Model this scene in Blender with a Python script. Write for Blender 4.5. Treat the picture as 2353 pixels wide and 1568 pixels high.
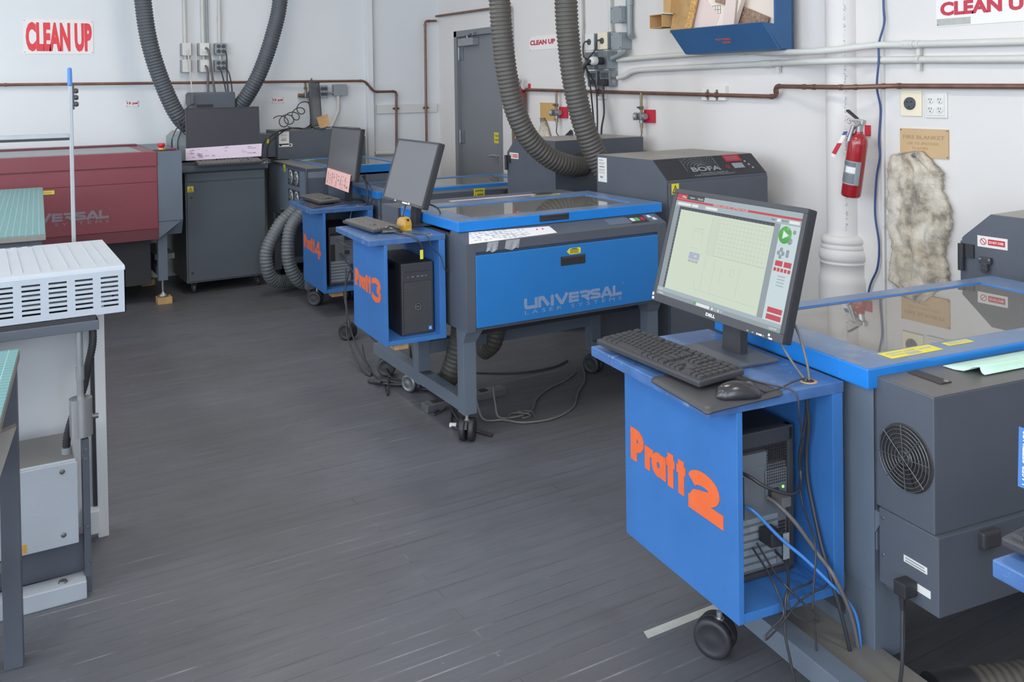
import bpy, bmesh, math, random
from mathutils import Vector, Matrix, Euler
for _o in list(bpy.data.objects): bpy.data.objects.remove(_o, do_unlink=True)
S = bpy.context.scene
COL = S.collection
PI = math.pi
rad = math.radians
# ------------------------------------------------------------------ camera
XR, YB, XL, YF, ZC = 3.93, 8.094, -3.4, -3.2, 3.5      # room: right, back, left, front walls, ceiling
_th, _pi, _ro = rad(30.447767), rad(1.0322379), rad(-0.87295575)
_fw = Vector((math.sin(_th)*math.cos(_pi), math.cos(_th)*math.cos(_pi), -math.sin(_pi)))
_rt = Vector((math.cos(_th), -math.sin(_th), 0)); _up = _rt.cross(_fw)
_r2 = _rt*math.cos(_ro) + _up*math.sin(_ro); _u2 = -_rt*math.sin(_ro) + _up*math.cos(_ro)
cam_d = bpy.data.cameras.new('camera'); cam = bpy.data.objects.new('camera', cam_d); COL.objects.link(cam)
cam.matrix_world = Matrix(((_r2.x,_u2.x,-_fw.x,0),(_r2.y,_u2.y,-_fw.y,0),(_r2.z,_u2.z,-_fw.z,1.55),(0,0,0,1)))
cam_d.sensor_width = 36; cam_d.lens = 36*2100/2353; cam_d.shift_y = -(784-237.62)/2353
cam_d.clip_start = 0.05; cam_d.clip_end = 60
S.camera = cam
# ------------------------------------------------------------------ world, lights, exposure
W = bpy.data.worlds.new('daylight'); S.world = W; W.use_nodes = True
_bg = W.node_tree.nodes['Background']; _bg.inputs[0].default_value = (0.62,0.78,1.0,1); _bg.inputs[1].default_value = 1.0
S.view_settings.view_transform = 'Standard'; S.view_settings.look = 'None'
S.view_settings.gamma = 1; S.view_settings.use_curve_mapping = False
S.view_settings.exposure = -0.36
def area(name, loc, rot, sx, sy, power, col):
    l = bpy.data.lights.new(name, 'AREA'); l.shape = 'RECTANGLE'; l.size = sx; l.size_y = sy
    l.energy = power; l.color = col
    o = bpy.data.objects.new(name, l); o.location = loc; o.rotation_euler = rot; COL.objects.link(o)
    return o
DAY = (0.80,0.90,1.0)
WIN_L = [(-1.9,), (0.5,), (2.9,), (5.3,)]               # window centres along the left wall
for (yc,) in WIN_L: area('window_daylight', (XL+0.03, yc, 2.05), (0,-PI/2,0), 2.3, 1.9, (92,84,80,70)[int((yc+1.9)/2.4+.1)], DAY)
WIN_F = [-2.2, 0.2]                                # window centres along the front wall
for xc in WIN_F: area('window_daylight', (xc, YF+0.03, 2.05), (PI/2,0,0), 1.8, 2.3, 62, DAY)
LAMPS = [(-1.4,-0.6),(-1.4,2.6),(-1.4,5.8),(1.6,-0.6),(1.6,2.6),(1.6,5.8)]
for x, y in LAMPS: area('ceiling_lamp_light', (x, y, ZC-0.13), (0,0,0), 0.3, 1.3, 27, (1.0,0.92,0.82))
# ------------------------------------------------------------------ materials
def s2l(c): c = c/255.0; return c/12.92 if c <= 0.04045 else ((c+0.055)/1.055)**2.4
def rgb(*c): return (s2l(c[0]), s2l(c[1]), s2l(c[2]), 1)
def mat(name, col, rough=0.5, metal=0.0, var=0.06, vscale=3.0, bump=0.0, bscale=60.0, spec=0.5, emit=None, estr=0.0, dust=None, coat=0.0):
    m = bpy.data.materials.new(name); m.use_nodes = True; nt = m.node_tree; N = nt.nodes; L = nt.links
    b = N['Principled BSDF']; c = rgb(*col)
    b.inputs['Roughness'].default_value = rough; b.inputs['Metallic'].default_value = metal
    b.inputs['Specular IOR Level'].default_value = spec; b.inputs['Coat Weight'].default_value = coat
    b.inputs['Base Color'].default_value = c
    tc = N.new('ShaderNodeTexCoord')
    if var > 0:
        n = N.new('ShaderNodeTexNoise'); n.inputs['Scale'].default_value = vscale; n.inputs['Detail'].default_value = 5
        L.new(tc.outputs['Object'], n.inputs['Vector'])
        r = N.new('ShaderNodeValToRGB')
        r.color_ramp.elements[0].position = 0.3; r.color_ramp.elements[1].position = 0.7
        r.color_ramp.elements[0].color = tuple(x*(1-var) for x in c[:3])+(1,)
        r.color_ramp.elements[1].color = tuple(min(1,x*(1+var)) for x in c[:3])+(1,)
        L.new(n.outputs['Fac'], r.inputs['Fac']); out = r.outputs['Color']
        if dust:                                        # pale specks and scuffs of wear
            n2 = N.new('ShaderNodeTexNoise'); n2.inputs['Scale'].default_value = dust[1]; n2.inputs['Detail'].default_value = 6; n2.inputs['Roughness'].default_value = 0.7
            L.new(tc.outputs['Object'], n2.inputs['Vector'])
            r2 = N.new('ShaderNodeValToRGB'); r2.color_ramp.elements[0].position = dust[2]; r2.color_ramp.elements[1].position = dust[2]+0.06
            r2.color_ramp.elements[0].color = (0,0,0,1); r2.color_ramp.elements[1].color = (dust[3],)*3+(1,)
            L.new(n2.outputs['Fac'], r2.inputs['Fac'])
            mx = N.new('ShaderNodeMix'); mx.data_type = 'RGBA'
            L.new(r2.outputs['Color'], mx.inputs[0]); L.new(out, mx.inputs[6]); mx.inputs[7].default_value = rgb(*dust[0])
            out = mx.outputs[2]
        L.new(out, b.inputs['Base Color'])
    if bump > 0:
        nb = N.new('ShaderNodeTexNoise'); nb.inputs['Scale'].default_value = bscale; nb.inputs['Detail'].default_value = 4
        L.new(tc.outputs['Object'], nb.inputs['Vector'])
        bp = N.new('ShaderNodeBump'); bp.inputs['Strength'].default_value = bump; bp.inputs['Distance'].default_value = 0.01
        L.new(nb.outputs['Fac'], bp.inputs['Height']); L.new(bp.outputs['Normal'], b.inputs['Normal'])
    if emit:
        b.inputs['Emission Color'].default_value = rgb(*emit); b.inputs['Emission Strength'].default_value = estr
    return m
M = {}
M['wall'] = mat('painted_wall', (219,215,212), 0.6, var=0.025, vscale=1.2, bump=0.12, bscale=9)
M['wall_back'] = mat('painted_back_wall', (222,224,226), 0.55, var=0.03, vscale=1.0, bump=0.12, bscale=7)
M['ceiling'] = mat('ceiling_paint', (232,231,226), 0.8, var=0.02)
M['trim'] = mat('trim_paint', (214,213,210), 0.5, var=0.02)
M['grey'] = mat('grey_powder_coat', (99,108,120), 0.42, var=0.04, vscale=6, bump=0.03, bscale=400, dust=((150,150,148),5,0.70,0.35))
M['greydark'] = mat('charcoal_powder_coat', (84,89,98), 0.45, var=0.05, vscale=5, bump=0.03, bscale=400, dust=((140,138,134),4,0.68,0.3))
M['cabinet'] = mat('cabinet_grey_enamel', (86,93,99), 0.4, var=0.04, vscale=3)
M['ductop'] = mat('dusty_grey_top', (122,118,113), 0.36, spec=0.7, var=0.08, vscale=5)
M['black'] = mat('black_plastic', (62,62,66), 0.45, var=0.05, vscale=10, bump=0.03, bscale=500)
M['blackdeep'] = mat('dark_plastic', (46,46,50), 0.5, var=0.05)
M['bluelid'] = mat('bright_blue_enamel', (30,124,206), 0.32, var=0.03, vscale=4, coat=0.3)
M['bluelidtop'] = mat('dusty_glare_blue_lid_top', (98,122,158), 0.28, var=0.12, vscale=5, spec=0.6, dust=((150,150,152),9,0.55,0.45))  # dust, plus the glare on the lid top painted in as grey
M['bluedoor'] = mat('blue_door_enamel', (42,116,184), 0.4, var=0.03, vscale=4)
M['bluecart'] = mat('blue_cart_paint', (58,112,176), 0.40, var=0.09, vscale=3.5, bump=0.04, bscale=90, dust=((170,190,215),16,0.735,0.6))
M['bluetop'] = mat('worn_glare_blue_top_paint', (72,106,156), 0.27, var=0.18, vscale=14, bump=0.05, bscale=60, dust=((150,164,186),26,0.60,0.5), spec=0.6)  # worn paint, greyed as well to stand for glare on the top
M['orange'] = mat('orange_stencil_paint', (226,104,56), 0.5, var=0.06, vscale=20)
M['logogrey'] = mat('silver_logo_print', (128,146,178), 0.5, var=0.02)
M['logored'] = mat('grey_logo_print', (128,118,128), 0.5, var=0.02)
M['white'] = mat('white_plastic', (222,221,216), 0.4, var=0.02)
M['oven'] = mat('white_enamel', (176,182,190), 0.4, var=0.03, vscale=6, bump=0.05, bscale=120)
M['ovenside'] = mat('pale_grey_enamel', (206,208,210), 0.45, var=0.04)
M['chrome'] = mat('chrome', (190,190,190), 0.32, metal=0.75, var=0.05)
M['steel'] = mat('galvanised_steel', (150,153,156), 0.42, metal=0.85, var=0.1, vscale=20)
M['galv'] = mat('painted_conduit', (206,205,200), 0.5, var=0.04)
M['boxgrey'] = mat('grey_junction_box', (150,158,162), 0.45, metal=0.2, var=0.04)
M['copper'] = mat('tarnished_copper', (124,92,80), 0.4, metal=0.45, var=0.18, vscale=14)
M['brass'] = mat('brass', (142,122,94), 0.4, metal=0.5, var=0.1)
M['dustsheentop'] = mat('dusty_top_with_sheen', (146,141,134), 0.4, var=0.1, vscale=6, spec=0.6)  # dust colour raised to paint in the sheen at grazing angles
M['dulltop'] = mat('dull_grey_top', (92,90,89), 0.42, var=0.06, vscale=6)
M['hosegrey'] = mat('slate_ribbed_hose', (76,80,86), 0.5, var=0.08, vscale=12)
M['red'] = mat('red_laser_enamel', (128,62,70), 0.4, var=0.05, vscale=3)
M['redlow'] = mat('maroon_panel', (104,50,60), 0.5, var=0.05)
M['fire'] = mat('fire_red_gloss', (156,32,40), 0.22, var=0.04, coat=0.6)
M['redsign'] = mat('sign_red_ink', (226,62,72), 0.5, var=0.03)
M['redsign2'] = mat('sign_crimson_ink', (190,52,70), 0.5, var=0.03)
M['redplate'] = mat('red_mount_plate', (190,36,58), 0.5, var=0.04)
M['sign'] = mat('white_sign_board', (232,228,226), 0.4, var=0.01)
M['yellow'] = mat('yellow_warning_label', (226,212,62), 0.45, var=0.05, vscale=30)
M['ink'] = mat('dark_print', (50,48,48), 0.6, var=0.0)
M['inkred'] = mat('red_print', (196,40,50), 0.6, var=0.0)
M['paper'] = mat('white_paper', (226,224,226), 0.7, var=0.02)
M['paperink'] = mat('grey_print_lines', (140,136,144), 0.7, var=0.0)
M['pinkpaper'] = mat('pink_lavender_paper', (226,206,222), 0.7, var=0.03)
M['pinknote'] = mat('pink_note_paper', (236,186,178), 0.7, var=0.03)
M['mint'] = mat('mint_green_paper', (198,232,214), 0.7, var=0.02)
M['bluepaper'] = mat('blue_paper', (72,118,180), 0.7, var=0.03)
M['mat'] = None
M['wood'] = mat('raw_plywood', (188,150,100), 0.6, var=0.15, vscale=14)
M['pale_wood'] = mat('weathered_grey_wood', (132,128,122), 0.6, var=0.12, vscale=9)
M['card'] = mat('brown_cardboard', (204,164,112), 0.7, var=0.06)
M['cardpale'] = mat('pale_foam_board', (236,222,208), 0.7, var=0.03)
M['cardpink'] = mat('blush_board', (226,206,198), 0.7, var=0.03)
M['osb'] = mat('speckled_particle_board', (150,122,104), 0.7, var=0.45, vscale=60)
M['osbtan'] = mat('speckled_tan_board', (206,160,96), 0.7, var=0.35, vscale=70)
M['tansign'] = mat('tan_engraved_board', (196,166,126), 0.55, var=0.05)
M['taninkeng'] = mat('engraved_tan_letters', (168,138,100), 0.6, var=0.02)
M['tanb'] = mat('orange_tan_board', (196,158,100), 0.55, var=0.05)
M['screw'] = mat('screw_head', (120,120,118), 0.4, metal=0.7, var=0.0)
M['hose'] = mat('grey_black_ribbed_hose', (86,82,78), 0.5, var=0.08, vscale=12)
M['duct'] = mat('grey_ribbed_duct', (100,105,108), 0.5, var=0.1, vscale=12)
M['cable'] = mat('black_cable', (56,56,60), 0.45, var=0.0)
M['cablegrey'] = mat('grey_cable', (104,100,100), 0.45, var=0.0)
M['cableblue'] = mat('blue_cable', (70,132,206), 0.4, var=0.0)
M['cablenavy'] = mat('navy_cable', (58,78,128), 0.45, var=0.0)
M['screenoff'] = mat('dark_screen_with_reflection', (102,103,106), 0.28, var=0.02, spec=0.5)  # base greyed: the window's reflection is put into the colour
M['screenoff2'] = mat('dark_matte_screen', (62,62,68), 0.4, var=0.02, spec=0.4)
M['key'] = mat('black_keycap', (52,52,55), 0.5, var=0.0)
M['keydust'] = mat('dusty_keycap', (104,101,98), 0.5, var=0.1, vscale=60)
M['mesh'] = mat('steel_mesh_grey', (118,122,126), 0.45, metal=0.3, var=0.1, vscale=90)
M['tower'] = mat('tower_silver', (122,126,130), 0.4, metal=0.3, var=0.05)
M['tapeyellow'] = mat('yellow_tape_measure', (206,158,50), 0.45, var=0.12, vscale=30)
M['masking'] = mat('pale_masking_tape', (176,178,172), 0.7, var=0.08, vscale=30)
M['handleblue'] = mat('blue_grip', (74,124,190), 0.45, var=0.04)
M['alu'] = mat('brushed_aluminium', (160,163,165), 0.4, metal=0.5, var=0.05, vscale=20)
M['doorgrey'] = mat('grey_door_paint', (124,126,131), 0.42, var=0.03)
M['pvc'] = mat('cream_wall_plate', (234,222,196), 0.4, var=0.03)
M['holder'] = mat('blue_bin_paint', (54,98,144), 0.5, var=0.06)
M['holderdark'] = mat('navy_bin_paint', (48,72,102), 0.5, var=0.06)
M['outlet'] = mat('dark_outlet', (72,78,84), 0.45, var=0.0)
M['green_led'] = mat('green_led', (120,255,90), 0.4, var=0, emit=(120,255,90), estr=3)
M['clear'] = mat('clear_tape', (200,202,206), 0.12, var=0.1, vscale=30); M['clear'].node_tree.nodes['Principled BSDF'].inputs['Alpha'].default_value = 0.38
M['mouse'] = mat('glossy_black_plastic', (48,48,50), 0.2, var=0.0)
def screen_mat(name, col, st):
    m = mat(name, (24,24,26), 0.35, var=0.0, emit=col, estr=1.12, spec=0.3); return m
M['scr_bg'] = screen_mat('screen_page', (214,226,206), 0.42)
M['scr_gray'] = screen_mat('screen_grey', (150,162,168), 0.34)
M['scr_panel'] = screen_mat('screen_side_panel', (206,222,226), 0.5)
M['scr_mid'] = screen_mat('screen_toolbar', (170,186,192), 0.4)
M['scr_dark'] = screen_mat('screen_dark', (70,76,84), 0.2)
M['scr_red'] = screen_mat('screen_red', (200,70,80), 0.4)
M['scr_green'] = screen_mat('screen_green', (90,178,90), 0.4)
M['scr_white'] = screen_mat('screen_white', (236,242,238), 0.6)
M['scr_line'] = screen_mat('screen_line', (176,190,180), 0.4)
M['scr_lav'] = screen_mat('screen_lavender', (176,186,206), 0.4)
M['lamp'] = mat('lamp_diffuser', (250,246,238), 0.5, var=0, emit=(255,246,232), estr=4.0)
M['sky'] = mat('bright_window_glazing', (235,240,245), 0.5, var=0, emit=(214,230,255), estr=2.2)
def glass_lid():
    m = bpy.data.materials.new('lid_glass'); m.use_nodes = True; nt = m.node_tree; N = nt.nodes; L = nt.links
    N.remove(N['Principled BSDF']); out = N['Material Output']
    tr = N.new('ShaderNodeBsdfTransparent'); tr.inputs[0].default_value = (0.70,0.68,0.64,1)
    gl = N.new('ShaderNodeBsdfGlossy'); gl.inputs['Roughness'].default_value = 0.02; gl.inputs[0].default_value = (0.97,0.96,0.93,1)
    df = N.new('ShaderNodeBsdfDiffuse'); df.inputs[0].default_value = rgb(158,153,146)
    fr = N.new('ShaderNodeFresnel'); fr.inputs['IOR'].default_value = 2.5
    m0 = N.new('ShaderNodeMixShader'); m0.inputs[0].default_value = 0.5
    L.new(tr.outputs[0], m0.inputs[1]); L.new(df.outputs[0], m0.inputs[2])
    m1 = N.new('ShaderNodeMixShader'); L.new(fr.outputs[0], m1.inputs[0]); L.new(m0.outputs[0], m1.inputs[1]); L.new(gl.outputs[0], m1.inputs[2])
    L.new(m1.outputs[0], out.inputs[0]); return m
M['glass'] = glass_lid()
def floor_mat():
    m = bpy.data.materials.new('painted_plank_floor'); m.use_nodes = True; nt = m.node_tree; N = nt.nodes; L = nt.links
    b = N['Principled BSDF']; tc = N.new('ShaderNodeTexCoord')
    def mapping(scale):
        mp = N.new('ShaderNodeMapping'); mp.inputs['Scale'].default_value = scale; L.new(tc.outputs['Object'], mp.inputs['Vector']); return mp.outputs[0]
    def noise(vec, sc, det=5, ro=0.6):
        n = N.new('ShaderNodeTexNoise'); n.inputs['Scale'].default_value = sc; n.inputs['Detail'].default_value = det; n.inputs['Roughness'].default_value = ro
        L.new(vec, n.inputs['Vector']); return n.outputs['Fac']
    def ramp(f, a, c, col0, col1):
        r = N.new('ShaderNodeValToRGB'); r.color_ramp.elements[0].position = a; r.color_ramp.elements[1].position = c
        r.color_ramp.elements[0].color = col0; r.color_ramp.elements[1].color = col1; L.new(f, r.inputs['Fac']); return r.outputs['Color']
    def mix(fac, a, c, mode='MIX'):
        x = N.new('ShaderNodeMix'); x.data_type = 'RGBA'; x.blend_type = mode
        if isinstance(fac, float): x.inputs[0].default_value = fac
        else: L.new(fac, x.inputs[0])
        for v, i in ((a,6),(c,7)):
            if isinstance(v, tuple): x.inputs[i].default_value = v
            else: L.new(v, x.inputs[i])
        return x.outputs[2]
    br = N.new('ShaderNodeTexBrick'); br.offset = 0.37; br.inputs['Scale'].default_value = 1.0
    br.inputs['Brick Width'].default_value = 1.9; br.inputs['Row Height'].default_value = 0.062
    br.inputs['Mortar Size'].default_value = 0.0016; br.inputs['Mortar Smooth'].default_value = 0.2; br.inputs['Bias'].default_value = 0.0
    br.inputs['Color1'].default_value = rgb(94,96,103); br.inputs['Color2'].default_value = rgb(88,90,97); br.inputs['Mortar'].default_value = rgb(62,62,66)
    L.new(mapping((1,1,1)), br.inputs['Vector'])
    big = ramp(noise(mapping((1,1,1)), 0.9, 3), 0.35, 0.7, rgb(84,82,82), rgb(104,107,115))
    c = mix(0.55, br.outputs['Color'], big)
    grain = ramp(noise(mapping((2.2,60,1)), 1.0, 6), 0.35, 0.7, (0.94,0.94,0.94,1), (1.05,1.05,1.06,1))
    c = mix(1.0, c, grain, 'MULTIPLY')
    # worn paint along plank edges and long scratches
    # paint rubbed pale along some plank edges
    ed = N.new('ShaderNodeTexBrick'); ed.offset = 0.37; ed.inputs['Scale'].default_value = 1.0; ed.inputs['Brick Width'].default_value = 1.9; ed.inputs['Row Height'].default_value = 0.062
    ed.inputs['Mortar Size'].default_value = 0.0036; ed.inputs['Mortar Smooth'].default_value = 0.6
    ed.inputs['Color1'].default_value = (0,0,0,1); ed.inputs['Color2'].default_value = (0,0,0,1); ed.inputs['Mortar'].default_value = (1,1,1,1)
    L.new(mapping((1,1,1)), ed.inputs['Vector'])
    wr = ramp(noise(mapping((1.1,3.0,1)), 2.2, 7, 0.7), 0.46, 0.62, (0,0,0,1), (0.9,0.9,0.9,1))
    reg = ramp(noise(mapping((1,1,1)), 0.55, 2), 0.38, 0.58, (0.2,0.2,0.2,1), (1,1,1,1))   # trodden areas
    wr = mix(1.0, wr, reg, 'MULTIPLY')
    c = mix(mix(1.0, ed.outputs['Color'], wr, 'MULTIPLY'), c, rgb(150,150,153))
    gap = ramp(br.outputs['Fac'], 0.3, 0.8, (0,0,0,1), (0.85,0.85,0.85,1))
    gap = mix(1.0, gap, ramp(noise(mapping((1.3,2.4,1)), 2.6, 6, 0.65), 0.42, 0.60, (0.12,0.12,0.12,1), (1,1,1,1)), 'MULTIPLY')
    c = mix(gap, c, rgb(66,66,70))
    sc = mix(1.0, ramp(noise(mapping((3.0,30,1)), 1.3, 8, 0.75), 0.665, 0.70, (0,0,0,1), (0.5,0.5,0.5,1)), reg, 'MULTIPLY')
    c = mix(sc, c, rgb(146,146,150))
    sc2 = N.new('ShaderNodeMapping'); sc2.inputs['Rotation'].default_value = (0,0,0.9); sc2.inputs['Scale'].default_value = (2.0,40,1); L.new(tc.outputs['Object'], sc2.inputs['Vector'])
    c = mix(ramp(noise(sc2.outputs[0], 1.1, 7, 0.7), 0.70, 0.73, (0,0,0,1), (0.35,0.35,0.35,1)), c, rgb(150,150,154))
    sp = ramp(noise(mapping((1,1.6,1)), 26, 4, 0.6), 0.725, 0.76, (0,0,0,1), (0.5,0.5,0.5,1))
    c = mix(sp, c, rgb(166,164,162))
    dk = ramp(noise(mapping((1,1,1)), 2.1, 2), 0.66, 0.8, (0,0,0,1), (0.4,0.4,0.4,1))
    c = mix(dk, c, rgb(66,60,56))
    L.new(c, b.inputs['Base Color']); b.inputs['Roughness'].default_value = 0.46
    rr = ramp(noise(mapping((1,8,1)), 3, 4), 0.3, 0.7, (0.38,)*3+(1,), (0.6,)*3+(1,)); L.new(rr, b.inputs['Roughness'])
    bp = N.new('ShaderNodeBump'); bp.inputs['Strength'].default_value = 0.12; bp.inputs['Distance'].default_value = 0.004
    L.new(br.outputs['Fac'], bp.inputs['Height']); bp.invert = True; L.new(bp.outputs['Normal'], b.inputs['Normal'])
    return m
M['floor'] = floor_mat()
def grid_mat():
    m = bpy.data.materials.new('green_cutting_mat'); m.use_nodes = True; nt = m.node_tree; N = nt.nodes; L = nt.links
    b = N['Principled BSDF']; tc = N.new('ShaderNodeTexCoord')
    br = N.new('ShaderNodeTexBrick'); br.offset = 0; br.inputs['Scale'].default_value = 1; br.inputs['Brick Width'].default_value = 0.0254; br.inputs['Row Height'].default_value = 0.0254
    br.inputs['Mortar Size'].default_value = 0.0011; br.inputs['Color1'].default_value = rgb(78,128,130); br.inputs['Color2'].default_value = rgb(84,132,134); br.inputs['Mortar'].default_value = rgb(170,205,200)
    L.new(tc.outputs['Object'], br.inputs['Vector'])
    n = N.new('ShaderNodeTexNoise'); n.inputs['Scale'].default_value = 6; n.inputs['Detail'].default_value = 6; L.new(tc.outputs['Object'], n.inputs['Vector'])
    mx = N.new('ShaderNodeMix'); mx.data_type = 'RGBA'; mx.blend_type = 'MULTIPLY'; mx.inputs[0].default_value = 0.5
    L.new(br.outputs['Color'], mx.inputs[6]); L.new(n.outputs['Color'], mx.inputs[7]); L.new(mx.outputs[2], b.inputs['Base Color'])
    mx2 = N.new('ShaderNodeMix'); mx2.data_type = 'RGBA'; L.new(n.outputs['Fac'], mx2.inputs[0]); L.new(br.outputs['Color'], mx2.inputs[6]); mx2.inputs[7].default_value = rgb(104,146,148); L.new(mx2.outputs[2], b.inputs['Base Color'])
    b.inputs['Roughness'].default_value = 0.5; return m
M['mat'] = grid_mat()
def blanket_mat(name, light):
    m = bpy.data.materials.new(name); m.use_nodes = True; nt = m.node_tree; N = nt.nodes; L = nt.links
    b = N['Principled BSDF']; tc = N.new('ShaderNodeTexCoord')
    def nz(s, d):
        n = N.new('ShaderNodeTexNoise'); n.inputs['Scale'].default_value = s; n.inputs['Detail'].default_value = d; n.inputs['Roughness'].default_value = 0.65
        L.new(tc.outputs['Object'], n.inputs['Vector']); return n.outputs['Fac']
    r = N.new('ShaderNodeValToRGB'); e = r.color_ramp.elements
    e[0].position = 0.36; e[0].color = rgb(136,128,118); e[1].position = 0.60; e[1].color = rgb(*light)
    x = e.new(0.47); x.color = rgb(190,178,160)
    L.new(nz(8,9), r.inputs['Fac'])
    r2 = N.new('ShaderNodeValToRGB'); r2.color_ramp.elements[0].position = 0.6; r2.color_ramp.elements[1].position = 0.72
    r2.color_ramp.elements[0].color = (0,0,0,1); r2.color_ramp.elements[1].color = (0.5,)*3+(1,)
    L.new(nz(22,7), r2.inputs['Fac'])
    mx = N.new('ShaderNodeMix'); mx.data_type = 'RGBA'; L.new(r2.outputs[0], mx.inputs[0]); L.new(r.outputs[0], mx.inputs[6]); mx.inputs[7].default_value = rgb(126,108,88)
    L.new(mx.outputs[2], b.inputs['Base Color']); b.inputs['Roughness'].default_value = 0.9
    bp = N.new('ShaderNodeBump'); bp.inputs['Strength'].default_value = 0.5; bp.inputs['Distance'].default_value = 0.006
    L.new(nz(90,3), bp.inputs['Height']); L.new(bp.outputs[0], b.inputs['Normal'])
    return m
M['blanket'] = blanket_mat('stained_canvas', (214,207,194))
# ------------------------------------------------------------------ mesh building helpers
class MB:
    def __init__(s): s.v = []; s.f = []; s.m = []; s.sm = []
    def add(s, vs, fs, mi=0, smooth=False):
        o = len(s.v); s.v += [tuple(v) for v in vs]
        for f in fs: s.f.append([o+i for i in f]); s.m.append(mi); s.sm.append(smooth)
        return s
    def box(s, x0,x1,y0,y1,z0,z1, b=0.0, mi=0):
        if x0>x1: x0,x1 = x1,x0
        if y0>y1: y0,y1 = y1,y0
        if z0>z1: z0,z1 = z1,z0
        b = min(b, (x1-x0)*.45, (y1-y0)*.45, (z1-z0)*.45)
        if b <= 0:
            v = [(x0,y0,z0),(x1,y0,z0),(x1,y1,z0),(x0,y1,z0),(x0,y0,z1),(x1,y0,z1),(x1,y1,z1),(x0,y1,z1)]
            return s.add(v, [(3,2,1,0),(4,5,6,7),(0,1,5,4),(1,2,6,5),(2,3,7,6),(3,0,4,7)], mi)
        bm = bmesh.new(); r = bmesh.ops.create_cube(bm, size=1)
        for v in bm.verts: v.co = Vector(((x0+x1)/2+v.co.x*(x1-x0), (y0+y1)/2+v.co.y*(y1-y0), (z0+z1)/2+v.co.z*(z1-z0)))
        bmesh.ops.bevel(bm, geom=bm.edges[:], offset=b, segments=2, affect='EDGES', profile=0.6)
        s.bm(bm, mi); return s
    def bm(s, bm, mi=0, smooth=False):
        bm.verts.index_update(); o = len(s.v); s.v += [tuple(v.co) for v in bm.verts]
        for f in bm.faces: s.f.append([o+v.index for v in f.verts]); s.m.append(mi); s.sm.append(smooth)
        bm.free()
    def prism(s, prof, axis, a, b, mi=0):
        # prof: 2D outline; axis x -> (y,z), y -> (x,z), z -> (x,y)
        def P(p, t): return {'x':(t,p[0],p[1]), 'y':(p[0],t,p[1]), 'z':(p[0],p[1],t)}[axis]
        n = len(prof); v = [P(p,a) for p in prof]+[P(p,b) for p in prof]
        f = [tuple(range(n))[::-1], tuple(range(n,2*n))]+[(i,(i+1)%n,n+(i+1)%n,n+i) for i in range(n)]
        return s.add(v, f, mi)
    def hexa(s, v, mi=0):
        return s.add(v, [(3,2,1,0),(4,5,6,7),(0,1,5,4),(1,2,6,5),(2,3,7,6),(3,0,4,7)], mi)
    def tube(s, pts, r, n=8, mi=0, smooth=True, rf=None):
        pts = [Vector(p) for p in pts]; rings = []; N = None
        for i, p in enumerate(pts):
            t = (pts[min(i+1,len(pts)-1)]-pts[max(i-1,0)])
            t = t.normalized() if t.length > 1e-9 else Vector((0,0,1))
            if N is None: N = t.orthogonal().normalized()
            else:
                N = N - t*N.dot(t); N = N.normalized() if N.length > 1e-6 else t.orthogonal().normalized()
            B = t.cross(N); rr = r*(rf(i) if rf else 1)
            rings.append([p+(N*math.cos(2*PI*k/n)+B*math.sin(2*PI*k/n))*rr for k in range(n)])
        v = [q for R in rings for q in R]; f = []
        for i in range(len(pts)-1):
            for k in range(n): f.append((i*n+k, i*n+(k+1)%n, (i+1)*n+(k+1)%n, (i+1)*n+k))
        s.add(v, f, mi, smooth)
        s.add(rings[0], [tuple(range(n))[::-1]], mi); s.add(rings[-1], [tuple(range(n))], mi); return s
    def cyl(s, p0, p1, r, n=16, mi=0, r1=None):
        r1 = r if r1 is None else r1
        return s.tube([p0,p1], r, n, mi, True, (lambda i: 1 if i == 0 else r1/r))
    def lathe(s, prof, c, axis=(0,0,1), n=24, mi=0, smooth=True):
        A = Vector(axis).normalized(); N = A.orthogonal().normalized(); B = A.cross(N); c = Vector(c); v = []; f = []
        for r, h in prof: v += [c+A*h+(N*math.cos(2*PI*k/n)+B*math.sin(2*PI*k/n))*max(r,1e-5) for k in range(n)]
        for i in range(len(prof)-1):
            for k in range(n): f.append((i*n+k, i*n+(k+1)%n, (i+1)*n+(k+1)%n, (i+1)*n+k))
        s.add(v, f, mi, smooth)
        s.add(v[:n], [tuple(range(n))[::-1]], mi); s.add(v[-n:], [tuple(range(n))], mi); return s
    def xf(s, mtx, start=0):
        for i in range(start, len(s.v)): s.v[i] = tuple(mtx @ Vector(s.v[i]))
        return s
def link(o, parent=None):
    COL.objects.link(o)
    if parent is not None: o.parent = parent
    return o
def part(name, mb, mats, parent=None, label=None, stuff=False):
    me = bpy.data.meshes.new(name); me.from_pydata(mb.v, [], mb.f)
    if not isinstance(mats, (list,tuple)): mats = [mats]
    for m in mats: me.materials.append(M[m] if isinstance(m, str) else m)
    me.polygons.foreach_set('material_index', mb.m); me.polygons.foreach_set('use_smooth', mb.sm)
    bm = bmesh.new(); bm.from_mesh(me); bmesh.ops.recalc_face_normals(bm, faces=bm.faces[:]); bm.to_mesh(me); bm.free(); me.update()
    o = bpy.data.objects.new(name, me); link(o, parent)
    if label: o['label'] = label
    if stuff: o['kind'] = 'stuff'
    return o
def thing(name, label, cat, loc=(0,0,0), yaw=0.0, group=None):
    o = bpy.data.objects.new(name, None); o.empty_display_size = 0.05; link(o)
    o.location = loc; o.rotation_euler = (0,0,rad(yaw)); o['label'] = label; o['category'] = cat
    if group: o['group'] = group
    return o
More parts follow.
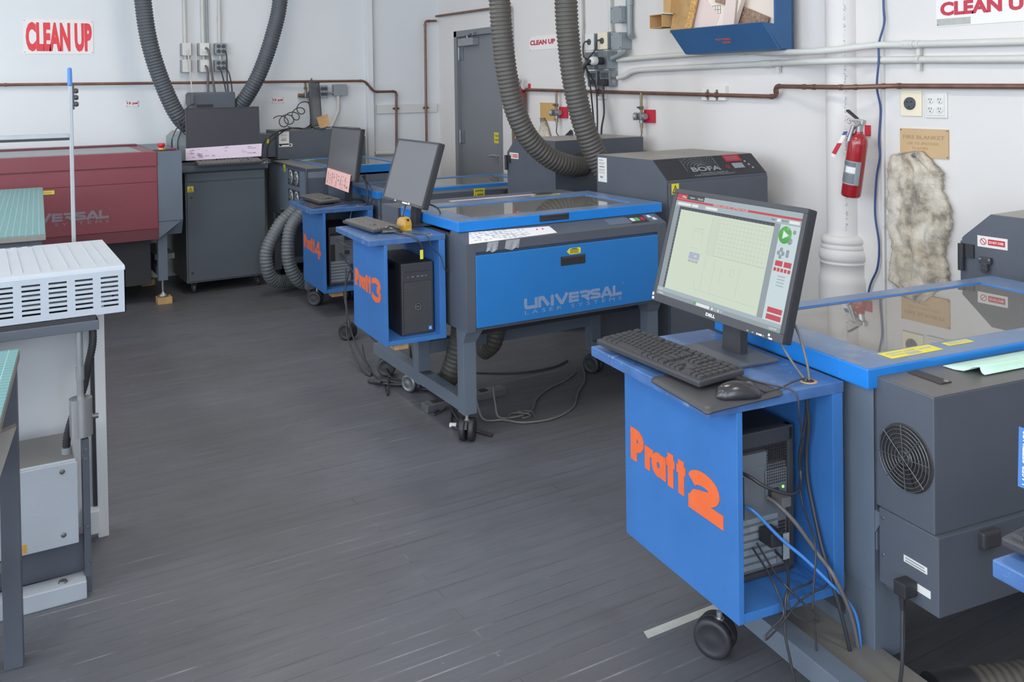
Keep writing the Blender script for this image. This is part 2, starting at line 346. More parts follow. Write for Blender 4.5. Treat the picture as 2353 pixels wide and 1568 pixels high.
def solo(name, mb, mats, label, cat, group=None):
    xs = [v[0] for v in mb.v]; ys = [v[1] for v in mb.v]; zs = [v[2] for v in mb.v]
    c = ((min(xs)+max(xs))/2, (min(ys)+max(ys))/2, min(zs))
    mb.v = [(v[0]-c[0], v[1]-c[1], v[2]-c[2]) for v in mb.v]
    o = part(name, mb, mats); o.location = c; o['label'] = label; o['category'] = cat
    if group: o['group'] = group
    return o
def struct(name, mb, mats, parent=None):
    o = part(name, mb, mats, parent)
    if parent is None: o['kind'] = 'structure'
    return o
def spline(pts, k=8):
    P = [Vector(p) for p in pts]; out = []
    for i in range(len(P)-1):
        a, b, c, d = P[max(i-1,0)], P[i], P[i+1], P[min(i+2,len(P)-1)]
        for j in range(k):
            t = j/k; out.append(0.5*((2*b)+(c-a)*t+(2*a-5*b+4*c-d)*t*t+(3*b-a-3*c+d)*t**3))
    out.append(P[-1]); return out
def resample(pts, step):
    out = [pts[0].copy()]; acc = 0.0
    for a, b in zip(pts, pts[1:]):
        L = (b-a).length
        while L > 0 and acc+L >= step:
            t = (step-acc)/L; a = a+(b-a)*t; out.append(a.copy()); L = (b-a).length; acc = 0.0
        acc += L
    out.append(pts[-1].copy()); return out
def ribbed(mb, pts, r, pitch=0.024, depth=0.10, n=18, mi=0):
    P = resample(spline(pts, 14), pitch/4)
    return mb.tube(P, r, n, mi, True, lambda i: (1.0, 1-depth*.4, 1-depth, 1-depth*.4)[i % 4])
def cord(mb, pts, r, n=7, k=7, mi=0): return mb.tube(spline(pts, k), r, n, mi)
_fonts = {}
def text(mb, s, o, u, v, w, h, thick=0.0008, bold=0.0, mi=0, track=1.0):
    """lettering as geometry: lower left corner o, reading direction u, up direction v, fitted to w x h"""
    if 'M' in s: bold = 0.0
    key = (s, bold, track)
    if key not in _fonts:
        cu = bpy.data.curves.new('t', 'FONT'); cu.body = s; cu.offset = bold; cu.resolution_u = 3; cu.space_character = track
        ob = bpy.data.objects.new('t', cu); COL.objects.link(ob)
        dg = bpy.context.evaluated_depsgraph_get(); me = bpy.data.meshes.new_from_object(ob.evaluated_get(dg))
        _fonts[key] = ([tuple(q.co) for q in me.vertices], [tuple(p.vertices) for p in me.polygons])
        bpy.data.objects.remove(ob); bpy.data.curves.remove(cu); bpy.data.meshes.remove(me)
    V, F = _fonts[key]
    x0 = min(q[0] for q in V); x1 = max(q[0] for q in V); y0 = min(q[1] for q in V); y1 = max(q[1] for q in V)
    o = Vector(o); u = Vector(u).normalized(); v = Vector(v).normalized(); n = u.cross(v)
    P = [o+u*((q[0]-x0)/(x1-x0)*w)+v*((q[1]-y0)/(y1-y0)*h) for q in V]
    # front face and a shallow rim so the lettering has real thickness
    k = len(P); edges = {}
    for f in F:
        for i in range(len(f)):
            a, b = f[i], f[(i+1) % len(f)]; e = (min(a,b), max(a,b)); edges[e] = edges.get(e, 0)+1
    rim = [(a,b,k+b,k+a) for (a,b), c in edges.items() if c == 1]
    mb.add([p+n*thick for p in P]+P, list(F)+rim, mi); return mb
_lay = [0]
def stroke(mb, pts, w, o, u, v, n, thick=0.001, mi=0, closed=False):
    """thick flat brush stroke through 2D points on the plane (o,u,v)"""
    o = Vector(o); u = Vector(u); v = Vector(v); n = Vector(n); P = [Vector((p[0],p[1])) for p in pts]; Lp = []; Rp = []
    m = len(P)
    for i, p in enumerate(P):
        a = P[(i-1) % m] if (closed or i > 0) else None; b = P[(i+1) % m] if (closed or i < m-1) else None
        d1 = (p-a).normalized() if a is not None else None; d2 = (b-p).normalized() if b is not None else None
        d = (d1+d2).normalized() if (d1 is not None and d2 is not None) else (d1 if d1 is not None else d2)
        nn = Vector((-d.y, d.x)); k = 1.0
        if d1 is not None and d2 is not None: k = 1/max(0.5, nn.dot(Vector((-d1.y,d1.x))))
        Lp.append(p+nn*w/2*k); Rp.append(p-nn*w/2*k)
    W3 = lambda q, t: o+u*q.x+v*q.y+n*t
    rng = range(m if closed else m-1)
    for i in rng:
        j = (i+1) % m; _lay[0] = (_lay[0]+1) % 14; tk = thick+_lay[0]*.00004 if thick > .0009 else thick+_lay[0]*.000012
        mb.hexa([W3(Lp[i],0),W3(Lp[j],0),W3(Rp[j],0),W3(Rp[i],0),W3(Lp[i],tk),W3(Lp[j],tk),W3(Rp[j],tk),W3(Rp[i],tk)], mi)
    return mb
def arc(cx, cy, rx, ry, a0, a1, n=10): return [(cx+rx*math.cos(rad(a0+(a1-a0)*i/n)), cy+ry*math.sin(rad(a0+(a1-a0)*i/n))) for i in range(n+1)]
def sticker(parent, name, mats, o, u, v, w, h, t=0.0008, lines=(), label=None, ink='ink'):
    """thin label lying on a surface; lines: (text, x, y, w, h) fractions or ('bar',...)"""
    o = Vector(o); u = Vector(u).normalized(); v = Vector(v).normalized(); n = u.cross(v); mb = MB()
    c = [o, o+u*w, o+u*w+v*h, o+v*h]; mb.hexa(c+[q+n*t for q in c])
    st = part(name, mb, mats, parent, label)
    if lines:
        lb = MB()
        for ln in lines:
            p = o+u*(ln[1]*w)+v*(ln[2]*h)+n*(t+0.0002)
            if ln[0] == 'bar':
                ww, hh = ln[3]*w, ln[4]*h; q = [p, p+u*ww, p+u*ww+v*hh, p+v*hh]; lb.hexa(q+[a+n*0.0004 for a in q])
            elif ln[0] == 'tri':
                ww, hh = ln[3]*w, ln[4]*h; stroke(lb, [(0,0),(ww,0),(ww/2,hh)], hh*.13, p, u, v, n, 0.0004, 0, True); stroke(lb, [(ww/2,hh*.25),(ww/2,hh*.62)], hh*.13, p, u, v, n, 0.0004)
            else: text(lb, ln[0], p, u, v, ln[3]*w, ln[4]*h, 0.0004, bold=ln[5] if len(ln) > 5 else 0.01)
        part('print', lb, ink, st)
    return st
def copy_tree(o, parent=None):
    c = o.copy(); COL.objects.link(c)
    if parent is not None: c.parent = parent
    for ch in list(o.children): copy_tree(ch, c)
    return c
X_, Y_, Z_ = Vector((1,0,0)), Vector((0,1,0)), Vector((0,0,1))
# ------------------------------------------------------------------ the room
struct('floor', MB().box(XL-.2,XR+.2,YF-.2,YB+.2,-.1,0), 'floor')
struct('ceiling', MB().box(XL-.2,XR+.2,YF-.2,YB+.2,ZC,ZC+.1), 'ceiling')
struct('wall_back', MB().box(XL-.2,XR+.2,YB,YB+.2,0,ZC), 'wall_back')
DY0, DY1, DZ = 6.86, 7.725, 2.07                        # door opening in the right wall
w = MB(); w.box(XR,XR+.2,YF-.2,DY0,0,ZC); w.box(XR,XR+.2,DY1,YB,0,ZC); w.box(XR,XR+.2,DY0,DY1,DZ,ZC)
struct('wall_right', w, 'wall')
def holed_wall(name, axis, at, t, lo, hi, holes):
    w = MB(); zs0, zs1 = 0.9, 3.2; c = lo
    def bx(a, b, z0, z1):
        if axis == 'x': w.box(at, at+t, a, b, z0, z1)
        else: w.box(a, b, at, at+t, z0, z1)
    for a, b in holes: bx(c, a, 0, ZC); bx(a, b, 0, zs0); bx(a, b, zs1, ZC); c = b
    bx(c, hi, 0, ZC); return struct(name, w, 'wall')
HL = [(y-.98, y+.98) for (y,) in WIN_L]; HF = [(x-.93, x+.93) for x in WIN_F]
holed_wall('wall_left', 'x', XL-.2, .2, YF-.2, YB+.2, HL)
holed_wall('wall_front', 'y', YF-.2, .2, XL, XR, HF)
n_ = 0
for a, b in HL:
    n_ += 1; g = struct('window_%d' % n_, MB().box(XL-.12,XL-.10,a,b,.9,3.2), 'sky')
    f = MB()
    for y in (a, (a+b)/2-.02, b-.05): f.box(XL-.10,XL-.04,y,y+.05,.9,3.2)
    for z in (.9, 2.03, 3.15): f.box(XL-.10,XL-.04,a,b,z,z+.05)
    part('window_frame', f, 'trim', g)
for a, b in HF:
    n_ += 1; g = struct('window_%d' % n_, MB().box(a,b,YF-.12,YF-.10,.9,3.2), 'sky')
    f = MB()
    for x in (a, (a+b)/2-.02, b-.05): f.box(x,x+.05,YF-.10,YF-.04,.9,3.2)
    for z in (.9, 2.03, 3.15): f.box(a,b,YF-.10,YF-.04,z,z+.05)
    part('window_frame', f, 'trim', g)
# ceiling lamps
for i, (x, y) in enumerate(LAMPS):
    t = thing('ceiling_lamp', 'white fluorescent ceiling lamp hung above the work aisle, out of the picture', 'ceiling lamp', (x,y,ZC), 0, 'fluorescent ceiling lamps')
    part('housing', MB().box(-.18,.18,-.7,.7,-.08,0,.01), 'white', t); part('diffuser', MB().box(-.15,.15,-.66,.66,-.11,-.08,.01), 'lamp', t)
# pilaster on the back wall, recessed panel corner and wall trim
struct('trim_1', MB().box(3.165,3.225,YB-.055,YB,0,ZC,.004), 'wall_back')
struct('trim_2', MB().box(XR-.016,XR,2.997,3.012,0,ZC,.003), 'trim')
struct('baseboard_back', MB().box(XL,3.165,YB-.015,YB,0,.12,.004), 'trim')
w = MB(); w.box(XR-.015,XR,YF,DY0-.08,0,.12,.004); w.box(XR-.015,XR,DY1+.08,YB,0,.12,.004); struct('baseboard_right', w, 'trim')
# round cast column half sunk in the right wall, with a ringed base
c = MB(); cx, cy = XR+.005, 3.258
c.lathe([(.094,.70),(.090,.74),(.0885,.78),(.0885,ZC)], (cx,cy,0), n=40)
co = struct('trim_3', c, 'wall')
cb = MB(); cb.lathe([(.134,0),(.134,.50),(.132,.525),(.127,.533),(.1265,.536),(.1255,.537),(.1245,.60),(.126,.601),(.127,.610),(.1225,.612),(.1225,.615),(.130,.622),(.133,.64),(.1325,.655),(.126,.672),(.119,.676),(.119,.679),(.122,.682),(.121,.697),(.113,.700),(.1125,.703),(.119,.708),(.1205,.722),(.116,.737),(.104,.747),(.094,.749),(.088,.750)], (cx,cy-.003,0), n=56)
part('column_base', cb, 'wall', co)
random.seed(5); rg = MB()
for i in range(520):
    z = .78+i*.0052; y = 3.196+random.uniform(-.009,.007); r = random.uniform(.0012,.0042)
    rg.lathe([(0,-r*.3),(r,0),(0,r*.3)], (XR-.060,y,z), (-1,-0.6,random.uniform(-.4,.4)), 6)
part('plaster_ridge', rg, 'wall', co)
# ------------------------------------------------------------------ the grey door
d = MB().box(XR+.03,XR+.075,DY0+.045,DY1-.045,.01,DZ-.045,.002)
door = struct('door_1', d, 'doorgrey')
f = MB(); f.box(XR-.012,XR+.12,DY1-.045,DY1+.012,0,DZ+.012,.003); f.box(XR-.012,XR+.12,DY0-.012,DY0+.045,0,DZ+.012,.003); f.box(XR-.012,XR+.12,DY0-.012,DY1+.012,DZ-.045,DZ+.012,.003)
part('door_frame', f, 'doorgrey', door)
for z in (1.87,1.09,.30):
    h = MB(); h.box(XR+.018,XR+.034,DY1-.11,DY1-.035,z-.06,z+.06,.002); h.cyl((XR+.012,DY1-.045,z-.062),(XR+.012,DY1-.045,z+.062),.010,10)
    part('hinge', h, 'steel', door)
cl = part('door_closer', MB().box(XR-.04,XR+.03,7.31,7.60,1.935,2.005,.006), 'alu', door)
a = MB(); a.cyl((XR-.005,7.47,2.005),(XR-.005,7.47,2.035),.012,10); a.box(XR-.05,XR-.03,7.30,7.48,2.028,2.036); a.box(XR-.05,XR-.012,7.28,7.34,2.02,2.05,.004)
part('closer_arm', a, 'steel', cl)
hd = MB(); hd.lathe([(.034,0),(.034,.008),(.026,.014),(.014,.02),(.012,.055)], (XR+.03,6.925,.95), (-1,0,0), 20); hd.tube(spline([(XR-.025,6.925,.95),(XR-.03,6.96,.952),(XR-.028,7.045,.945)],6),.011,10)
part('door_handle', hd, 'chrome', door)
sticker(door, 'warning_sign', 'yellow', (XR+.029,7.055,1.055), -Y_, Z_, .185, .095, .001, [('THIS DOOR MUST',.08,.58,.84,.22),('REMAIN LOCKED',.1,.2,.8,.22)], 'yellow sign with two lines of dark lettering')
# ------------------------------------------------------------------ signs on the walls
def wall_sign(name, label, wall, a0, a1, z0, z1, txt, mats, tx, cat='sign', t=.004, bold=.02):
    """wall 'b': a = x on the back wall, 'r': a = y on the right wall (a0 is the reader's left edge)"""
    if wall == 'b': o, u = Vector((a0,YB-t,z0)), X_; W_ = a1-a0
    else: o, u = Vector((XR-t,a0,z0)), -Y_; W_ = a0-a1
    n = u.cross(Z_); g = thing(name, label, cat, o)
    H = z1-z0; mb = MB(); c = [Vector(), u*W_, u*W_+Z_*H, Z_*H]; mb.hexa([q-n*t for q in c]+c); part('board', mb, mats[0], g)
    for s, x, y, w_, h_ in txt:
        l = MB(); text(l, s, u*(x*W_)+Z_*(y*H)+n*.0003, u, Z_, w_*W_, h_*H, .0006, bold); part('lettering', l, mats[1], g)
    for x in (.02,.98):
        for y in (.05,.95):
            sc = MB(); sc.lathe([(.004,0),(.003,.002)], u*(x*W_)+Z_*(y*H), n, 8); part('screw', sc, 'screw', g)
    return g
wall_sign('wall_sign', 'white CLEAN UP sign with tall red letters, high on the left of the back wall', 'b', .337,.838,1.866,2.142, [('CLEAN UP',.035,.07,.945,.84)], ('sign','redsign'), None, bold=.055)
wall_sign('wall_sign', 'small white CLEAN UP sign half hidden by a black hose near the door', 'r', 6.385,5.93,1.845,1.957, [('CLEAN UP',.03,.36,.82,.36)], ('sign','redsign2'), None, bold=.05)
s3 = wall_sign('wall_sign', 'large white CLEAN UP sign cut off by the top right corner of the photo', 'r', 2.712,2.20,1.803,1.97, [('CLEAN UP',.045,.29,.88,.39)], ('sign','redsign2'), None, bold=.05)
tp = MB().box(-.0010,-.0002,-.175,-.005,.004,.036); part('tape_patch', tp, 'masking', s3)
wall_sign('pressure_sign', 'tiny 15 psi plate on the back wall left of the hanging ribbed hose', 'b', 1.075,1.168,1.438,1.483, [('15 psi',.05,.24,.90,.56)], ('sign','redsign2'), None, bold=.05)
wall_sign('pressure_sign', 'tiny 15 psi plate on the back wall beside the coiled air hose', 'b', 2.281,2.382,1.440,1.485, [('15 psi',.05,.24,.90,.56)], ('sign','redsign2'), None, bold=.05)
wall_sign('fire_blanket_sign', 'tan FIRE BLANKET board screwed above the stained cloth', 'r', 2.908,2.650,1.180,1.318, [('FIRE BLANKET',.07,.64,.86,.13),('USE TO SMOTHER',.15,.44,.66,.09),('FLAMES',.27,.28,.32,.08)], ('tansign','taninkeng'), None, t=.008, bold=.01)
wall_sign('blank_board', 'plain orange tan board behind the hoses with a rag hanging from it', 'r', 6.226,6.012,1.280,1.420, [], ('tanb','taninkeng'), None, t=.008)
# ------------------------------------------------------------------ copper pipes
def pipe(name, label, runs, r, m, cat, clamps=(), joints=True):
    g = thing(name, label, cat, runs[0][0])
    o = Vector(runs[0][0])
    for P in runs:
        mb = MB(); P = [Vector(p)-o for p in P]; Q = [P[0]]
        for a, b, c in zip(P, P[1:], P[2:]):            # rounded elbows
            k = min(.03, (b-a).length*.45, (c-b).length*.45); p0 = b+(a-b).normalized()*k; p1 = b+(c-b).normalized()*k
            Q += [p0]+[p0*(1-t)**2+b*2*t*(1-t)+p1*t*t for t in (.25,.5,.75)]+[p1]
        Q.append(P[-1]); mb.tube(Q, r, 10); part('tube', mb, m, g)
        if joints:
            for a, b, c in zip(P, P[1:], P[2:]):
                f = MB()
                for e in (a, c):
                    dd = (e-b).normalized(); k = min(.03,(e-b).length*.45); f.cyl(b+dd*k, b+dd*(k+.018), r*1.22, 10)
                part('elbow_joint', f, m, g)
    for p, u in clamps:
        mb = MB(); p = Vector(p)-o; mb.cyl(p-Vector(u)*.008, p+Vector(u)*.008, r*1.5, 10); z = Vector((0,0,1)) if abs(u[2]) < .5 else (X_ if abs(u[1]) < .5 and abs(u[0]) < .5 and abs(p.x+o.x-XR) > .2 else Y_)
        for sgn in (-1,1): mb.cyl(p+z*sgn*r*1.3, p+z*sgn*(r*1.3+.016), .006, 8)
        part('clamp', mb, m, g)
    return g
yb = YB-.035; xr = XR-.035
pipe('copper_pipe', 'long brown copper air pipe running level across the back wall', [[(XL,yb,1.62),(.17,yb,1.626),(3.12,yb-.055,1.627),(3.215,yb-.055,1.524),(3.46,yb,1.524),(3.452,yb,.93)]], .0115, 'copper', 'pipe', [((2.60+.03,yb-.01,1.627),(1,0,0)),((3.456,yb,1.365),(0,0,1))])
pipe('copper_pipe', 'copper pipe rising on the back wall and crossing above the door frame', [[(3.768,yb,1.0),(3.774,yb,2.20),(xr,yb,2.205)],[(xr,yb,2.25),(xr,6.64,2.232),(xr,6.61,1.0)]], .0115, 'copper', 'pipe', [((3.770,yb,1.365),(0,0,1))])
pipe('copper_pipe', 'brown copper air pipe stepping along the right wall under the conduits', [[(xr,6.437,1.0),(xr,6.417,1.526),(xr,3.682,1.472),(xr-.02,3.672,1.531),(xr-.12,3.35,1.526),(xr-.12,3.10,1.522),(xr,2.93,1.526),(xr,YF,1.45)]], .0125, 'copper', 'pipe', [((xr,5.39,1.506),(0,1,0)),((xr,4.245,1.484),(0,1,0)),((xr,4.165,1.482),(0,1,0))])
# painted electrical conduits
def conduit(label, P, r, cat='conduit', m='galv', couplings=(), straps=(), name='conduit'):
    o = Vector(P[0]); g = thing(name, label, cat, o); mb = MB(); mb.tube([q-o for q in spline(P,7)], r, 12); part('tube', mb, m, g)
    for a, b in couplings:
        c = MB(); a, b = Vector(a)-o, Vector(b)-o; c.cyl(a, b, r*1.22, 12)
        for t in (.25,.75): c.lathe([(.004,0),(.003,.004)], a.lerp(b,t)+Vector((-r*1.15,0,0)), (-1,0,0), 6)
        part('coupling', c, m, g)
    for p in straps:
        c = MB(); p = Vector(p)-o; c.cyl(p+Vector((0,-.01,0)), p+Vector((0,.01,0)), r*1.15, 12); c.box(p.x+.0,p.x+.02,p.y-.009,p.y+.009,p.z-r-.035,p.z)
        part('strap', c, m, g)
    return g
xc = XR-.03
conduit('upper white conduit along the right wall just below the blue bin', [(xc,5.16,1.728),(xc,4.6,1.737),(xc,3.93,1.737),(xc-.01,3.80,1.727),(xc-.10,3.42,1.712),(xc-.10,3.20,1.715),(xc-.02,3.0,1.730),(xc,2.85,1.726),(xc,2.0,1.706),(xc,-.5,1.66),(xc,YF,1.60)], .0175, couplings=[((xc,3.97,1.738),(xc,3.92,1.737)),((xc,2.87,1.727),(xc,2.81,1.725))], straps=[(xc,2.79,1.724)])
conduit('lower white conduit along the right wall with a bend at the sockets', [(xc,5.16,1.602),(xc,5.08,1.615),(xc,4.96,1.648),(xc,4.6,1.655),(xc,3.73,1.660),(xc-.10,3.35,1.658),(xc-.10,3.15,1.657),(xc,2.95,1.655),(xc,2.0,1.630),(xc,-.5,1.58),(xc,YF,1.53)], .0175, couplings=[((xc,3.80,1.660),(xc,3.72,1.660))], straps=[(xc,2.79,1.651),(xc,3.68,1.661)])
conduit('thin white vertical conduit beside the second hanging hose', [(xc,5.60,ZC),(xc,5.60,2.0),(xc,5.598,1.72),(xc,5.55,1.60),(xc,5.46,1.56)], .013, couplings=[((xc,5.6,1.98),(xc,5.6,2.03))])
conduit('white vertical conduit entering the cream socket boxes from above', [(xc,5.245,ZC),(xc,5.245,2.3),(xc,5.24,1.93)], .014, couplings=[((xc,5.24,1.93),(xc,5.24,1.96))])
conduit('thick grey vertical conduit beside the two grey switch boxes', [(xc,5.02,ZC),(xc,5.02,2.2),(xc,5.02,1.93),(xc-.01,4.99,1.88)], .021, m='boxgrey', couplings=[((xc,5.02,2.10),(xc,5.02,2.16))])
conduit('short grey elbow conduit linking the switch box to the sockets', [(xc-.03,5.04,1.80),(xc-.03,5.055,1.775),(xc-.03,5.12,1.755),(xc-.03,5.19,1.738)], .017, m='boxgrey')
# socket boxes on the right wall
def sockbox(label, y0, y1, z0, z1, d, face, kind):
    g = thing('socket_box', label, 'socket', (XR, (y0+y1)/2, z0)); W_ = (y1-y0)/2; H = z1-z0
    part('box', MB().box(-d,0,-W_,W_,0,H,.004), 'boxgrey' if kind != 'quad' else 'steel', g)
    part('cover', MB().box(-d-.008,-d,-W_-.002,W_+.002,-.002,H+.002,.003), face, g)
    k = MB()
    for z in (.3,.7): k.lathe([(.017,0),(.017,.0015),(.012,.002)], (-d*.5,-W_,H*z), (0,-1,0), 12)
    part('knockout', k, 'boxgrey', g)
    if kind == 'quad':
        for yy in (-.4,.4):
            for zz in (.28,.72): part('socket_face', MB().box(-d-.012,-d-.008,yy*W_-.019,yy*W_+.019,H*zz-.017,H*zz+.017,.003), 'outlet', g)
    elif kind == 'one': part('socket_face', MB().lathe([(.022,0),(.022,.006),(.017,.008)], (-d-.008,0,H*.5), (-1,0,0), 18), 'outlet', g)
    return g
sockbox('pinkish cream socket box, nearer one of the top pair, right wall', 5.20,5.31,1.808,1.925,.085,'pvc','one')
sockbox('cream socket box, farther one of the top pair, right wall', 5.36,5.465,1.808,1.925,.085,'white','one')
sockbox('grey socket box in the middle row holding a large plug, nearer one', 5.20,5.31,1.668,1.790,.085,'steel','one')
sockbox('grey socket box in the middle row, farther one behind a large plug', 5.36,5.47,1.668,1.790,.085,'steel','one')
sockbox('metal four-outlet box in the lowest row, nearer one', 5.20,5.31,1.545,1.655,.07,'steel','quad')
sockbox('metal four-outlet box in the lowest row, farther one', 5.35,5.46,1.545,1.655,.07,'steel','quad')
g = thing('blank_plate', 'blank grey wall plate under the socket cluster behind the copper pipe', 'wall plate', (XR,5.40,1.45)); part('plate', MB().box(-.012,0,-.07,.07,0,.11,.004), 'trim', g)
for nm, z0, z1, lab in (('switch_box',1.985,2.095,'small grey switch box high on the right wall beside the thick conduit'),('switch_box',1.800,1.915,'grey switch box just above the grey elbow conduit')):
    g = thing(nm, lab, 'switch box', (XR,5.09,z0)); part('box', MB().box(-.085,0,-.055,.06,0,z1-z0,.003), 'boxgrey', g); part('cover', MB().box(-.093,-.085,-.057,.062,-.002,z1-z0+.002,.003), 'boxgrey', g)
    k = MB()
    for y in (-.045,.05):
        for z in (.01,z1-z0-.01): k.lathe([(.005,0),(.004,.003)], (-.093,y,z), (-1,0,0), 8)
    part('screw', k, 'screw', g)
def bigplug(label, y, z):
    g = thing('power_plug', label, 'plug', (XR-.093,y,z)); p = MB(); p.lathe([(.026,0),(.028,.02),(.028,.055),(.022,.06)], (0,0,0), (-1,0,0), 18); part('plug_body', p, 'blackdeep', g)
    q = MB(); q.lathe([(.029,.055),(.031,.075),(.026,.10),(.014,.105)], (0,0,0), (-1,0,0), 18); part('plug_collar', q, 'trim', g); return g
bigplug('black and white twist plug in the nearer middle socket', 5.255,1.725)
bigplug('black and white twist plug in the farther middle socket', 5.415,1.725)
# hanging cables from the sockets
def cable(label, P, r, m='cable', cat='cable', group=None, name='power_cable', k=8, n=7): return solo(name, cord(MB(), P, r, n, k), m, label, cat, group)
cable('thin black cord looping from the farther cream socket', [(XR-.095,5.415,1.872),(XR-.125,5.43,1.862),(XR-.13,5.44,1.80),(XR-.12,5.42,1.69),(XR-.10,5.40,1.55),(XR-.13,5.33,1.38),(XR-.18,5.24,1.2),(3.70,5.18,1.09)], .006)
cable('thin black cord looping from the pinkish cream socket', [(XR-.095,5.255,1.872),(XR-.12,5.28,1.865),(XR-.125,5.30,1.80),(XR-.20,5.31,1.70),(XR-.10,5.335,1.55),(XR-.14,5.26,1.36),(XR-.2,5.18,1.18),(3.70,5.12,1.09)], .006)
cable('thick black power cable from the farther twist plug', [(XR-.195,5.415,1.725),(XR-.24,5.40,1.70),(XR-.22,5.38,1.58),(XR-.18,5.33,1.42),(XR-.2,5.23,1.22),(3.69,5.15,1.06)], .012)
cable('thick black power cable from the nearer twist plug', [(XR-.195,5.255,1.725),(XR-.23,5.27,1.70),(XR-.22,5.33,1.60),(XR-.20,5.31,1.46),(XR-.22,5.20,1.24),(3.68,5.10,1.06)], .012)
cable('black cord dropping straight from the lowest socket', [(XR-.10,5.23,1.555),(XR-.11,5.23,1.50),(XR-.10,5.235,1.36),(XR-.12,5.24,1.24),(3.72,5.12,1.08)], .007)
solo('power_plug', MB().box(XR-.125,XR-.083,5.205,5.26,1.55,1.595,.008).cyl((XR-.105,5.232,1.555),(XR-.105,5.232,1.525),.010,10), 'blackdeep', 'flat black plug in the lowest nearer socket', 'plug')
solo('air_hose', MB().tube([Vector((3.72-.0012*i,5.55-.0022*i,1.17+.00035*i))+Vector((0,.022*math.cos(i*.42),.026*math.sin(i*.42))) for i in range(150)], .0035, 6), 'cable', 'small black coiled air hose behind the second hanging hose', 'hose')
# pressure regulators
def regulator(label, y, z, plate=True):
    g = thing('pressure_regulator', label, 'regulator', (XR,y,z)); x = -.045
    part('body', MB().box(x-.022,x+.022,-.022,.022,-.025,.025,.008).cyl((x,0,-.025),(x,0,-.045),.016,14), 'steel', g)
    part('gauge', MB().lathe([(.0,0),(.026,0),(.026,.022),(.022,.024)], (x-.02,.022,0), (-.6,.8,0), 20), 'alu', g)
    part('gauge_dial', MB().lathe([(.020,.0245),(.019,.025)], (x-.02,.022,0), (-.6,.8,0), 20), 'sign', g)
    part('knob', MB().cyl((x,-.022,0),(x,-.05,0),.02,14), 'alu', g)
    part('valve', MB().cyl((x,0,.025),(x,0,.16),.009,10).box(x-.012,x+.012,-.014,.014,.045,.07,.004), 'brass', g)
    part('blue_tap', MB().box(x-.02,x,-.012,.026,.055,.066,.003), 'cablenavy', g)
    part('outlet_fitting', MB().cyl((x,0,-.045),(x,0,-.075),.011,10).cyl((x,0,-.075),(x,0,-.11),.007,10), 'brass', g)
    if plate: part('mount_plate', MB().box(-.02,0,-.098,.005,-.043,.045,.003), 'redplate', g)
    return g
regulator('air pressure regulator with gauge on a red plate, middle of right wall', 4.885,1.337)
regulator('air pressure regulator with gauge mostly hidden behind the second hanging hose', 5.93,1.345)
cable('thin grey air tube sagging from the regulator on the red plate', [(XR-.045,4.885,1.235),(XR-.05,4.89,1.20),(XR-.08,4.94,1.165),(XR-.15,5.02,1.13),(3.72,5.05,1.10)], .004, 'cablegrey', 'tube', name='air_tube')
cable('thin dark air tube curling down from the hidden regulator', [(XR-.045,5.93,1.235),(XR-.045,5.935,1.19),(XR-.06,5.88,1.165),(XR-.12,5.80,1.16),(3.78,5.7,1.17)], .004, 'cable', 'tube', name='air_tube')
b = thing('wall_box', 'white rectangular junction box behind the copper pipe on right wall', 'junction box', (XR,4.21,1.448)); part('box', MB().box(-.03,0,-.11,.10,0,.088,.004), 'white', b)
# socket plates by the fire blanket
g = thing('socket_plate', 'cream square plate with one large round dark outlet', 'socket', (XR,2.847,1.378)); part('plate', MB().box(-.008,0,-.058,.058,0,.124,.003), 'pvc', g)
part('socket_face', MB().lathe([(.031,0),(.031,.006),(.027,.008)], (-.008,.004,.062), (-1,0,0), 24), 'outlet', g)
k = MB()
for y, z in ((.016,.07),(-.008,.07),(.004,.045)): k.box(-.0185,-.0155,y-.005,y+.005,z-.003,z+.003)
part('slot', k, 'ink', g)
g = thing('socket_plate', 'white plate with four outlets beside the round outlet', 'socket', (XR,2.713,1.372)); part('plate', MB().box(-.008,0,-.058,.058,0,.124,.003), 'white', g); part('rim', MB().box(-.012,-.008,-.045,.045,.012,.112,.003), 'white', g)
for y in (-.024,.024):
    for z in (.040,.084):
        f = part('socket_face', MB().lathe([(.017,0),(.017,.003),(.0155,.004)], (-.012,y,z), (-1,0,0), 18), 'white', g)
        k = MB()
        for a in (-.006,.006): k.box(-.0172,-.0158,y+a-.0012,y+a+.0012,z,z+.009)
        k.lathe([(.003,0),(.003,.001)], (-.016,y,z-.008), (-1,0,0), 8); part('slot', k, 'ink', f)
# blue network cable hanging down the wall
solo('network_cable', cord(MB(), [(XR-.02,2.99,ZC),(XR-.02,2.985,2.4),(XR-.02,2.988,1.955),(XR-.025,2.979,1.846),(XR-.05,2.993,1.739),(XR-.055,2.991,1.652),(XR-.05,3.007,1.521),(XR-.025,3.006,1.412),(XR-.02,3.020,1.258),(XR-.02,3.016,1.171),(XR-.02,3.037,1.06),(XR-.02,3.047,.882),(XR-.02,3.025,.73),(XR-.02,3.036,.607),(XR-.02,3.087,.487),(XR-.02,3.12,.25),(XR-.02,3.14,.02)], .0055), 'cablenavy', 'thin blue network cable hanging wavily between column and fire blanket', 'cable')
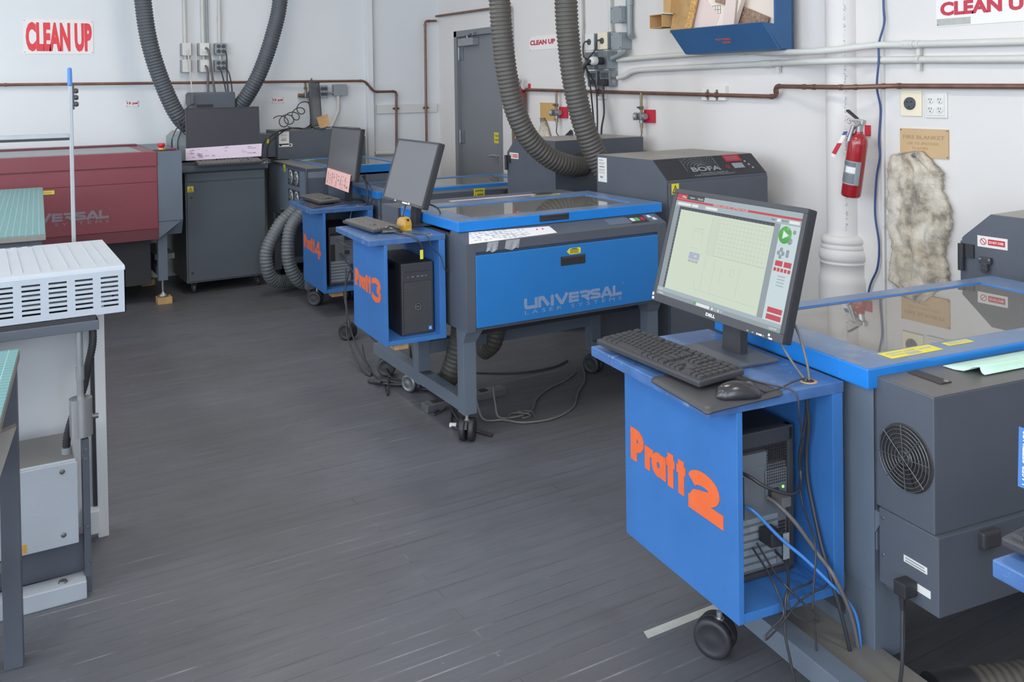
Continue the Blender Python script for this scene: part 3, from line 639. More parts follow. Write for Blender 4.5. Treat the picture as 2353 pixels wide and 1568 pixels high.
# ------------------------------------------------------------------ fire extinguishers
def extinguisher(label, y, z, tilt, full=True):
    g = thing('fire_extinguisher', label, 'fire extinguisher', (XR-.085 if not full else XR-.15, y, z)); R = Matrix.Rotation(rad(tilt),4,'X')
    def P(nm, mb, m, par=g, lab=None): return part(nm, mb.xf(R), m, par, lab)
    cyl = P('cylinder', MB().lathe([(.0,-.30),(.044,-.30),(.048,-.29),(.048,-.03),(.045,-.008),(.034,.012),(.020,.022),(.020,.032)], (0,0,0), n=32), 'fire')
    P('neck', MB().cyl((0,0,.03),(0,0,.075),.018,16), 'chrome')
    P('valve_head', MB().box(-.016,.016,-.024,.026,.066,.092,.005), 'chrome')
    h = MB(); h.hexa([(-.012,.02,.088),(.012,.02,.088),(.012,.085,.118),(-.012,.085,.118),(-.012,.02,.094),(.012,.02,.094),(.012,.085,.126),(-.012,.085,.126)]); P('lever', h, 'ink')
    h = MB(); h.box(-.011,.011,.02,.06,.072,.079,.002); P('carry_handle', h, 'chrome')
    P('gauge', MB().lathe([(.014,0),(.014,.01),(.012,.012)], (-.016,-.002,.072), (-1,0,0), 16), 'alu')
    if full:
        P('pull_ring', MB().tube([(-.022,.05+.013*math.cos(a*PI/8),.075+.013*math.sin(a*PI/8)) for a in range(17)], .0018, 6), 'chrome')
        P('discharge_nozzle', MB().cyl((-.03,.015,.06),(-.045,.02,-.02),.009,12,r1=.012), 'steel')
        lb = MB(); n = 18
        vs = []
        for i in range(n+1):
            a = rad(105+150*i/n); vs += [(.0486*math.cos(a),.0486*math.sin(a),-.235),(.0486*math.cos(a),.0486*math.sin(a),-.115)]
        lb.add(vs, [(2*i,2*i+2,2*i+3,2*i+1) for i in range(n)], smooth=True); l = P('label', lb, 'boxgrey', g, 'grey instruction label')
        q = MB(); vs = []
        for i in range(7):
            a = rad(165+60*i/6); vs += [(.0490*math.cos(a),.0490*math.sin(a),-.175),(.0490*math.cos(a),.0490*math.sin(a),-.145)]
        q.add(vs, [(2*i,2*i+2,2*i+3,2*i+1) for i in range(6)]); P('barcode_patch', q, 'sign', l)
        q = MB()
        for z_ in (-.125,-.132,-.139,-.185,-.193,-.201,-.209,-.217,-.225):
            a0 = 130; vs = []
            for i in range(9):
                a = rad(a0+95*i/8); vs += [(.0493*math.cos(a),.0493*math.sin(a),z_),(.0493*math.cos(a),.0493*math.sin(a),z_+.0028)]
            q.add(vs, [(2*i,2*i+2,2*i+3,2*i+1) for i in range(8)])
        P('print', q, 'ink', l)
        tg = MB(); c = [(-.03,.04,.03),(-.034,.062,.022),(-.045,.115,-.115),(-.042,.092,-.122)]; tg.hexa([Vector(p) for p in c]+[Vector(p)+Vector((-.001,0,0)) for p in c]); t_ = P('inspection_tag', tg, 'sign')
        tr = MB(); c = [(-.0385,.062,-.04),(-.040,.088,-.045),(-.0445,.110,-.10),(-.0425,.088,-.105)]; tr.hexa([Vector(p)+Vector((-.0012,0,0)) for p in c]+[Vector(p)+Vector((-.0018,0,0)) for p in c]); P('tag_stripe', tr, 'redplate', t_)
        tb = MB(); c = [(-.0305,.042,.026),(-.0345,.062,.02),(-.0365,.070,.0),(-.0325,.048,.004)]; tb.hexa([Vector(p)+Vector((-.0012,0,0)) for p in c]+[Vector(p)+Vector((-.0018,0,0)) for p in c]); P('tag_header', tb, 'cablenavy', t_)
    br = MB(); d = .15 if full else .085; yy = .045 if full else -.05
    br.box(d-.006,d,yy-.002,yy+.034,.0,.055,.003); br.box(.0,d,yy+.004,yy+.028,.0,.005,.002); br.tube([(.0,yy+.016,.002),(-.004,.012,.052),(.0,.0,.058)], .004, 8)
    part('wall_bracket', br, 'redplate', g); return g
extinguisher('red fire extinguisher with label and tag, hung tilted on the column', 3.040,1.272,9.5)
extinguisher('red fire extinguisher mostly hidden by the first hanging hose near the door', 6.43,1.52,4.5,False)
# ------------------------------------------------------------------ cloths
random.seed(11)
def hanging_cloth(name, label, outline, x, thick, m, seedv, cat='blanket'):
    """outline rows: (z, y_left, y_right); sagging folded sheet with a ragged edge"""
    rows = 60; cols = 26; mb = MB(); rnd = random.Random(seedv); zs = [o[0] for o in outline]
    def at(z):
        for a, b in zip(outline, outline[1:]):
            if b[0] <= z <= a[0]:
                t = (a[0]-z)/(a[0]-b[0]); return a[1]+(b[1]-a[1])*t, a[2]+(b[2]-a[2])*t
        return outline[-1][1:]
    V = []
    for i in range(rows+1):
        z = zs[0]+(zs[-1]-zs[0])*i/rows; l, r = at(z); l += rnd.uniform(-.005,.005); r += rnd.uniform(-.006,.006)
        for j in range(cols+1):
            t = j/cols; y = l+(r-l)*t; e = min(t,1-t)
            fold = math.sin(t*9+z*5)*.016+math.sin(t*17-z*11)*.011+math.sin(z*23+t*6)*.009+math.sin(z*41-t*13)*.005
            V.append((x-thick-abs(fold)*min(1,e*6)-.004*rnd.random(), y, z))
    o = len(V); V += [(x, v[1], v[2]) for v in V]
    F = []; c1 = cols+1
    for i in range(rows):
        for j in range(cols):
            a = i*c1+j; F.append((a,a+1,a+c1+1,a+c1)); F.append((o+a,o+a+c1,o+a+c1+1,o+a+1))
    for i in range(rows):
        for j in (0,cols): a = i*c1+j; F.append((a,a+c1,o+a+c1,o+a))
    for j in range(cols):
        for i in (0,rows): a = i*c1+j; F.append((a,a+1,o+a+1,o+a))
    mb.add(V, F, 0, True); g = thing(name, label, cat, (0,0,0)); b_ = part('cloth', mb, m, g)
    fr = MB()
    for i in range(110):
        z = zs[0]+(zs[-1]-zs[0])*(.08+.9*rnd.random()); l, r = at(z); s = rnd.choice((0,1,1)); y = r if s else l; d = -1 if s else 1
        L_ = rnd.uniform(.008,.03)
        fr.tube([(x-.015,y-d*-.004,z),(x-.02,y+d*L_*.6,z-L_*.3),(x-.018,y+d*L_,z-L_*rnd.uniform(.2,1.2))], .0007, 4)
    part('fringe', fr, m, g, None, True)
    return g, b_
OUT = [(1.212,2.80,2.775),(1.207,2.855,2.765),(1.183,2.95,2.745),(1.12,2.962,2.672),(1.03,2.965,2.675),(1.0,2.955,2.655),(.955,2.972,2.634),(.89,2.958,2.628),(.825,2.970,2.64),(.76,2.945,2.668),(.71,2.938,2.665),(.65,2.955,2.648),(.56,2.962,2.645),(.545,2.92,2.66),(.49,2.86,2.73),(.475,2.80,2.77)]
g, b_ = hanging_cloth('fire_blanket', 'stained ragged off-white fire blanket hanging below the tan board', OUT, XR-.012, .022, 'blanket', 3)
part('hook', MB().cyl((XR,2.795,1.195),(XR-.075,2.795,1.192),.005,10).lathe([(.012,0),(.010,.006)], (XR-.06,2.795,1.193), (-1,0,0), 12), 'steel', g)
g, b_ = hanging_cloth('rag', 'small grey white rag hung from the orange tan board', [(1.30,6.162,6.148),(1.26,6.17,6.12),(1.20,6.20,6.09),(1.12,6.25,6.05),(1.0,6.27,6.03)], XR-.012, .02, 'blanket', 8, 'rag')
part('hook', MB().cyl((XR,6.155,1.29),(XR-.05,6.155,1.29),.005,10), 'steel', g)
# ------------------------------------------------------------------ back wall fittings
g = thing('backing_board', 'white painted batten carrying the two vertical copper pipes', 'board', (3.585,YB,1.315)); part('board', MB().box(-.315,.315,-.018,0,0,.085,.003), 'trim', g)
for x in (3.455,3.770): part('clamp', MB().cyl((x-3.585-.03,-.035,.045),(x-3.585+.03,-.035,.045),.008,8), 'copper', g)
conduit('low white iron pipe at the foot of the corner behind the lasers', [(3.23,YB-.05,.945),(3.5,YB-.05,.938),(3.88,YB-.05,.93)], .022, m='trim', name='water_pipe', cat='pipe', couplings=[((3.80,YB-.05,.932),(3.88,YB-.05,.93))])
def bwbox(label, x0, x1, z0, z1, kind):
    g = thing('socket_box', label, 'socket', ((x0+x1)/2,YB,z0)); W_ = (x1-x0)/2; H = z1-z0
    part('box', MB().box(-W_,W_,-.06,0,0,H,.003), 'steel', g); part('cover', MB().box(-W_*.8,W_*.8,-.072,-.06,-.002,H+.002,.003), 'white' if kind != 'quad' else 'boxgrey', g)
    if kind == 'quad':
        for x in (-.4,.4):
            for z in (.28,.72): part('socket_face', MB().lathe([(.017,0),(.017,.004)], (x*W_,-.072,H*z), (0,-1,0), 14), 'outlet', g)
    elif kind == 'round': part('socket_face', MB().lathe([(.026,0),(.026,.008)], (0,-.072,H*.5), (0,-1,0), 18), 'sign', g)
    return g
bwbox('upper white socket box below the leftmost conduit, back wall', 1.506,1.593,1.857,1.960,'one'); bwbox('lower white socket box below the leftmost conduit, back wall', 1.503,1.590,1.717,1.820,'one')
bwbox('upper steel socket box with round white outlet, back wall', 1.645,1.744,1.858,1.962,'round'); bwbox('lower steel socket box with round white outlet, back wall', 1.645,1.744,1.718,1.820,'round')
bwbox('upper four-outlet grey box under the right conduit, back wall', 1.782,1.879,1.866,1.963,'quad'); bwbox('lower four-outlet grey box under the right conduit, back wall', 1.779,1.876,1.723,1.821,'quad')
yc_ = YB-.03
conduit('leftmost vertical conduit on the back wall', [(1.545,yc_,ZC),(1.545,yc_,2.4),(1.545,yc_,1.955)], .015)
conduit('middle vertical conduit on the back wall', [(1.690,yc_,ZC),(1.691,yc_,2.4),(1.692,yc_,1.955)], .016)
conduit('thin grey conduit close beside the middle one on the back wall', [(1.728,yc_,ZC),(1.728,yc_,2.4),(1.728,yc_,1.955)], .009, m='boxgrey')
conduit('right vertical conduit on the back wall', [(1.834,yc_,ZC),(1.832,yc_,2.4),(1.828,yc_,1.955)], .015, couplings=[((1.83,yc_,2.17),(1.83,yc_,2.2))])
for x, lab in ((1.546,'short conduit joining the two white socket boxes'),(1.693,'short conduit joining the two steel socket boxes'),(1.829,'short conduit joining the two four-outlet boxes')): conduit(lab, [(x,yc_,1.86),(x,yc_,1.84),(x,yc_,1.815)], .014)
yk = YB-.09
cable('white cord from the upper white socket box down behind the monitor', [(1.55,yk,1.91),(1.553,yk-.02,1.86),(1.565,yk-.02,1.70),(1.585,yk-.03,1.50),(1.62,yk-.1,1.35)], .006, 'trim')
cable('thick grey cable from the upper round outlet', [(1.70,yk,1.92),(1.72,yk-.03,1.88),(1.74,yk-.03,1.70),(1.765,yk-.03,1.5),(1.77,yk-.06,1.40)], .010, 'cablegrey')
cable('thick grey cable from the lower round outlet', [(1.695,yk,1.77),(1.705,yk-.03,1.72),(1.705,yk-.03,1.6),(1.70,yk-.06,1.40)], .010, 'cablegrey')
cable('thin black cord from the upper four-outlet box', [(1.86,yk,1.90),(1.868,yk-.02,1.84),(1.868,yk-.02,1.66),(1.872,yk-.06,1.42)], .006)
cable('thin black cord from the lower left outlet of the four-outlet box', [(1.815,yk,1.75),(1.825,yk-.02,1.70),(1.85,yk-.02,1.58),(1.865,yk-.06,1.42)], .006)
cable('thin black cord from the lower right outlet of the four-outlet box', [(1.862,yk,1.75),(1.885,yk-.02,1.70),(1.905,yk-.02,1.58),(1.90,yk-.06,1.42)], .006)
g = thing('junction_box', 'square grey junction box beside the upright screen, back wall', 'junction box', (2.895,YB,1.496)); part('box', MB().box(-.06,.06,-.06,0,0,.10,.004), 'boxgrey', g); part('cover', MB().box(-.062,.062,-.068,-.06,-.002,.102,.003), 'boxgrey', g)
conduit('white bent conduit dropping from the square junction box', [(2.875,yc_-.02,1.50),(2.877,yc_-.02,1.42),(2.872,yc_-.02,1.352),(2.845,yc_-.02,1.29),(2.805,yc_-.02,1.21)], .016)
conduit('short conduit from the square junction box to a socket', [(2.84,yc_-.01,1.52),(2.80,yc_-.01,1.52),(2.765,yc_-.01,1.52)], .012, m='boxgrey')
bwbox('half hidden steel socket behind the upright screen', 2.70,2.775,1.48,1.59,'quad')
# regulator with black spiral hose
g = thing('pressure_regulator', 'brass regulator hanging from the back wall pipe above the spiral hose', 'regulator', (2.59,YB-.045,1.50))
part('valve', MB().cyl((-.02,0,.125),(-.012,0,.03),.010,10).box(-.03,-.008,-.012,.012,.055,.08,.003), 'brass', g); part('body', MB().box(-.03,.03,-.022,.022,-.02,.03,.008), 'steel', g)
part('knob', MB().cyl((-.03,0,0),(-.085,0,.002),.019,14), 'brass', g); part('outlet_fitting', MB().cyl((.008,0,-.02),(.014,0,-.07),.010,10).cyl((.014,0,-.07),(.022,-.004,-.11),.007,8), 'brass', g)
P = []; a0 = Vector((2.60,YB-.09,1.42)); a1 = Vector((2.33,YB-.20,1.275))
for i in range(121):
    t = i/120; q = a0.lerp(a1,t)+Vector((0,0,-.035*math.sin(t*PI))); an = t*4.4*2*PI; R_ = .042+.016*t; P.append(q+Vector((R_*math.cos(an)-.045,.02*math.sin(an*.5),R_*math.sin(an)*.9)))
solo('air_hose', MB().tube(P, .0042, 7), 'cable', 'black spiral air hose drooping from the back wall regulator', 'hose')
# ------------------------------------------------------------------ blue model bin on the right wall
g = thing('wall_bin', 'blue wooden bin on the right wall holding cardboard models', 'bin', (XR,3.9,1.73)); part('wall_batten', MB().box(-.06,0,-.30,.30,.05,.10), 'holderdark', g)
yA, yN = 4.28-3.9, 3.53-3.9
fb = MB(); fb.hexa([(3.75-XR,yA,.005),(3.75-XR,yN,.005),(3.77-XR,yN,.0),(3.77-XR,yA,.0),(3.628-XR,yA,.145),(3.628-XR,yN,.145),(3.645-XR,yN,.150),(3.645-XR,yA,.150)]); front = part('front_board', fb, 'holder', g)
part('bottom_board', MB().box(3.775-XR,-.078,yN+.016,yA-.016,.0005,.014), 'holder', g)
for nm, y in (('near_side',yN),('far_side',yA-.014)):
    mb = MB(); mb.prism([(3.772-XR,.004),(-.076,.004),(-.076,.128),(3.648-XR,.146)], 'y', y+.0006, y+.0146); part(nm, mb, 'holder', g)
part('back_board', MB().box(-.075,-.06,yN,yA,.0015,.62), 'holderdark', g)
part('end_board', MB().box(-.20,-.0755,yN+.001,yN+.012,.1285,.62), 'holder', g)
n_f = Vector((-.133,0,-.117)).normalized(); up_f = Vector((-.122,0,.14)).normalized(); l = MB(); o_ = Vector((3.75-XR,0,.005))
for x, z, s in ((.045,.085,'PRATT MODELS'),(.085,.062,'PLEASE ONLY')):
    ww = .115 if z > .07 else .062
    text(l, s, o_+Vector((0,.045-(x-.045),0))+up_f*z+n_f*.0012, -Y_, up_f, ww, .013, .0008, .02)
part('lettering', l, 'orange', front)
# cardboard architecture models leaning in the bin (placed in the plane of the bin: a = towards the door, z = up)
def board(name, label, quad, x, t, m, cat='model'):
    mb = MB(); mb.hexa([(x, q[0], q[1]) for q in quad]+[(x-t, q[0], q[1]) for q in quad]); return solo(name, mb, m, label, cat)
board('foam_board', 'tall pale foam board standing against the back of the blue bin', [(3.98,1.76),(3.66,1.76),(3.56,2.35),(3.92,2.35)], 3.845, .006, 'cardpale', 'model board')
board('particle_board', 'speckled brown particle board wedged low in the blue bin', [(4.02,1.80),(3.70,1.80),(3.66,1.915),(3.92,2.015)], 3.825, .008, 'osb', 'model board')
b_ = board('model_house', 'cream card model house with grid windows in the blue bin', [(4.20,1.80),(3.94,1.76),(3.82,2.03),(4.06,2.14)], 3.80, .03, 'cardpale')
wn = MB()
for i in range(4):
    wn.box(-.0165,-.0155,-.02+i*.022,-.018+i*.022,.20,.25)
for i in range(3): wn.box(-.0165,-.0155,-.02,.048,.20+i*.024,.202+i*.024)
part('window_grid', wn, 'ink', b_)
board('model_roof', 'mauve brown model roof piece above the cream model house', [(4.02,2.03),(3.89,1.99),(3.85,2.10),(3.99,2.14)], 3.765, .012, 'osb', 'model board')
board('model_wall', 'blush pink model wall strip in the middle of the blue bin', [(3.965,1.86),(3.875,1.83),(3.845,2.04),(3.92,2.07)], 3.76, .008, 'cardpink', 'model board')
board('model_wall', 'long blush pink model wall leaning left in the blue bin', [(4.28,1.80),(4.08,1.80),(4.0,1.95),(4.18,2.12)], 3.775, .008, 'cardpink', 'model board')
board('model_strip', 'thin speckled tan strip leaning across the blue bin', [(4.30,1.83),(4.24,1.82),(4.13,2.14),(4.16,2.16)], 3.75, .010, 'osbtan', 'model board')
board('cardboard_sheet', 'large brown cardboard panel leaning out of the blue bin', [(4.42,1.87),(4.27,1.85),(4.15,2.20),(4.33,2.20)], 3.76, .012, 'wood', 'model board')
mb = MB(); mb.hexa([(3.80,4.42,2.0),(3.80,4.36,1.99),(3.70,4.36,1.99),(3.70,4.42,2.0),(3.80,4.42,2.20),(3.80,4.33,2.20),(3.70,4.33,2.20),(3.70,4.42,2.20)]); solo('cardboard_model', mb, 'card', 'orange brown cardboard slab standing left of the cardboard panel', 'model')
bx = thing('cardboard_box', 'little open cardboard box sticking out at the left of the blue bin', 'model', (3.745,4.49,1.905)); 
for nm, a in (('side',(-.05,.05,-.06,-.056,0,.085)),('side',(-.05,.05,.056,.06,0,.085)),('base',(-.05,.05,-.06,.06,0,.004)),('back',(.046,.05,-.06,.06,0,.085)),('top',(-.05,.05,-.06,.06,.081,.085))): part(nm, MB().box(*a), 'card', bx)
# ------------------------------------------------------------------ casters, text and frames
def caster(parent, x, y, ang, r=.052, zt=.17, m='black', label=None, z0=0.0):
    """twin-wheel ball caster standing on z=0"""
    R = Matrix.Translation((x,y,z0)) @ Matrix.Rotation(rad(ang),4,'Z'); zt = zt-z0
    st = MB(); st.cyl((0,-.012,r*1.5),(0,-.012,zt),.008 if zt < .25 else .014,10); st.cyl((0,-.012,r*1.75),(0,-.012,r*1.95),.013,10); c = part('caster', st.xf(R), 'chrome', parent, label)
    for s in (-1,1):
        w_ = MB(); w_.lathe([(r*.35,.006),(r*.94,.008),(r,.014),(r,.026),(r*.94,.032),(r*.72,.034),(r*.68,.032),(r*.3,.036),(.0,.037)], (0,0,r), (s,0,0), 28); part('wheel', w_.xf(R), m, c)
    h = MB()
    for i in range(9):
        a0, a1 = rad(15+i*18), rad(15+(i+1)*18)
        h.hexa([(-.0055,-math.cos(a0)*r*.9,r+math.sin(a0)*r*.9),(.0055,-math.cos(a0)*r*.9,r+math.sin(a0)*r*.9),(.0055,-math.cos(a1)*r*.9,r+math.sin(a1)*r*.9),(-.0055,-math.cos(a1)*r*.9,r+math.sin(a1)*r*.9),
                (-.0055,-math.cos(a0)*r*1.04,r+math.sin(a0)*r*1.04),(.0055,-math.cos(a0)*r*1.04,r+math.sin(a0)*r*1.04),(.0055,-math.cos(a1)*r*1.04,r+math.sin(a1)*r*1.04),(-.0055,-math.cos(a1)*r*1.04,r+math.sin(a1)*r*1.04)])
    part('hood', h.xf(R), m, c); return c
DIGIT = {
 '2': [arc(.46,.66,.42,.20,172,-40,12)+[(.66,.46),(.40,.40),(.18,.34),(.10,.24),(.06,.13)], [(-.10,.14),(1.16,.14)]],
 '3': [arc(.46,.74,.50,.21,165,-75,12), arc(.46,.28,.54,.25,75,-165,14)],
 '4': [[(.66,-.06),(.66,1.04)], [(.66,.92),(.02,.34),(1.06,.34)]],
 '1': [[(.5,0),(.5,1.0)], [(.5,.9),(.25,.72)]]}
def stencil(mb, o, u, v, n, digit):
    """Pratt and a big digit in fat rounded stencil letters; o = cap line left corner"""
    H = .098; T = .0012
    def s(pts, w, x, y0=0.0, sx=1.0, sy=1.0, closed=False): stroke(mb, [(x+p[0]*sx, y0+p[1]*sy) for p in pts], w, o, u, v, n, T, 0, closed)
    w = .027; xh = .068
    s([(0,-H),(0,.0)], .034, .018)                                          # P
    s(arc(.0,-.034,.029,.0205,95,-95,12), .027, .032)
    s([(0,-H),(0,-H+xh)], w, .094); s([(0,-H+xh-.013),(.028,-H+xh-.013)], .024, .096)   # r
    s(arc(0,0,.0215,.0225,0,360,18)[:-1], .026, .152, -H+.0345, closed=True); s([(0,-H),(0,-H+xh)], w*.85, .179)  # a
    for x in (.214,.266):                                                   # t t
        s([(0,-H-.005),(0,-.008)], w, x); s([(-.021,-.034),(.021,-.034)], .023, x)
    for stv in DIGIT[digit]: s(stv, .038 if digit == '2' else .031, .312, -.119, .122, .112)
    return mb
def wide_logo(x, y, z, w, h):
    """UNIVERSAL in wide square letters on a plane facing -y"""
    mb = MB(); t = h*.31; e = t/2
    def s(pts, x0, x1, ww=t): stroke(mb, [(x0+p[0]*(x1-x0), p[1]*h) for p in pts], ww, (x,y,z), X_, Z_, -Y_, .0006)
    u = w/1150.0; B = e/h; T = 1-e/h
    def L_(a, b): return a*u, b*u
    a, b = L_(0+14,145-14); s([(0,1),(0,.30),(.06,B+.03),(.2,B),(1,B)], a, b); s([(1,0),(1,1)], a, b)
    a, b = L_(155,285); s([(.12,0),(.12,1)], a, b); s([(.2,T),(.42,T),(.9,.0+B*.6)], a, b, t*1.15)
    a, b = L_(300,330); s([(.5,0),(.5,1)], a, b, t*1.05)
    a, b = L_(345,500); s([(.07,1),(.47,B),(.56,B),(.93,1)], a, b, t*1.05)
    a, b = L_(510,625); s([(.12,0),(.12,1)], a, b); [s([(.1,v),(1,v)], a, b, t*.8) for v in (B,.5,T)]
    a, b = L_(640,755); s([(.0,T),(.72,T),(.92,T-.06),(.95,.66),(.90,.52),(.70,.46),(.15,.46)], a, b, t*.85); s([(.5,.44),(.95,.04)], a, b, t*1.1)
    a, b = L_(765,880); s([(1,T),(.22,T),(.07,T-.08),(.07,.62),(.22,.52),(.80,.48),(.94,.40),(.94,.22),(.80,B),(.0,B)], a, b, t*.85)
    a, b = L_(890,1035); s([(.07,0),(.46,T),(.56,T),(.93,0)], a, b, t*1.05); s([(.28,.24),(.75,.24)], a, b, t*.7)
    a, b = L_(1040,1150); s([(.12,1),(.12,0)], a, b); s([(.12,B),(1,B)], a, b)
    return mb
def cart(digit, label, o, yaw, bw=.352, bd=.545, td=.60, cast=((.05,.13,20),(.30,.10,-30),(.055,.46,60),(.30,.47,15)), zb=.17, full=True, s=1.0):
    dz = 1.55*(1-s); g = thing('computer_cart', label, 'cart', (o[0],o[1],dz), yaw); g.scale = (s,s,s); zt = .745
    lp = part('side_panel', MB().box(0,.018,0,bd,zb,zt-.03,.002), 'bluecart', g)
    part('side_panel', MB().box(bw-.036,bw,0,bd,zb,zt-.03,.002), 'bluecart', g)
    part('base_board', MB().box(.018,bw-.036,.002,bd,zb,zb+.024,.002), 'bluecart', g)
    top = MB(); top.box(-.085,bw+.004,0,td,zt-.03,zt,.003); part('cart_top', top, 'bluetop', g, 'scuffed blue top')
    # cable hole in the top: a dark ring of raw wood
    h = MB(); h.lathe([(.024,0),(.024,.0006),(.015,.0007)], (.272,.042,zt), (0,0,1), 20); part('cable_hole', h, 'wood', g); h = MB(); h.lathe([(.015,0),(.015,.0012),(.0,.0012)], (.272,.042,zt), (0,0,1), 16); part('hole_shadow', h, 'ink', g)
    mb = MB(); stencil(mb, Vector((-.0003,.512,.512)), -Y_, Z_, -X_, digit); part('lettering', mb, 'orange', lp)
    for x, y, a in cast: caster(g, x, y, a, .052/s, zb, z0=-dz/s)
    for y in (.10,.40): part('mounting_bracket', MB().box(bw-.002,bw+.05 if digit != '4' else bw+.03,y,y+.06,.36,.40,.002), 'grey', g)
    if full: part('wood_block', MB().box(.06,.14,.03,.11,zb-.035,zb,.002), 'wood', g)
    return g
C2s, C3s, C4s = .93, .80, 1.0
C2o, C2y = (1.529,1.580), -6.2; C3o, C3y = (1.491,3.631), -2.9; C4o, C4y = (2.007,5.952), -3.1
cart('2', 'blue computer cart stencilled Pratt 2 in orange, nearest the camera', C2o, C2y, full=False, s=C2s, cast=())
cart('3', 'blue computer cart stencilled Pratt 3 in orange, left of the big blue laser', C3o, C3y, cast=(), s=C3s)
cart('4', 'blue computer cart stencilled Pratt 4 in orange, farthest of the lettered carts', C4o, C4y, cast=((.30,.07,15),(.054,.43,50),(.30,.47,15)))
# the cart cut off at the right edge
C1y = -6.2; _a = rad(C1y); C1o = (1.455+.085*math.cos(_a)+.60*math.sin(_a), .908+.085*math.sin(_a)-.60*math.cos(_a))
cart('1', 'blue computer cart of which only one corner shows at the right edge', C1o, C1y, full=False)
# ------------------------------------------------------------------ laser with the big blue front door (faces the camera)
def lid(g, x0, x1, y0, y1, z0, z1, wx0, wx1, wy0, wy1, handle=None, name='lid'):
    """framed lid with a glass window"""
    m = MB()
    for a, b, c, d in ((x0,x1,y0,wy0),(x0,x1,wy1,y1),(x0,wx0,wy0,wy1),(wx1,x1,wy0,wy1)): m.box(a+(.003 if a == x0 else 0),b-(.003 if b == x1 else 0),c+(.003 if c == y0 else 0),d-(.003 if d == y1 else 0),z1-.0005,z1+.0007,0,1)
    m.box(x0,x1,y0,wy0,z0,z1,.004); m.box(x0,x1,wy1,y1,z0,z1,.004); m.box(x0,wx0,wy0-.004,wy1+.004,z0,z1,.004); m.box(wx1,x1,wy0-.004,wy1+.004,z0,z1,.004)
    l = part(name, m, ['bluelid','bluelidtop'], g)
    part('window_seal', MB().box(wx0-.001,wx0+.008,wy0,wy1,z1-.012,z1-.0045).box(wx1-.008,wx1+.001,wy0,wy1,z1-.012,z1-.0045).box(wx0,wx1,wy0-.001,wy0+.008,z1-.012,z1-.0045).box(wx0,wx1,wy1-.008,wy1+.001,z1-.012,z1-.0045), 'blackdeep', l)
    part('window_glass', MB().box(wx0,wx1,wy0,wy1,z1-.008,z1-.004), 'glass', l)
    if handle: 
        a, b = handle; f = MB(); f.box(a,b,y0-.003,y0+.004,z0+.012,z0+.042,.002); part('handle_recess', f, 'blackdeep', l)
        part('handle_lip', MB().box(a+.012,b-.012,y0-.006,y0,z0+.034,z0+.042,.002), 'black', l)
    return l
L3o, L3y = (1.835,3.549), -.8
g = thing('laser_cutter', 'large laser cutter with blue front door lettered UNIVERSAL, facing the camera', 'laser cutter', (L3o[0],L3o[1],0), L3y)
x0, x1, yb0, yb1 = -.04, 1.052, -.088, .87
prof = [(yb0,.497),(yb0,.880),(0.012,.918),(.06,.918),(.06,.90),(.655,.90),(.655,.955),(yb1,.955),(yb1,.497)]
bd = MB(); bd.prism(prof, 'x', x0, x0+.03); bd.prism(prof, 'x', x1-.03, x1)
bd.prism([(yb0,.84),(yb0,.880),(.012,.918),(.06,.918),(.06,.84)], 'x', x0+.03, x1-.03)
bd.box(x0+.03,x1-.03,yb0+.012,yb1,.497,.53); bd.box(x0+.03,x1-.03,.645,yb1,.53,.955,.003); bd.box(x0+.03,x0+.05,yb0,.66,.53,.84); bd.box(x1-.05,x1-.03,yb0,.66,.53,.84); bd.box(x0+.03,x1-.03,yb0+.02,yb0+.05,.53,.84)
bd.box(x0+.03,x1-.03,.0,.66,.70,.715)
body = part('body', bd, 'greydark', g)
part('front_strip', MB().box(x0,.004,yb0-.0015,yb0+.004,.497,.880,.0015), 'greydark', body); part('front_strip', MB().box(.998,x1,yb0-.0015,yb0+.004,.497,.880,.0015), 'greydark', body)
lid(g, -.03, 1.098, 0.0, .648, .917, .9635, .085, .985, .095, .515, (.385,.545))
dr = part('front_door', MB().box(.006,.996,yb0-.006,yb0+.02,.5125,.8265,.003), 'bluedoor', g)
part('handle_recess', MB().box(.437,.571,yb0-.0075,yb0,.735,.777,.001), 'blackdeep', dr); part('handle_lip', MB().box(.445,.563,yb0-.009,yb0-.002,.766,.775,.001), 'black', dr)
part('logo', wide_logo(.243, yb0-.0062, .562, .532, .0485), 'logogrey', dr)
lg = MB(); text(lg, 'LASER SYSTEMS', (.245,yb0-.0062,.5395), X_, Z_, .529, .0165, .0006, .012, 0, 1.7); part('logo_line', lg, 'logogrey', dr)
mk = MB(); stroke(mk, arc(.783,.618,.004,.004,0,360,10)[:-1], .0012, (0,yb0-.0062,0), X_, Z_, -Y_, .0005, 0, True); part('registered_mark', mk, 'logogrey', dr)
yl = MB(); yl.prism([(.470,.797),(.486,.811),(.541,.811),(.546,.806),(.546,.787),(.541,.783),(.486,.783)], 'y', yb0-.0066, yb0-.006); l = part('warning_label', yl, 'yellow', dr, 'yellow arrow shaped warning label')
tx = MB()
for i in range(4): tx.box(.487,.536-.006*(i%2),yb0-.0070,yb0-.0066,.788+i*.0055,.7905+i*.0055)
tx.box(.497,.525,yb0-.0070,yb0-.0066,.8075,.8095); part('print', tx, 'ink', l)
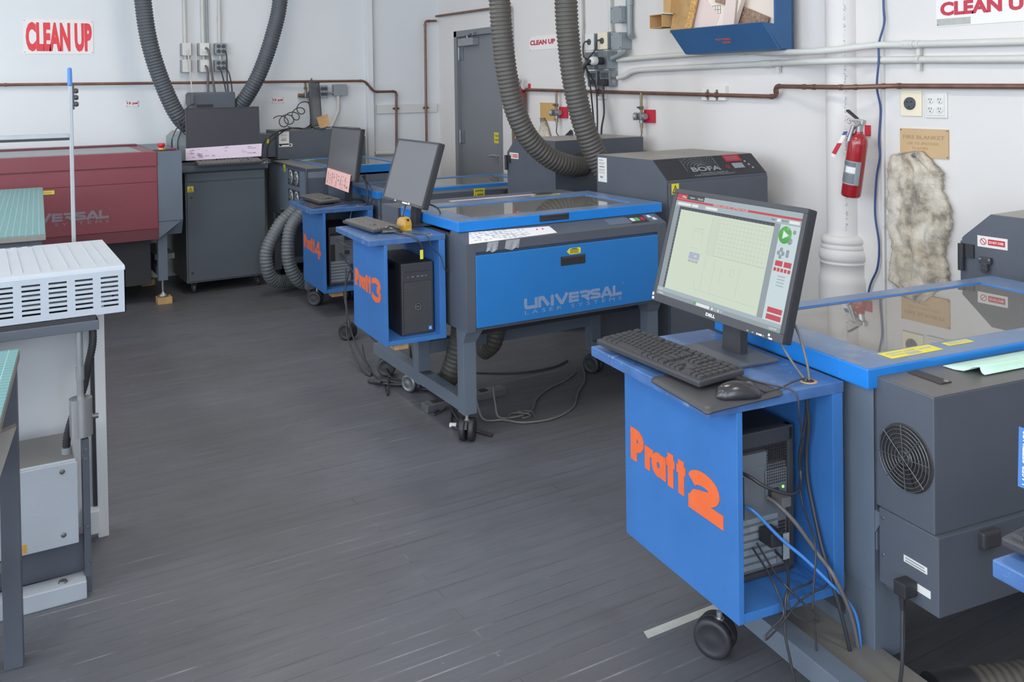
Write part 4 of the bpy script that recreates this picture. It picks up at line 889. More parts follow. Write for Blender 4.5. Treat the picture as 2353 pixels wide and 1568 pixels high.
# bevelled control panel
bn = Vector((0,-.038,.100)).normalized(); bu = Vector((0,.100,.038)).normalized(); bo = Vector((0,yb0,.880))
def bev(x, t): return bo+X_*x+bu*t+bn*.0004
cp = part('display', MB().hexa([bev(.735,.028),bev(.868,.028),bev(.868,.082),bev(.735,.082)]+[bev(a,b)+bn*.0012 for a,b in ((.735,.028),(.868,.028),(.868,.082),(.735,.082))]), 'grey', g, 'small grey display')
kp = part('keypad', MB().hexa([bev(.862,.022),bev(.965,.022),bev(.965,.090),bev(.862,.090)]+[bev(a,b)+bn*.0008 for a,b in ((.862,.022),(.965,.022),(.965,.090),(.862,.090))]), 'ink', g, 'black keypad with coloured buttons')
for x, w_, m_ in ((.876,.020,'sign'),(.902,.022,'scr_green'),(.932,.022,'redplate')):
    part('button', MB().hexa([bev(x,.04),bev(x+w_,.04),bev(x+w_,.068),bev(x,.068)]+[bev(a,b)+bn*.003 for a,b in ((x,.04),(x+w_,.04),(x+w_,.068),(x,.068))]), m_, kp)
kp2 = part('keypad', MB().hexa([bev(.975,.022),bev(1.032,.022),bev(1.032,.090),bev(.975,.090)]+[bev(a,b)+bn*.0008 for a,b in ((.975,.022),(1.032,.022),(1.032,.090),(.975,.090))]), 'grey', g)
for x, t_ in ((.985,.060),(1.000,.034)): part('arrow_button', MB().hexa([bev(x,t_),bev(x+.022,t_),bev(x+.018,t_+.022),bev(x+.004,t_+.022)]+[bev(a,b)+bn*.002 for a,b in ((x,t_),(x+.022,t_),(x+.018,t_+.022),(x+.004,t_+.022))]), 'sign', kp2)
# taped paper strip on the bevel, hanging over its edge
ps = MB(); q = [bev(-.025,-.004),bev(.430,.012),bev(.425,.075),bev(.02,.092)]; ps.hexa(q+[a+bn*.0015 for a in q]); strip = part('paper_strip', ps, 'paper', g, 'white printed paper strip taped below the lid')
pr_ = MB(); random.seed(2)
for i in range(10):
    for k in range(12):
        if random.random() < .62:
            xx = .0+k*.024; a = bev(xx+.012,.010+i*.0078)+bn*.0016; ww = random.uniform(.01,.022); pr_.hexa([a,a+X_*ww,a+X_*ww+bu*.003,a+bu*.003]+[p+bn*.0003 for p in (a,a+X_*ww,a+X_*ww+bu*.003,a+bu*.003)])
part('print', pr_, 'paperink', strip)
pr_ = MB()
for xx in (.345,.375): a = bev(xx,.052)+bn*.0016; pr_.hexa([a,a+X_*.008,a+X_*.008+bu*.010,a+bu*.010]+[p+bn*.0003 for p in (a,a+X_*.008,a+X_*.008+bu*.010,a+bu*.010)])
part('red_symbols', pr_, 'inkred', strip)
for i, (xx, ww) in enumerate(((.058,.055),(.15,.07))):
    tp = MB()
    for k in range(4):
        a0, a1 = xx+k*ww/4, xx+(k+1)*ww/4; b0 = .838+.006*math.sin(k*2.1+i); b1 = .838+.006*math.sin((k+1)*2.1+i); d0, d1 = .003+.004*(k%2), .003+.004*((k+1)%2)
        tp.hexa([(a0,yb0-d0,b0),(a1,yb0-d1,b1),(a1,yb0-d1+.0006,b1),(a0,yb0-d0+.0006,b0),(a0+.008,yb0-.0025,.879),(a1+.008,yb0-.0025,.879),(a1+.008,yb0-.0019,.879),(a0+.008,yb0-.0019,.879)])
    part('tape', tp, 'clear', g, 'crumpled clear tape')
sticker(g, 'paper_strip', 'pinkpaper', (.285,.715,.956), X_, Y_, .60, .035, .0012, [('bar',.05,.3,.3,.12),('bar',.45,.5,.4,.12)], 'pale lavender paper strip behind the lid', 'paperink')
sticker(g, 'warning_label', 'yellow', (.71,.60,.9637), X_, Y_, .18, .030, .0008, [('bar',.1,.2,.8,.2),('bar',.1,.6,.6,.2)], None, 'ink')
part('lid_catch', MB().box(.80,.90,.70,.76,.955,.962,.002), 'black', g)
# inside: dark tub, gantry rail and lens carriage seen through the glass
part('engraving_table', MB().box(.0,1.0,.02,.64,.80,.812), 'ductop', g)
rl = MB(); rl.box(.415,.45,.03,.64,.865,.885,.003); rl.box(.452,.46,.03,.64,.860,.892); part('gantry_rail', rl, 'alu', g); part('lens_carriage', MB().box(.40,.50,.30,.38,.83,.895,.006), 'blackdeep', g)
# legs, stretchers and casters
def leg_set(g, x0, x1, y0, y1, zt, zb=.122, w=.062, m='grey', skip=()):
    for i, (x, y) in enumerate(((x0,y0),(x1,y0),(x0,y1),(x1,y1))):
        mb = MB(); sx = 1 if x == x0 else -1; sy = 1 if y == y0 else -1
        # pressed leg: angle section, flared towards the top like the real frame
        mb.box(min(x,x+sx*w),max(x,x+sx*w),min(y,y+sy*w),max(y,y+sy*w),zb,zt-.06,.002)
        xx = (x-sx*.0, x+sx*w*1.35); yy = (y-sy*.035, y+sy*w*1.1)
        mb.hexa([(x,y,zt-.062),(x+sx*w,y,zt-.062),(x+sx*w,y+sy*w,zt-.062),(x,y+sy*w,zt-.062),(xx[0],yy[0],zt),(xx[1],yy[0],zt),(xx[1],yy[1],zt),(xx[0],yy[1],zt)])
        part('leg', mb, m, g)
        if i not in skip: caster(g, x+sx*.03, y+sy*.03, (-38,-40,65,20)[i], r=.05, zt=zb, m='blackdeep')
    for x in (x0, x1):
        a = x if x == x0 else x-w; part('stretcher', MB().box(a+.003,a+w-.003,y0+.03,y1-.03,zb+.005,zb+.062,.002), m, g)
    part('stretcher', MB().box(x0+w*.5,x1-w*.5,y1-w+.006,y1-.006,zb+.14,zb+.20,.002), m, g)
leg_set(g, -.03, 1.04, -.03, .52, .50, skip=(2,))
part('foot_beam', MB().box(-.03,.032,.40,1.06,.127,.184,.002), 'grey', g); caster(g, .04, 1.045, 60, r=.05, zt=.127); c_ = caster(g, .052, .735, 25, r=.046, zt=.127, m='steel', label='dusty grey caster')
part('shelf_bracket', MB().box(-.07,-.035,.14,.20,.52,.56,.002), 'steel', g); part('shelf_bracket', MB().box(-.07,-.035,.48,.54,.52,.56,.002), 'steel', g)
G3 = g
part('under_tray', MB().box(.05,.98,.05,.82,.44,.497,.003), 'blackdeep', g)
G1 = copy_tree(G3); G1.location = (1.98,-.40,0); G1.rotation_euler = (0,0,rad(-6)); G1['label'] = 'unseen big blue fronted laser cutter beyond the right edge of the picture'  # unseen laser assumed beside the cut-off cart, put in to block light
# ------------------------------------------------------------------ lasers turned away from the camera (backs towards us)
def back_laser(label, o, yaw, zl, Wd, Dp, full):
    g = thing('laser_cutter', label, 'laser cutter', (o[0],o[1],0), yaw)
    x0, x1 = .03, Wd-.03; 
    bd = MB(); bd.box(x0,x0+.03,.006,Dp,.40,zl-.052,.002); bd.box(x1-.03,x1,.006,Dp,.50,zl-.052,.002); bd.box(x0,x1,Dp-.03,Dp,.50,zl-.052); bd.box(x0,x1,.006,.03,.50,zl-.005,.002); bd.box(x0,x1,.01,Dp,.50,.53); bd.box(x0,x1,.02,Dp-.02,zl-.17,zl-.16)
    body = part('body', bd, 'grey', g)
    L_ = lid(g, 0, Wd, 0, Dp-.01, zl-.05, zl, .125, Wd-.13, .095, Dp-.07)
    part('inner_tub', MB().box(.06,Wd-.06,.03,Dp-.04,zl-.155,zl-.145), 'ductop', g)
    part('inner_rail', MB().box(.18,.215,.10,Dp-.08,zl-.10,zl-.08,.003), 'pale_wood', g)
    # tube compartment along the back
    bx = part('tube_housing', MB().box(x0,x1,-.168,.006,zl-.338,zl-.022,.003), 'greydark', g)
    part('housing_top', MB().box(x0+.001,x1-.001,-.1675,.004,zl-.0225,zl-.0205,.0), 'dulltop', bx)
    fan = part('fan_opening', MB().lathe([(.079,0),(.079,.001),(.074,.0015),(.0,.0015)], (x0-.0002,-.088,zl-.188), (-1,0,0), 32), 'ink', bx)
    bl = MB()
    for k in range(7):
        a = 2*PI*k/7; c, s = math.cos(a), math.sin(a)
        q = [(x0-.002,-.088+c*.02-s*.006,zl-.188+s*.02+c*.006),(x0-.002,-.088+c*.068-s*.022,zl-.188+s*.068+c*.022),(x0-.005,-.088+c*.068+s*.012,zl-.188+s*.068-c*.012),(x0-.005,-.088+c*.02+s*.006,zl-.188+s*.02-c*.006)]
        bl.hexa([Vector(p) for p in q]+[Vector(p)+Vector((-.0008,0,0)) for p in q])
    bl.lathe([(.022,0),(.022,.006),(.016,.008)], (x0-.001,-.088,zl-.188), (-1,0,0), 16); part('fan_blades', bl, 'blackdeep', fan)
    gd = MB()
    for r in (.016,.026,.036,.046,.056,.066,.075):
        gd.tube([(x0-.010,-.088+r*math.cos(2*PI*i/28),zl-.188+r*math.sin(2*PI*i/28)) for i in range(29)], .0013, 5)
    for a in (40,130): gd.tube([(x0-.0115,-.088-.078*math.cos(rad(a)),zl-.188-.078*math.sin(rad(a))),(x0-.0115,-.088+.078*math.cos(rad(a)),zl-.188+.078*math.sin(rad(a)))], .0013, 5)
    for a in (85,175): gd.tube([(x0-.0115,-.088-.078*math.cos(rad(a)),zl-.188-.078*math.sin(rad(a))),(x0-.0115,-.088+.078*math.cos(rad(a)),zl-.188+.078*math.sin(rad(a)))], .0011, 5)
    part('fan_guard', gd, 'screw', fan)
    lo = part('power_box', MB().box(x0-.004,x1-.02,-.182,-.006,zl-.52,zl-.338,.002), 'greydark', g)
    lo2 = part('power_box_back', MB().box(x0+.03,x1,-.03,.02,.30,.505,.002), 'greydark', g)
    kn = MB(); kn.box(.150,.205,-.20,-.168,zl-.385,zl-.345,.006); part('housing_knob', kn, 'black', bx)
    vt = MB(); vt.box(.115,.150,-.112,-.012,zl-.0205,zl-.0175,.001); v_ = part('vent_slot', vt, 'ink', bx); part('vent_screw', MB().lathe([(.008,0),(.006,.003)], (.142,-.104,zl-.0175), (0,0,1), 10), 'screw', v_)
    leg_set(g, x0-.003, x1-.01, .012, Dp-.02, .50, w=.062 if not full else .10, m='grey', skip=(0,2) if full else ())
    if full:
        part('side_panel', MB().box(x0-.006,x0-.0032,.008,.118,.298,zl-.052,.001), 'grey', g)
        part('foot_beam', MB().box(-.165,-.105,-.30,.40,.118,.175,.002), 'grey', g); part('foot_plate', MB().box(-.105,x0+.02,-.30,.30,.118,.150,.002), 'ductop', g); caster(g, -.193, .363, 35, r=.053, zt=.12, m='blackdeep')
    if full:
        pl = Vector((x0-.0042,0,0))
        sticker(lo, 'rating_label', 'white', pl+Vector((0,-.082,zl-.435)), -Y_, Z_, .068, .016, .0006, [('bar',.08,.2,.84,.18),('bar',.08,.6,.8,.18)], 'white rating label', 'paperink')
        sticker(lo, 'rating_label', 'white', pl+Vector((0,-.084,zl-.487)), -Y_, Z_, .075, .018, .0006, [], 'white rating label')
        for z_ in (zl-.36,zl-.45): part('screw', MB().lathe([(.005,0),(.004,.002)], pl+Vector((0,-.018,z_)), (-1,0,0), 8), 'screw', lo)
    return g, L_, bx
L2o, L2y = (1.850,1.466), -7.1; L4o, L4y = (2.372,5.887), -1.5
g2, lid2, hs2 = back_laser('blue lidded laser cutter behind the nearest cart, its back with round fan towards the camera', L2o, L2y, .852, 1.19, .63, True)
g4, lid4, hs4 = back_laser('far blue lidded laser cutter right of the Pratt 4 cart, back towards the camera', L4o, L4y, .840, 1.355, .70, False)
sticker(lid2, 'warning_label', 'yellow', (.115,.036,.8530), Vector((.995,.02,0)), Y_, .18, .048, .0008, [('bar',.08,.62,.30,.14),('bar',.42,.62,.20,.14),('bar',.08,.34,.26,.12),('bar',.36,.12,.26,.34),('bar',.70,.5,.22,.2)], 'yellow warning label', 'masking')
sticker(lid2, 'warning_label', 'yellow', (.335,.055,.8530), X_, Y_, .09, .026, .0008, [('bar',.1,.25,.8,.16),('bar',.1,.6,.8,.16)], 'small yellow warning label', 'masking')
sticker(hs4, 'warning_label', 'yellow', (.660,-.1685,.775), X_, Z_, .085, .058, .0008, [('bar',.1,.62,.8,.08),('bar',.1,.76,.8,.08),('bar',.04,.44,.92,.03),('tri',.08,.08,.14,.28),('bar',.3,.14,.6,.08),('bar',.3,.26,.6,.08)], 'yellow warning label', 'ink')
v4 = MB()
for x in (.90,1.055):
    for k in range(4): v4.box(x,x+.13,-.171,-.167,.772+k*.010,.777+k*.010)
part('vent_grille', v4, 'ink', hs4)
# ------------------------------------------------------------------ fume extractors
def extractor(label, loc, yaw, Wd=.70, Dp=.60, H=1.162, logo=True):
    """local: left side x=0, sloping control front towards -y"""
    g = thing('fume_extractor', label, 'fume extractor', loc, yaw)
    pr_ = [(0,.075),(0,H-.100),(.115,H),(Dp,H),(Dp,.075)]
    mb = MB(); mb.prism(pr_, 'x', 0, Wd); body = part('body', mb, 'greydark', g)
    part('top_panel', MB().box(.004,Wd-.004,.118,Dp-.004,H,H+.002), 'dustsheentop', body)
    n = Vector((0,-.100,.115)).normalized(); u = Vector((0,.115,.100)).normalized(); L_ = math.hypot(.115,.1)
    def P(x, t, e=0): return Vector((x,0,H-.100))+u*(t*L_)+n*e
    q = [(.006,.03),(Wd-.006,.03),(Wd-.006,.97),(.006,.97)]; cp = part('control_panel', MB().hexa([P(a,b,.0002) for a,b in q]+[P(a,b,.003) for a,b in q]), 'blackdeep', g)
    if logo:
        q = [(.17,.42),(.40,.42),(.40,.92),(.17,.92)]
        bx = MB()
        for r in range(6):
            for i in range(25):
                a = PI*(i+.5*(r%2))/24; rr = .022+r*.019; xx, tt = .285+rr*math.cos(a)*1.15, .50+rr*math.sin(a)*4.0
                if tt < .91 and abs(xx-.285) < .108: stroke(bx, [(xx,tt),(xx+.008*math.cos(a),tt+.035*math.sin(a))], .0022+.0004*r, P(0,0,.0032), X_, u*L_, n, .0005)
        stroke(bx, [(.172,.92),(.172,.34)], .0016, P(0,0,.0032), X_, u*L_, n, .0005); stroke(bx, [(.172,.92),(.398,.92),(.398,.34)], .0016, P(0,0,.0032), X_, u*L_, n, .0005)
        part('logo_rays', bx, 'boxgrey', cp)
        lg = MB(); text(lg, 'BOFA', P(.205,.30,.0032), X_, u, .20, .032, .0006, .03); part('logo', lg, 'boxgrey', cp)
        lg = MB(); text(lg, 'THE WORLD LEADER IN', P(.245,.17,.0032), X_, u, .19, .009, .0004, .0); text(lg, 'FUME EXTRACTION TECHNOLOGY', P(.20,.09,.0032), X_, u, .28, .009, .0004, .0); part('logo_line', lg, 'boxgrey', cp)
        sticker(cp, 'red_label', 'redplate', P(.475,.66,.0032), X_, u, .115, .046, .0008, [('bar',.1,.6,.75,.12),('bar',.1,.3,.75,.12)], 'red label', 'logored')
        part('display', MB().hexa([P(a,b,.003) for a,b in ((.50,.32),(.575,.32),(.575,.56),(.50,.56))]+[P(a,b,.005) for a,b in ((.50,.32),(.575,.32),(.575,.56),(.50,.56))]), 'boxgrey', cp)
        pb = MB(); stroke(pb, arc(.46,.42*L_,.010,.010,0,360,14)[:-1], .003, P(0,0,.0032), X_, u, n, .001, 0, True); part('power_symbol', pb, 'inkred', cp)
        for x, t in ((.605,.62),(.618,.46),(.63,.30)): part('button', MB().lathe([(.007,0),(.006,.002)], P(x,t,.003), n, 10), 'boxgrey', cp)
        sticker(body, 'warning_label', 'yellow', (.020,-.0124,H-.168), X_, Z_, .048, .054, .0008, [('tri',.16,.14,.68,.66)], 'yellow electric warning label', 'ink')
        sticker(body, 'rating_label', 'white', (-.0002,Dp-.012,H-.148), -Y_, Z_, .082, .135, .0008, [('bar',.1,.88,.5,.03),('bar',.1,.78,.7,.02),('bar',.1,.72,.6,.02),('bar',.15,.6,.6,.05),('bar',.1,.5,.7,.02),('bar',.1,.44,.6,.02),('bar',.1,.36,.7,.02),('bar',.25,.16,.3,.08)], 'white rating label', 'paperink')
    for z_ in ((H-.17, .25) if not logo else ()):
        hg = MB(); hg.cyl((Wd+.012,.004,z_-.05),(Wd+.012,.004,z_+.05),.012,12); hg.box(Wd,Wd+.008,.0,.05,z_-.0,z_+.05); part('door_hinge', hg, 'blackdeep', g)
    part('front_door', MB().box(.006,Wd-.006,-.012,.0,.11,H-.112,.004), 'greydark', g)
    for x, y in ((.06,.06),(Wd-.06,.06),(.06,Dp-.06),(Wd-.06,Dp-.06)):
        c = MB(); c.lathe([(.0,-.018),(.034,-.018),(.036,-.012),(.036,.012),(.034,.018),(.0,.018)], (x,y,.036), (1,0,0), 18); c.box(x-.025,x+.025,y-.03,y+.03,.062,.075); part('caster', c, 'black', g)
    return g, body
def do_not_cover(body, o, u, w, h):
    u = Vector(u); n = u.cross(Z_); st = sticker(body, 'warning_sign', 'white', o, u, Z_, w, h, .0008, [], 'white label with red DO NOT COVER band'); o = Vector(o)+n*.001
    r = MB(); stroke(r, arc(.2*w,.5*h,.27*h,.27*h,0,360,16)[:-1], .06*h, o, u, Z_, n, .0004, 0, True); stroke(r, [(.2*w-.19*h,.5*h+.19*h),(.2*w+.19*h,.5*h-.19*h)], .06*h, o, u, Z_, n, .0004); part('prohibition_symbol', r, 'inkred', st)
    b = part('red_band', MB().hexa([o+u*(a*w)+Z_*(c*h) for a,c in ((.36,.24),(.92,.24),(.92,.76),(.36,.76))]+[o+u*(a*w)+Z_*(c*h)+n*.0004 for a,c in ((.36,.24),(.92,.24),(.92,.76),(.36,.76))]), 'inkred', st)
    t = MB(); text(t, 'DO NOT COVER', o+u*(.40*w)+Z_*(.38*h)+n*.0006, u, Z_, .48*w, .24*h, .0004, .02); part('print', t, 'sign', b)
extractor('dark grey fume extractor with BOFA control panel behind the big blue laser', (3.0,3.575,0), 0)
gE2, bE2 = extractor('dark fume extractor behind the first hanging hose, sloping front turned away', (3.83,5.40,0), 180, H=1.205, logo=False)
do_not_cover(bE2, (.70+.0002,.035,1.065), Y_, .115, .040)
gER, bER = extractor('dark grey fume extractor at the right edge with DO NOT COVER label', (3.90,2.108,0), 180, H=1.055, logo=False)
do_not_cover(bER, (.70+.0002,.062,.932), Y_, .115, .041)
lk = MB(); lk.box(.70,.715,.075,.12,.872,.897,.003); lk.box(.70,.72,.085,.11,.847,.877,.003); lk.tube([(.718,.098+.012*math.cos(i*PI/6),.852+.012*math.sin(i*PI/6)) for i in range(13)], .002, 5); part('latch_bracket', lk, 'black', gER)
for y in (.08,.115): part('rivet', MB().lathe([(.004,0),(.003,.002)], (.715,y,.889), (1,0,0), 8), 'chrome', gER)
# ------------------------------------------------------------------ laser and extractor in the far corner
g = thing('laser_cutter', 'far laser cutter with four fan grilles beside the tall grey cabinet', 'laser cutter', (2.10,6.60,0), -1)
zt = .967; Wd = .80
bd = MB(); bd.box(0,.02,0,1.05,.55,zt,.003); bd.box(0,.16,0,1.05,zt-.03,zt,.003); bd.box(.0,Wd,.0,.02,.55,zt-.07,.002); bd.box(0,Wd,1.03,1.05,.55,zt-.05); bd.box(Wd-.02,Wd,0,1.05,.55,zt-.06); bd.box(.02,Wd,.02,1.05,.55,.58); bd.box(.02,Wd,.02,1.03,zt-.16,zt-.15); bd.box(0,.17,0,.02,.55,zt); bd.box(0,Wd,.95,1.05,zt-.06,zt,.003)
body = part('body', bd, 'grey', g); part('top_dust', MB().box(.004,.155,.004,.95,zt,zt+.0015), 'ductop', body)
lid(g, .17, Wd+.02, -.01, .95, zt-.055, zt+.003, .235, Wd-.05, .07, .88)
part('inner_tub', MB().box(.03,Wd-.03,.03,1.02,zt-.145,zt-.14), 'ductop', g)
for j, z_ in enumerate((.815,.660)):
    fr = part('fan_panel', MB().box(-.004,.0,.165,.465,z_,z_+.122,.002), 'ink', g)
    for y in (.24,.39):
        fg = MB(); fg.lathe([(.056,0),(.056,.003),(.0,.003)], (-.004,y,z_+.061), (-1,0,0), 24); fo = part('fan_guard', fg, 'boxgrey', fr)
        fb = MB()
        for k in range(5): stroke(fb, [(.012*math.cos(k*1.257),.012*math.sin(k*1.257)),(.035*math.cos(k*1.257+.5),.035*math.sin(k*1.257+.5)),(.048*math.cos(k*1.257+1.0),.048*math.sin(k*1.257+1.0))], .010, (-.0072,y,z_+.061), Y_, Z_, -X_, .001)
        part('fan_blades', fb, 'ink', fo)
sticker(g, 'warning_label', 'yellow', (-.0004,.60,.905), -Y_, Z_, .052, .055, .0008, [('tri',.2,.15,.6,.6)], 'yellow warning label', 'ink')
part('bump_knob', MB().cyl((-.03,.62,.60),(0,.62,.60),.018,12), 'black', g)
for s_, y in ((0,.03),(1,.92)):
    for x in (.0,Wd-.06): part('leg', MB().box(x,x+.06,y,y+.06,.06,.55,.002), 'grey', g); part('foot', MB().cyl((x+.03,y+.03,0),(x+.03,y+.03,.06),.022,12), 'black', g)
for y in (.03,.92): part('stretcher', MB().box(.06,Wd-.06,y,y+.05,.10,.15,.002), 'grey', g)
sticker(g, 'warning_label', 'yellow', (.20,.74,zt+.0035), X_, Y_, .10, .05, .0008, [], None)
g = thing('fume_extractor', 'black fume extractor in the back corner with white label, upright screen on top', 'fume extractor', (2.21,7.70,0), 0)
body = part('body', MB().box(0,.75,0,.35,.06,1.205,.004), 'greydark', g); part('top_panel', MB().box(.004,.746,.004,.346,1.205,1.207), 'ductop', body)
part('side_box', MB().box(-.13,0,.06,.30,.98,1.18,.004), 'greydark', g); part('side_box', MB().box(-.12,0,.06,.30,.80,.97,.004), 'blackdeep', g)
sticker(body, 'rating_label', 'white', (.012,-.0002,1.085), X_, Z_, .088, .112, .0008, [('bar',.2,.72,.6,.05),('bar',.1,.9,.8,.03),('bar',.1,.6,.7,.02),('bar',.25,.45,.5,.05),('bar',.2,.32,.5,.08)], 'white rating label', 'paperink')
sticker(body, 'rating_label', 'white', (.012,-.0002,1.068), X_, Z_, .115, .026, .0008, [('bar',.05,.25,.15,.5),('bar',.78,.25,.14,.5)], 'white symbol label', 'ink')
sticker(g, 'yellow_tag', 'yellow', (-.075,.0595,1.10), X_, Z_, .018, .055, .001, [], 'yellow tag')
part('shoulder', MB().box(.75,.80,.02,.33,.06,1.13,.004), 'greydark', g)
for x in (.06,.69):
    for y in (.06,.29): part('caster', MB().lathe([(0,-.015),(.03,-.015),(.03,.015),(0,.015)], (x,y,.03), (1,0,0), 16), 'black', g)
# thick dark cords looped on the corner extractor
cable('black cords bundled on top of the corner extractor under the spiral hose', [(2.36,7.90,1.23),(2.42,7.86,1.215),(2.52,7.80,1.22),(2.60,7.82,1.28),(2.68,7.86,1.27),(2.72,7.9,1.22)], .005)
cable('black cord arching from the upright screen across the extractor top', [(2.62,7.9,1.30),(2.55,7.83,1.25),(2.48,7.79,1.215),(2.40,7.76,1.222),(2.32,7.74,1.22),(2.24,7.69,1.19),(2.13,7.68,1.10),(2.12,7.70,.98)], .006)
cable('thick black cord drooping beside the corner extractor', [(2.33,7.74,1.22),(2.2,7.66,1.2),(2.08,7.64,1.12),(2.06,7.65,.98),(2.12,7.66,.90),(2.2,7.67,.93)], .008)
# ------------------------------------------------------------------ monitors, keyboards, mice, computers
def frame(o, yaw, s=1.0):
    return Matrix.Translation((o[0],o[1],1.55*(1-s))) @ Matrix.Rotation(rad(yaw),4,'Z') @ Matrix.Scale(s,4)
FC2, FC3, FC4, FC1 = frame(C2o,C2y,C2s), frame(C3o,C3y,C3s), frame(C4o,C4y,C4s), frame(C1o,C1y)
ZT = .745
def monitor(label, c, az, tilt, w, h, base, zt, scr='screenoff', bezel=.013, chin=.013, thick=.034, neck_h=None, base_wd=(.205,.23), base_az=None, on=False, brand=True, stand=True, bez='black'):
    """c: centre of the front face; az: direction the screen faces (deg); base: centre of the stand foot"""
    g = thing('monitor', label, 'monitor', (base[0],base[1],zt)); a = rad(az); n0 = Vector((math.cos(a),math.sin(a),0)); r = Z_.cross(n0); t = rad(tilt)
    u = Z_*math.cos(t)-n0*math.sin(t); n = n0*math.cos(t)+Z_*math.sin(t); C = Vector(c)-Vector((base[0],base[1],zt))
    Mx = Matrix(((r.x,u.x,n.x,C.x),(r.y,u.y,n.y,C.y),(r.z,u.z,n.z,C.z),(0,0,0,1)))
    P = lambda nm, mb, m, par=g, lab=None: part(nm, mb.xf(Mx), m, par, lab)
    hs = MB(); hs.box(-w/2,w/2,-h/2,h/2,-thick,-.004,.005); hs.box(-w*.32,w*.32,-h*.36,h*.30,-thick-.025,-thick+.002,.012); back = P('housing', hs, 'blackdeep')
    b = MB(); b.box(-w/2,w/2,h/2-bezel,h/2,-.006,0,.0015); b.box(-w/2,w/2,-h/2,-h/2+chin,-.006,0,.0015); b.box(-w/2,-w/2+bezel,-h/2+chin,h/2-bezel,-.006,0,.0015); b.box(w/2-bezel,w/2,-h/2+chin,h/2-bezel,-.006,0,.0015); P('bezel', b, bez)
    sx0, sx1, sy0, sy1 = -w/2+bezel, w/2-bezel, -h/2+chin, h/2-bezel
    sc = P('screen', MB().box(sx0,sx1,sy0,sy1,-.006,-.0035), 'scr_mid' if on else scr)
    if brand: t_ = MB(); text(t_, 'DELL', (-.022,-h/2+chin*.30,.0002), X_, Y_, .040, chin*.36, .0005, .03); P('logo', t_, 'sign')
    bt = MB()
    for i in range(5): bt.box(w/2-.13+i*.02,w/2-.124+i*.02,-h/2+.004,-h/2+.007,0,.001)
    P('buttons', bt, 'boxgrey')
    if on:
        SW, SH = sx1-sx0, sy1-sy0; k = [0]
        def R(x0,y0,x1,y1,m,nm='screen_panel'):              # fractions from the top left corner
            k[0] += 1; e = -.0035+.00004*k[0]; P(nm, MB().box(sx0+x0*SW,sx0+x1*SW,sy1-y1*SH,sy1-y0*SH,e-.00006,e), m, sc)
        def T(x,y,w_,h_,s,m,nm='screen_text'): 
            k[0] += 1; e = -.0035+.00004*k[0]; q = MB(); text(q, s, (sx0+x*SW,sy1-(y+h_)*SH,e-.00004), X_, Y_, w_*SW, h_*SH, .00004, .01); P(nm, q, m, sc)
        R(0,0,1,.115,'scr_mid'); R(0,.0,.095,.045,'scr_red'); R(.095,.0,.245,.045,'scr_dark'); T(.05,.014,.035,.02,'File','scr_white'); T(.12,.014,.04,.02,'System','scr_white'); T(.19,.014,.045,.02,'Materials','scr_white')
        R(0,.048,1,.068,'scr_red'); T(.33,.050,.28,.014,'MANUAL LOAD FILE  CUTTING VALUES','scr_white'); R(.02,.082,.14,.107,'scr_white'); R(.15,.082,.205,.107,'scr_white'); R(.27,.082,.37,.107,'scr_white'); R(.83,.078,.855,.104,'scr_white'); R(.915,.078,.985,.104,'scr_white'); T(.79,.083,.03,.016,'Power','scr_dark'); T(.865,.083,.04,.016,'Speed','scr_dark')
        R(0,.12,.87,.925,'scr_gray'); R(.045,.12,.062,.925,'scr_dark'); R(.045,.12,.82,.150,'scr_dark'); R(.062,.150,.82,.925,'scr_bg'); R(.862,.12,1,.93,'scr_panel')
        rl = MB()
        for i in range(26): x = sx0+(.062+i*.029)*SW; rl.box(x,x+.0012,sy1-.148*SH,sy1-.136*SH,-.00255,-.0025)
        for i in range(24): y = sy1-(.16+i*.032)*SH; rl.box(sx0+.050*SW,sx0+.060*SW,y,y+.0012,-.00255,-.0025)
        P('ruler_ticks', rl, 'scr_gray', sc)
        gl = MB(); Z0, Z1 = -.00245, -.0024
        def ln(x0,y0,x1,y1,t=.0007):
            a_, b_ = (sx0+x0*SW, sy1-y0*SH), (sx0+x1*SW, sy1-y1*SH)
            if abs(x0-x1) < 1e-6: gl.box(a_[0],a_[0]+t,b_[1],a_[1],Z0,Z1)
            else: gl.box(a_[0],b_[0],a_[1],a_[1]+t,Z0,Z1)
        for i in range(21): ln(.35,.175+i*.0165,.41,.175+i*.0165)
        for i in range(15): ln(.42+i*.0275,.175,.42+i*.0275,.52,.0005)
        for i in range(10): ln(.42,.175+i*.038,.81,.175+i*.038,.0005)
        ln(.35,.52,.81,.52); ln(.35,.175,.35,.52); ln(.41,.175,.41,.52)
        for y in (.30,.31): ln(.21,y,.30,y,.0006)
        ln(.215,.33,.295,.33); ln(.295,.33,.295,.45); ln(.215,.33,.215,.40); ln(.205,.49,.285,.49)
        ln(.36,.54,.36,.86); ln(.44,.54,.44,.86); ln(.31,.78,.31,.86); ln(.31,.86,.44,.86); ln(.50,.60,.50,.76); ln(.57,.60,.60,.60); ln(.57,.60,.57,.66); ln(.60,.60,.60,.66); ln(.57,.66,.60,.66); ln(.64,.56,.64,.82); ln(.44,.86,.80,.86)
        P('drawing_lines', gl, 'scr_line', sc)
        R(.215,.53,.305,.595,'scr_lav'); T(.262,.553,.02,.018,'200','scr_white'); R(.215,.602,.24,.625,'scr_line'); R(.243,.602,.27,.625,'scr_line'); R(.273,.602,.30,.625,'scr_line')
        ci = MB(); ci.lathe([(.023,-.0022),(.023,-.0021),(0,-.0021)], (sx0+.905*SW,sy1-.205*SH,0), (0,0,1), 24); P('start_button', ci, 'scr_green', sc)
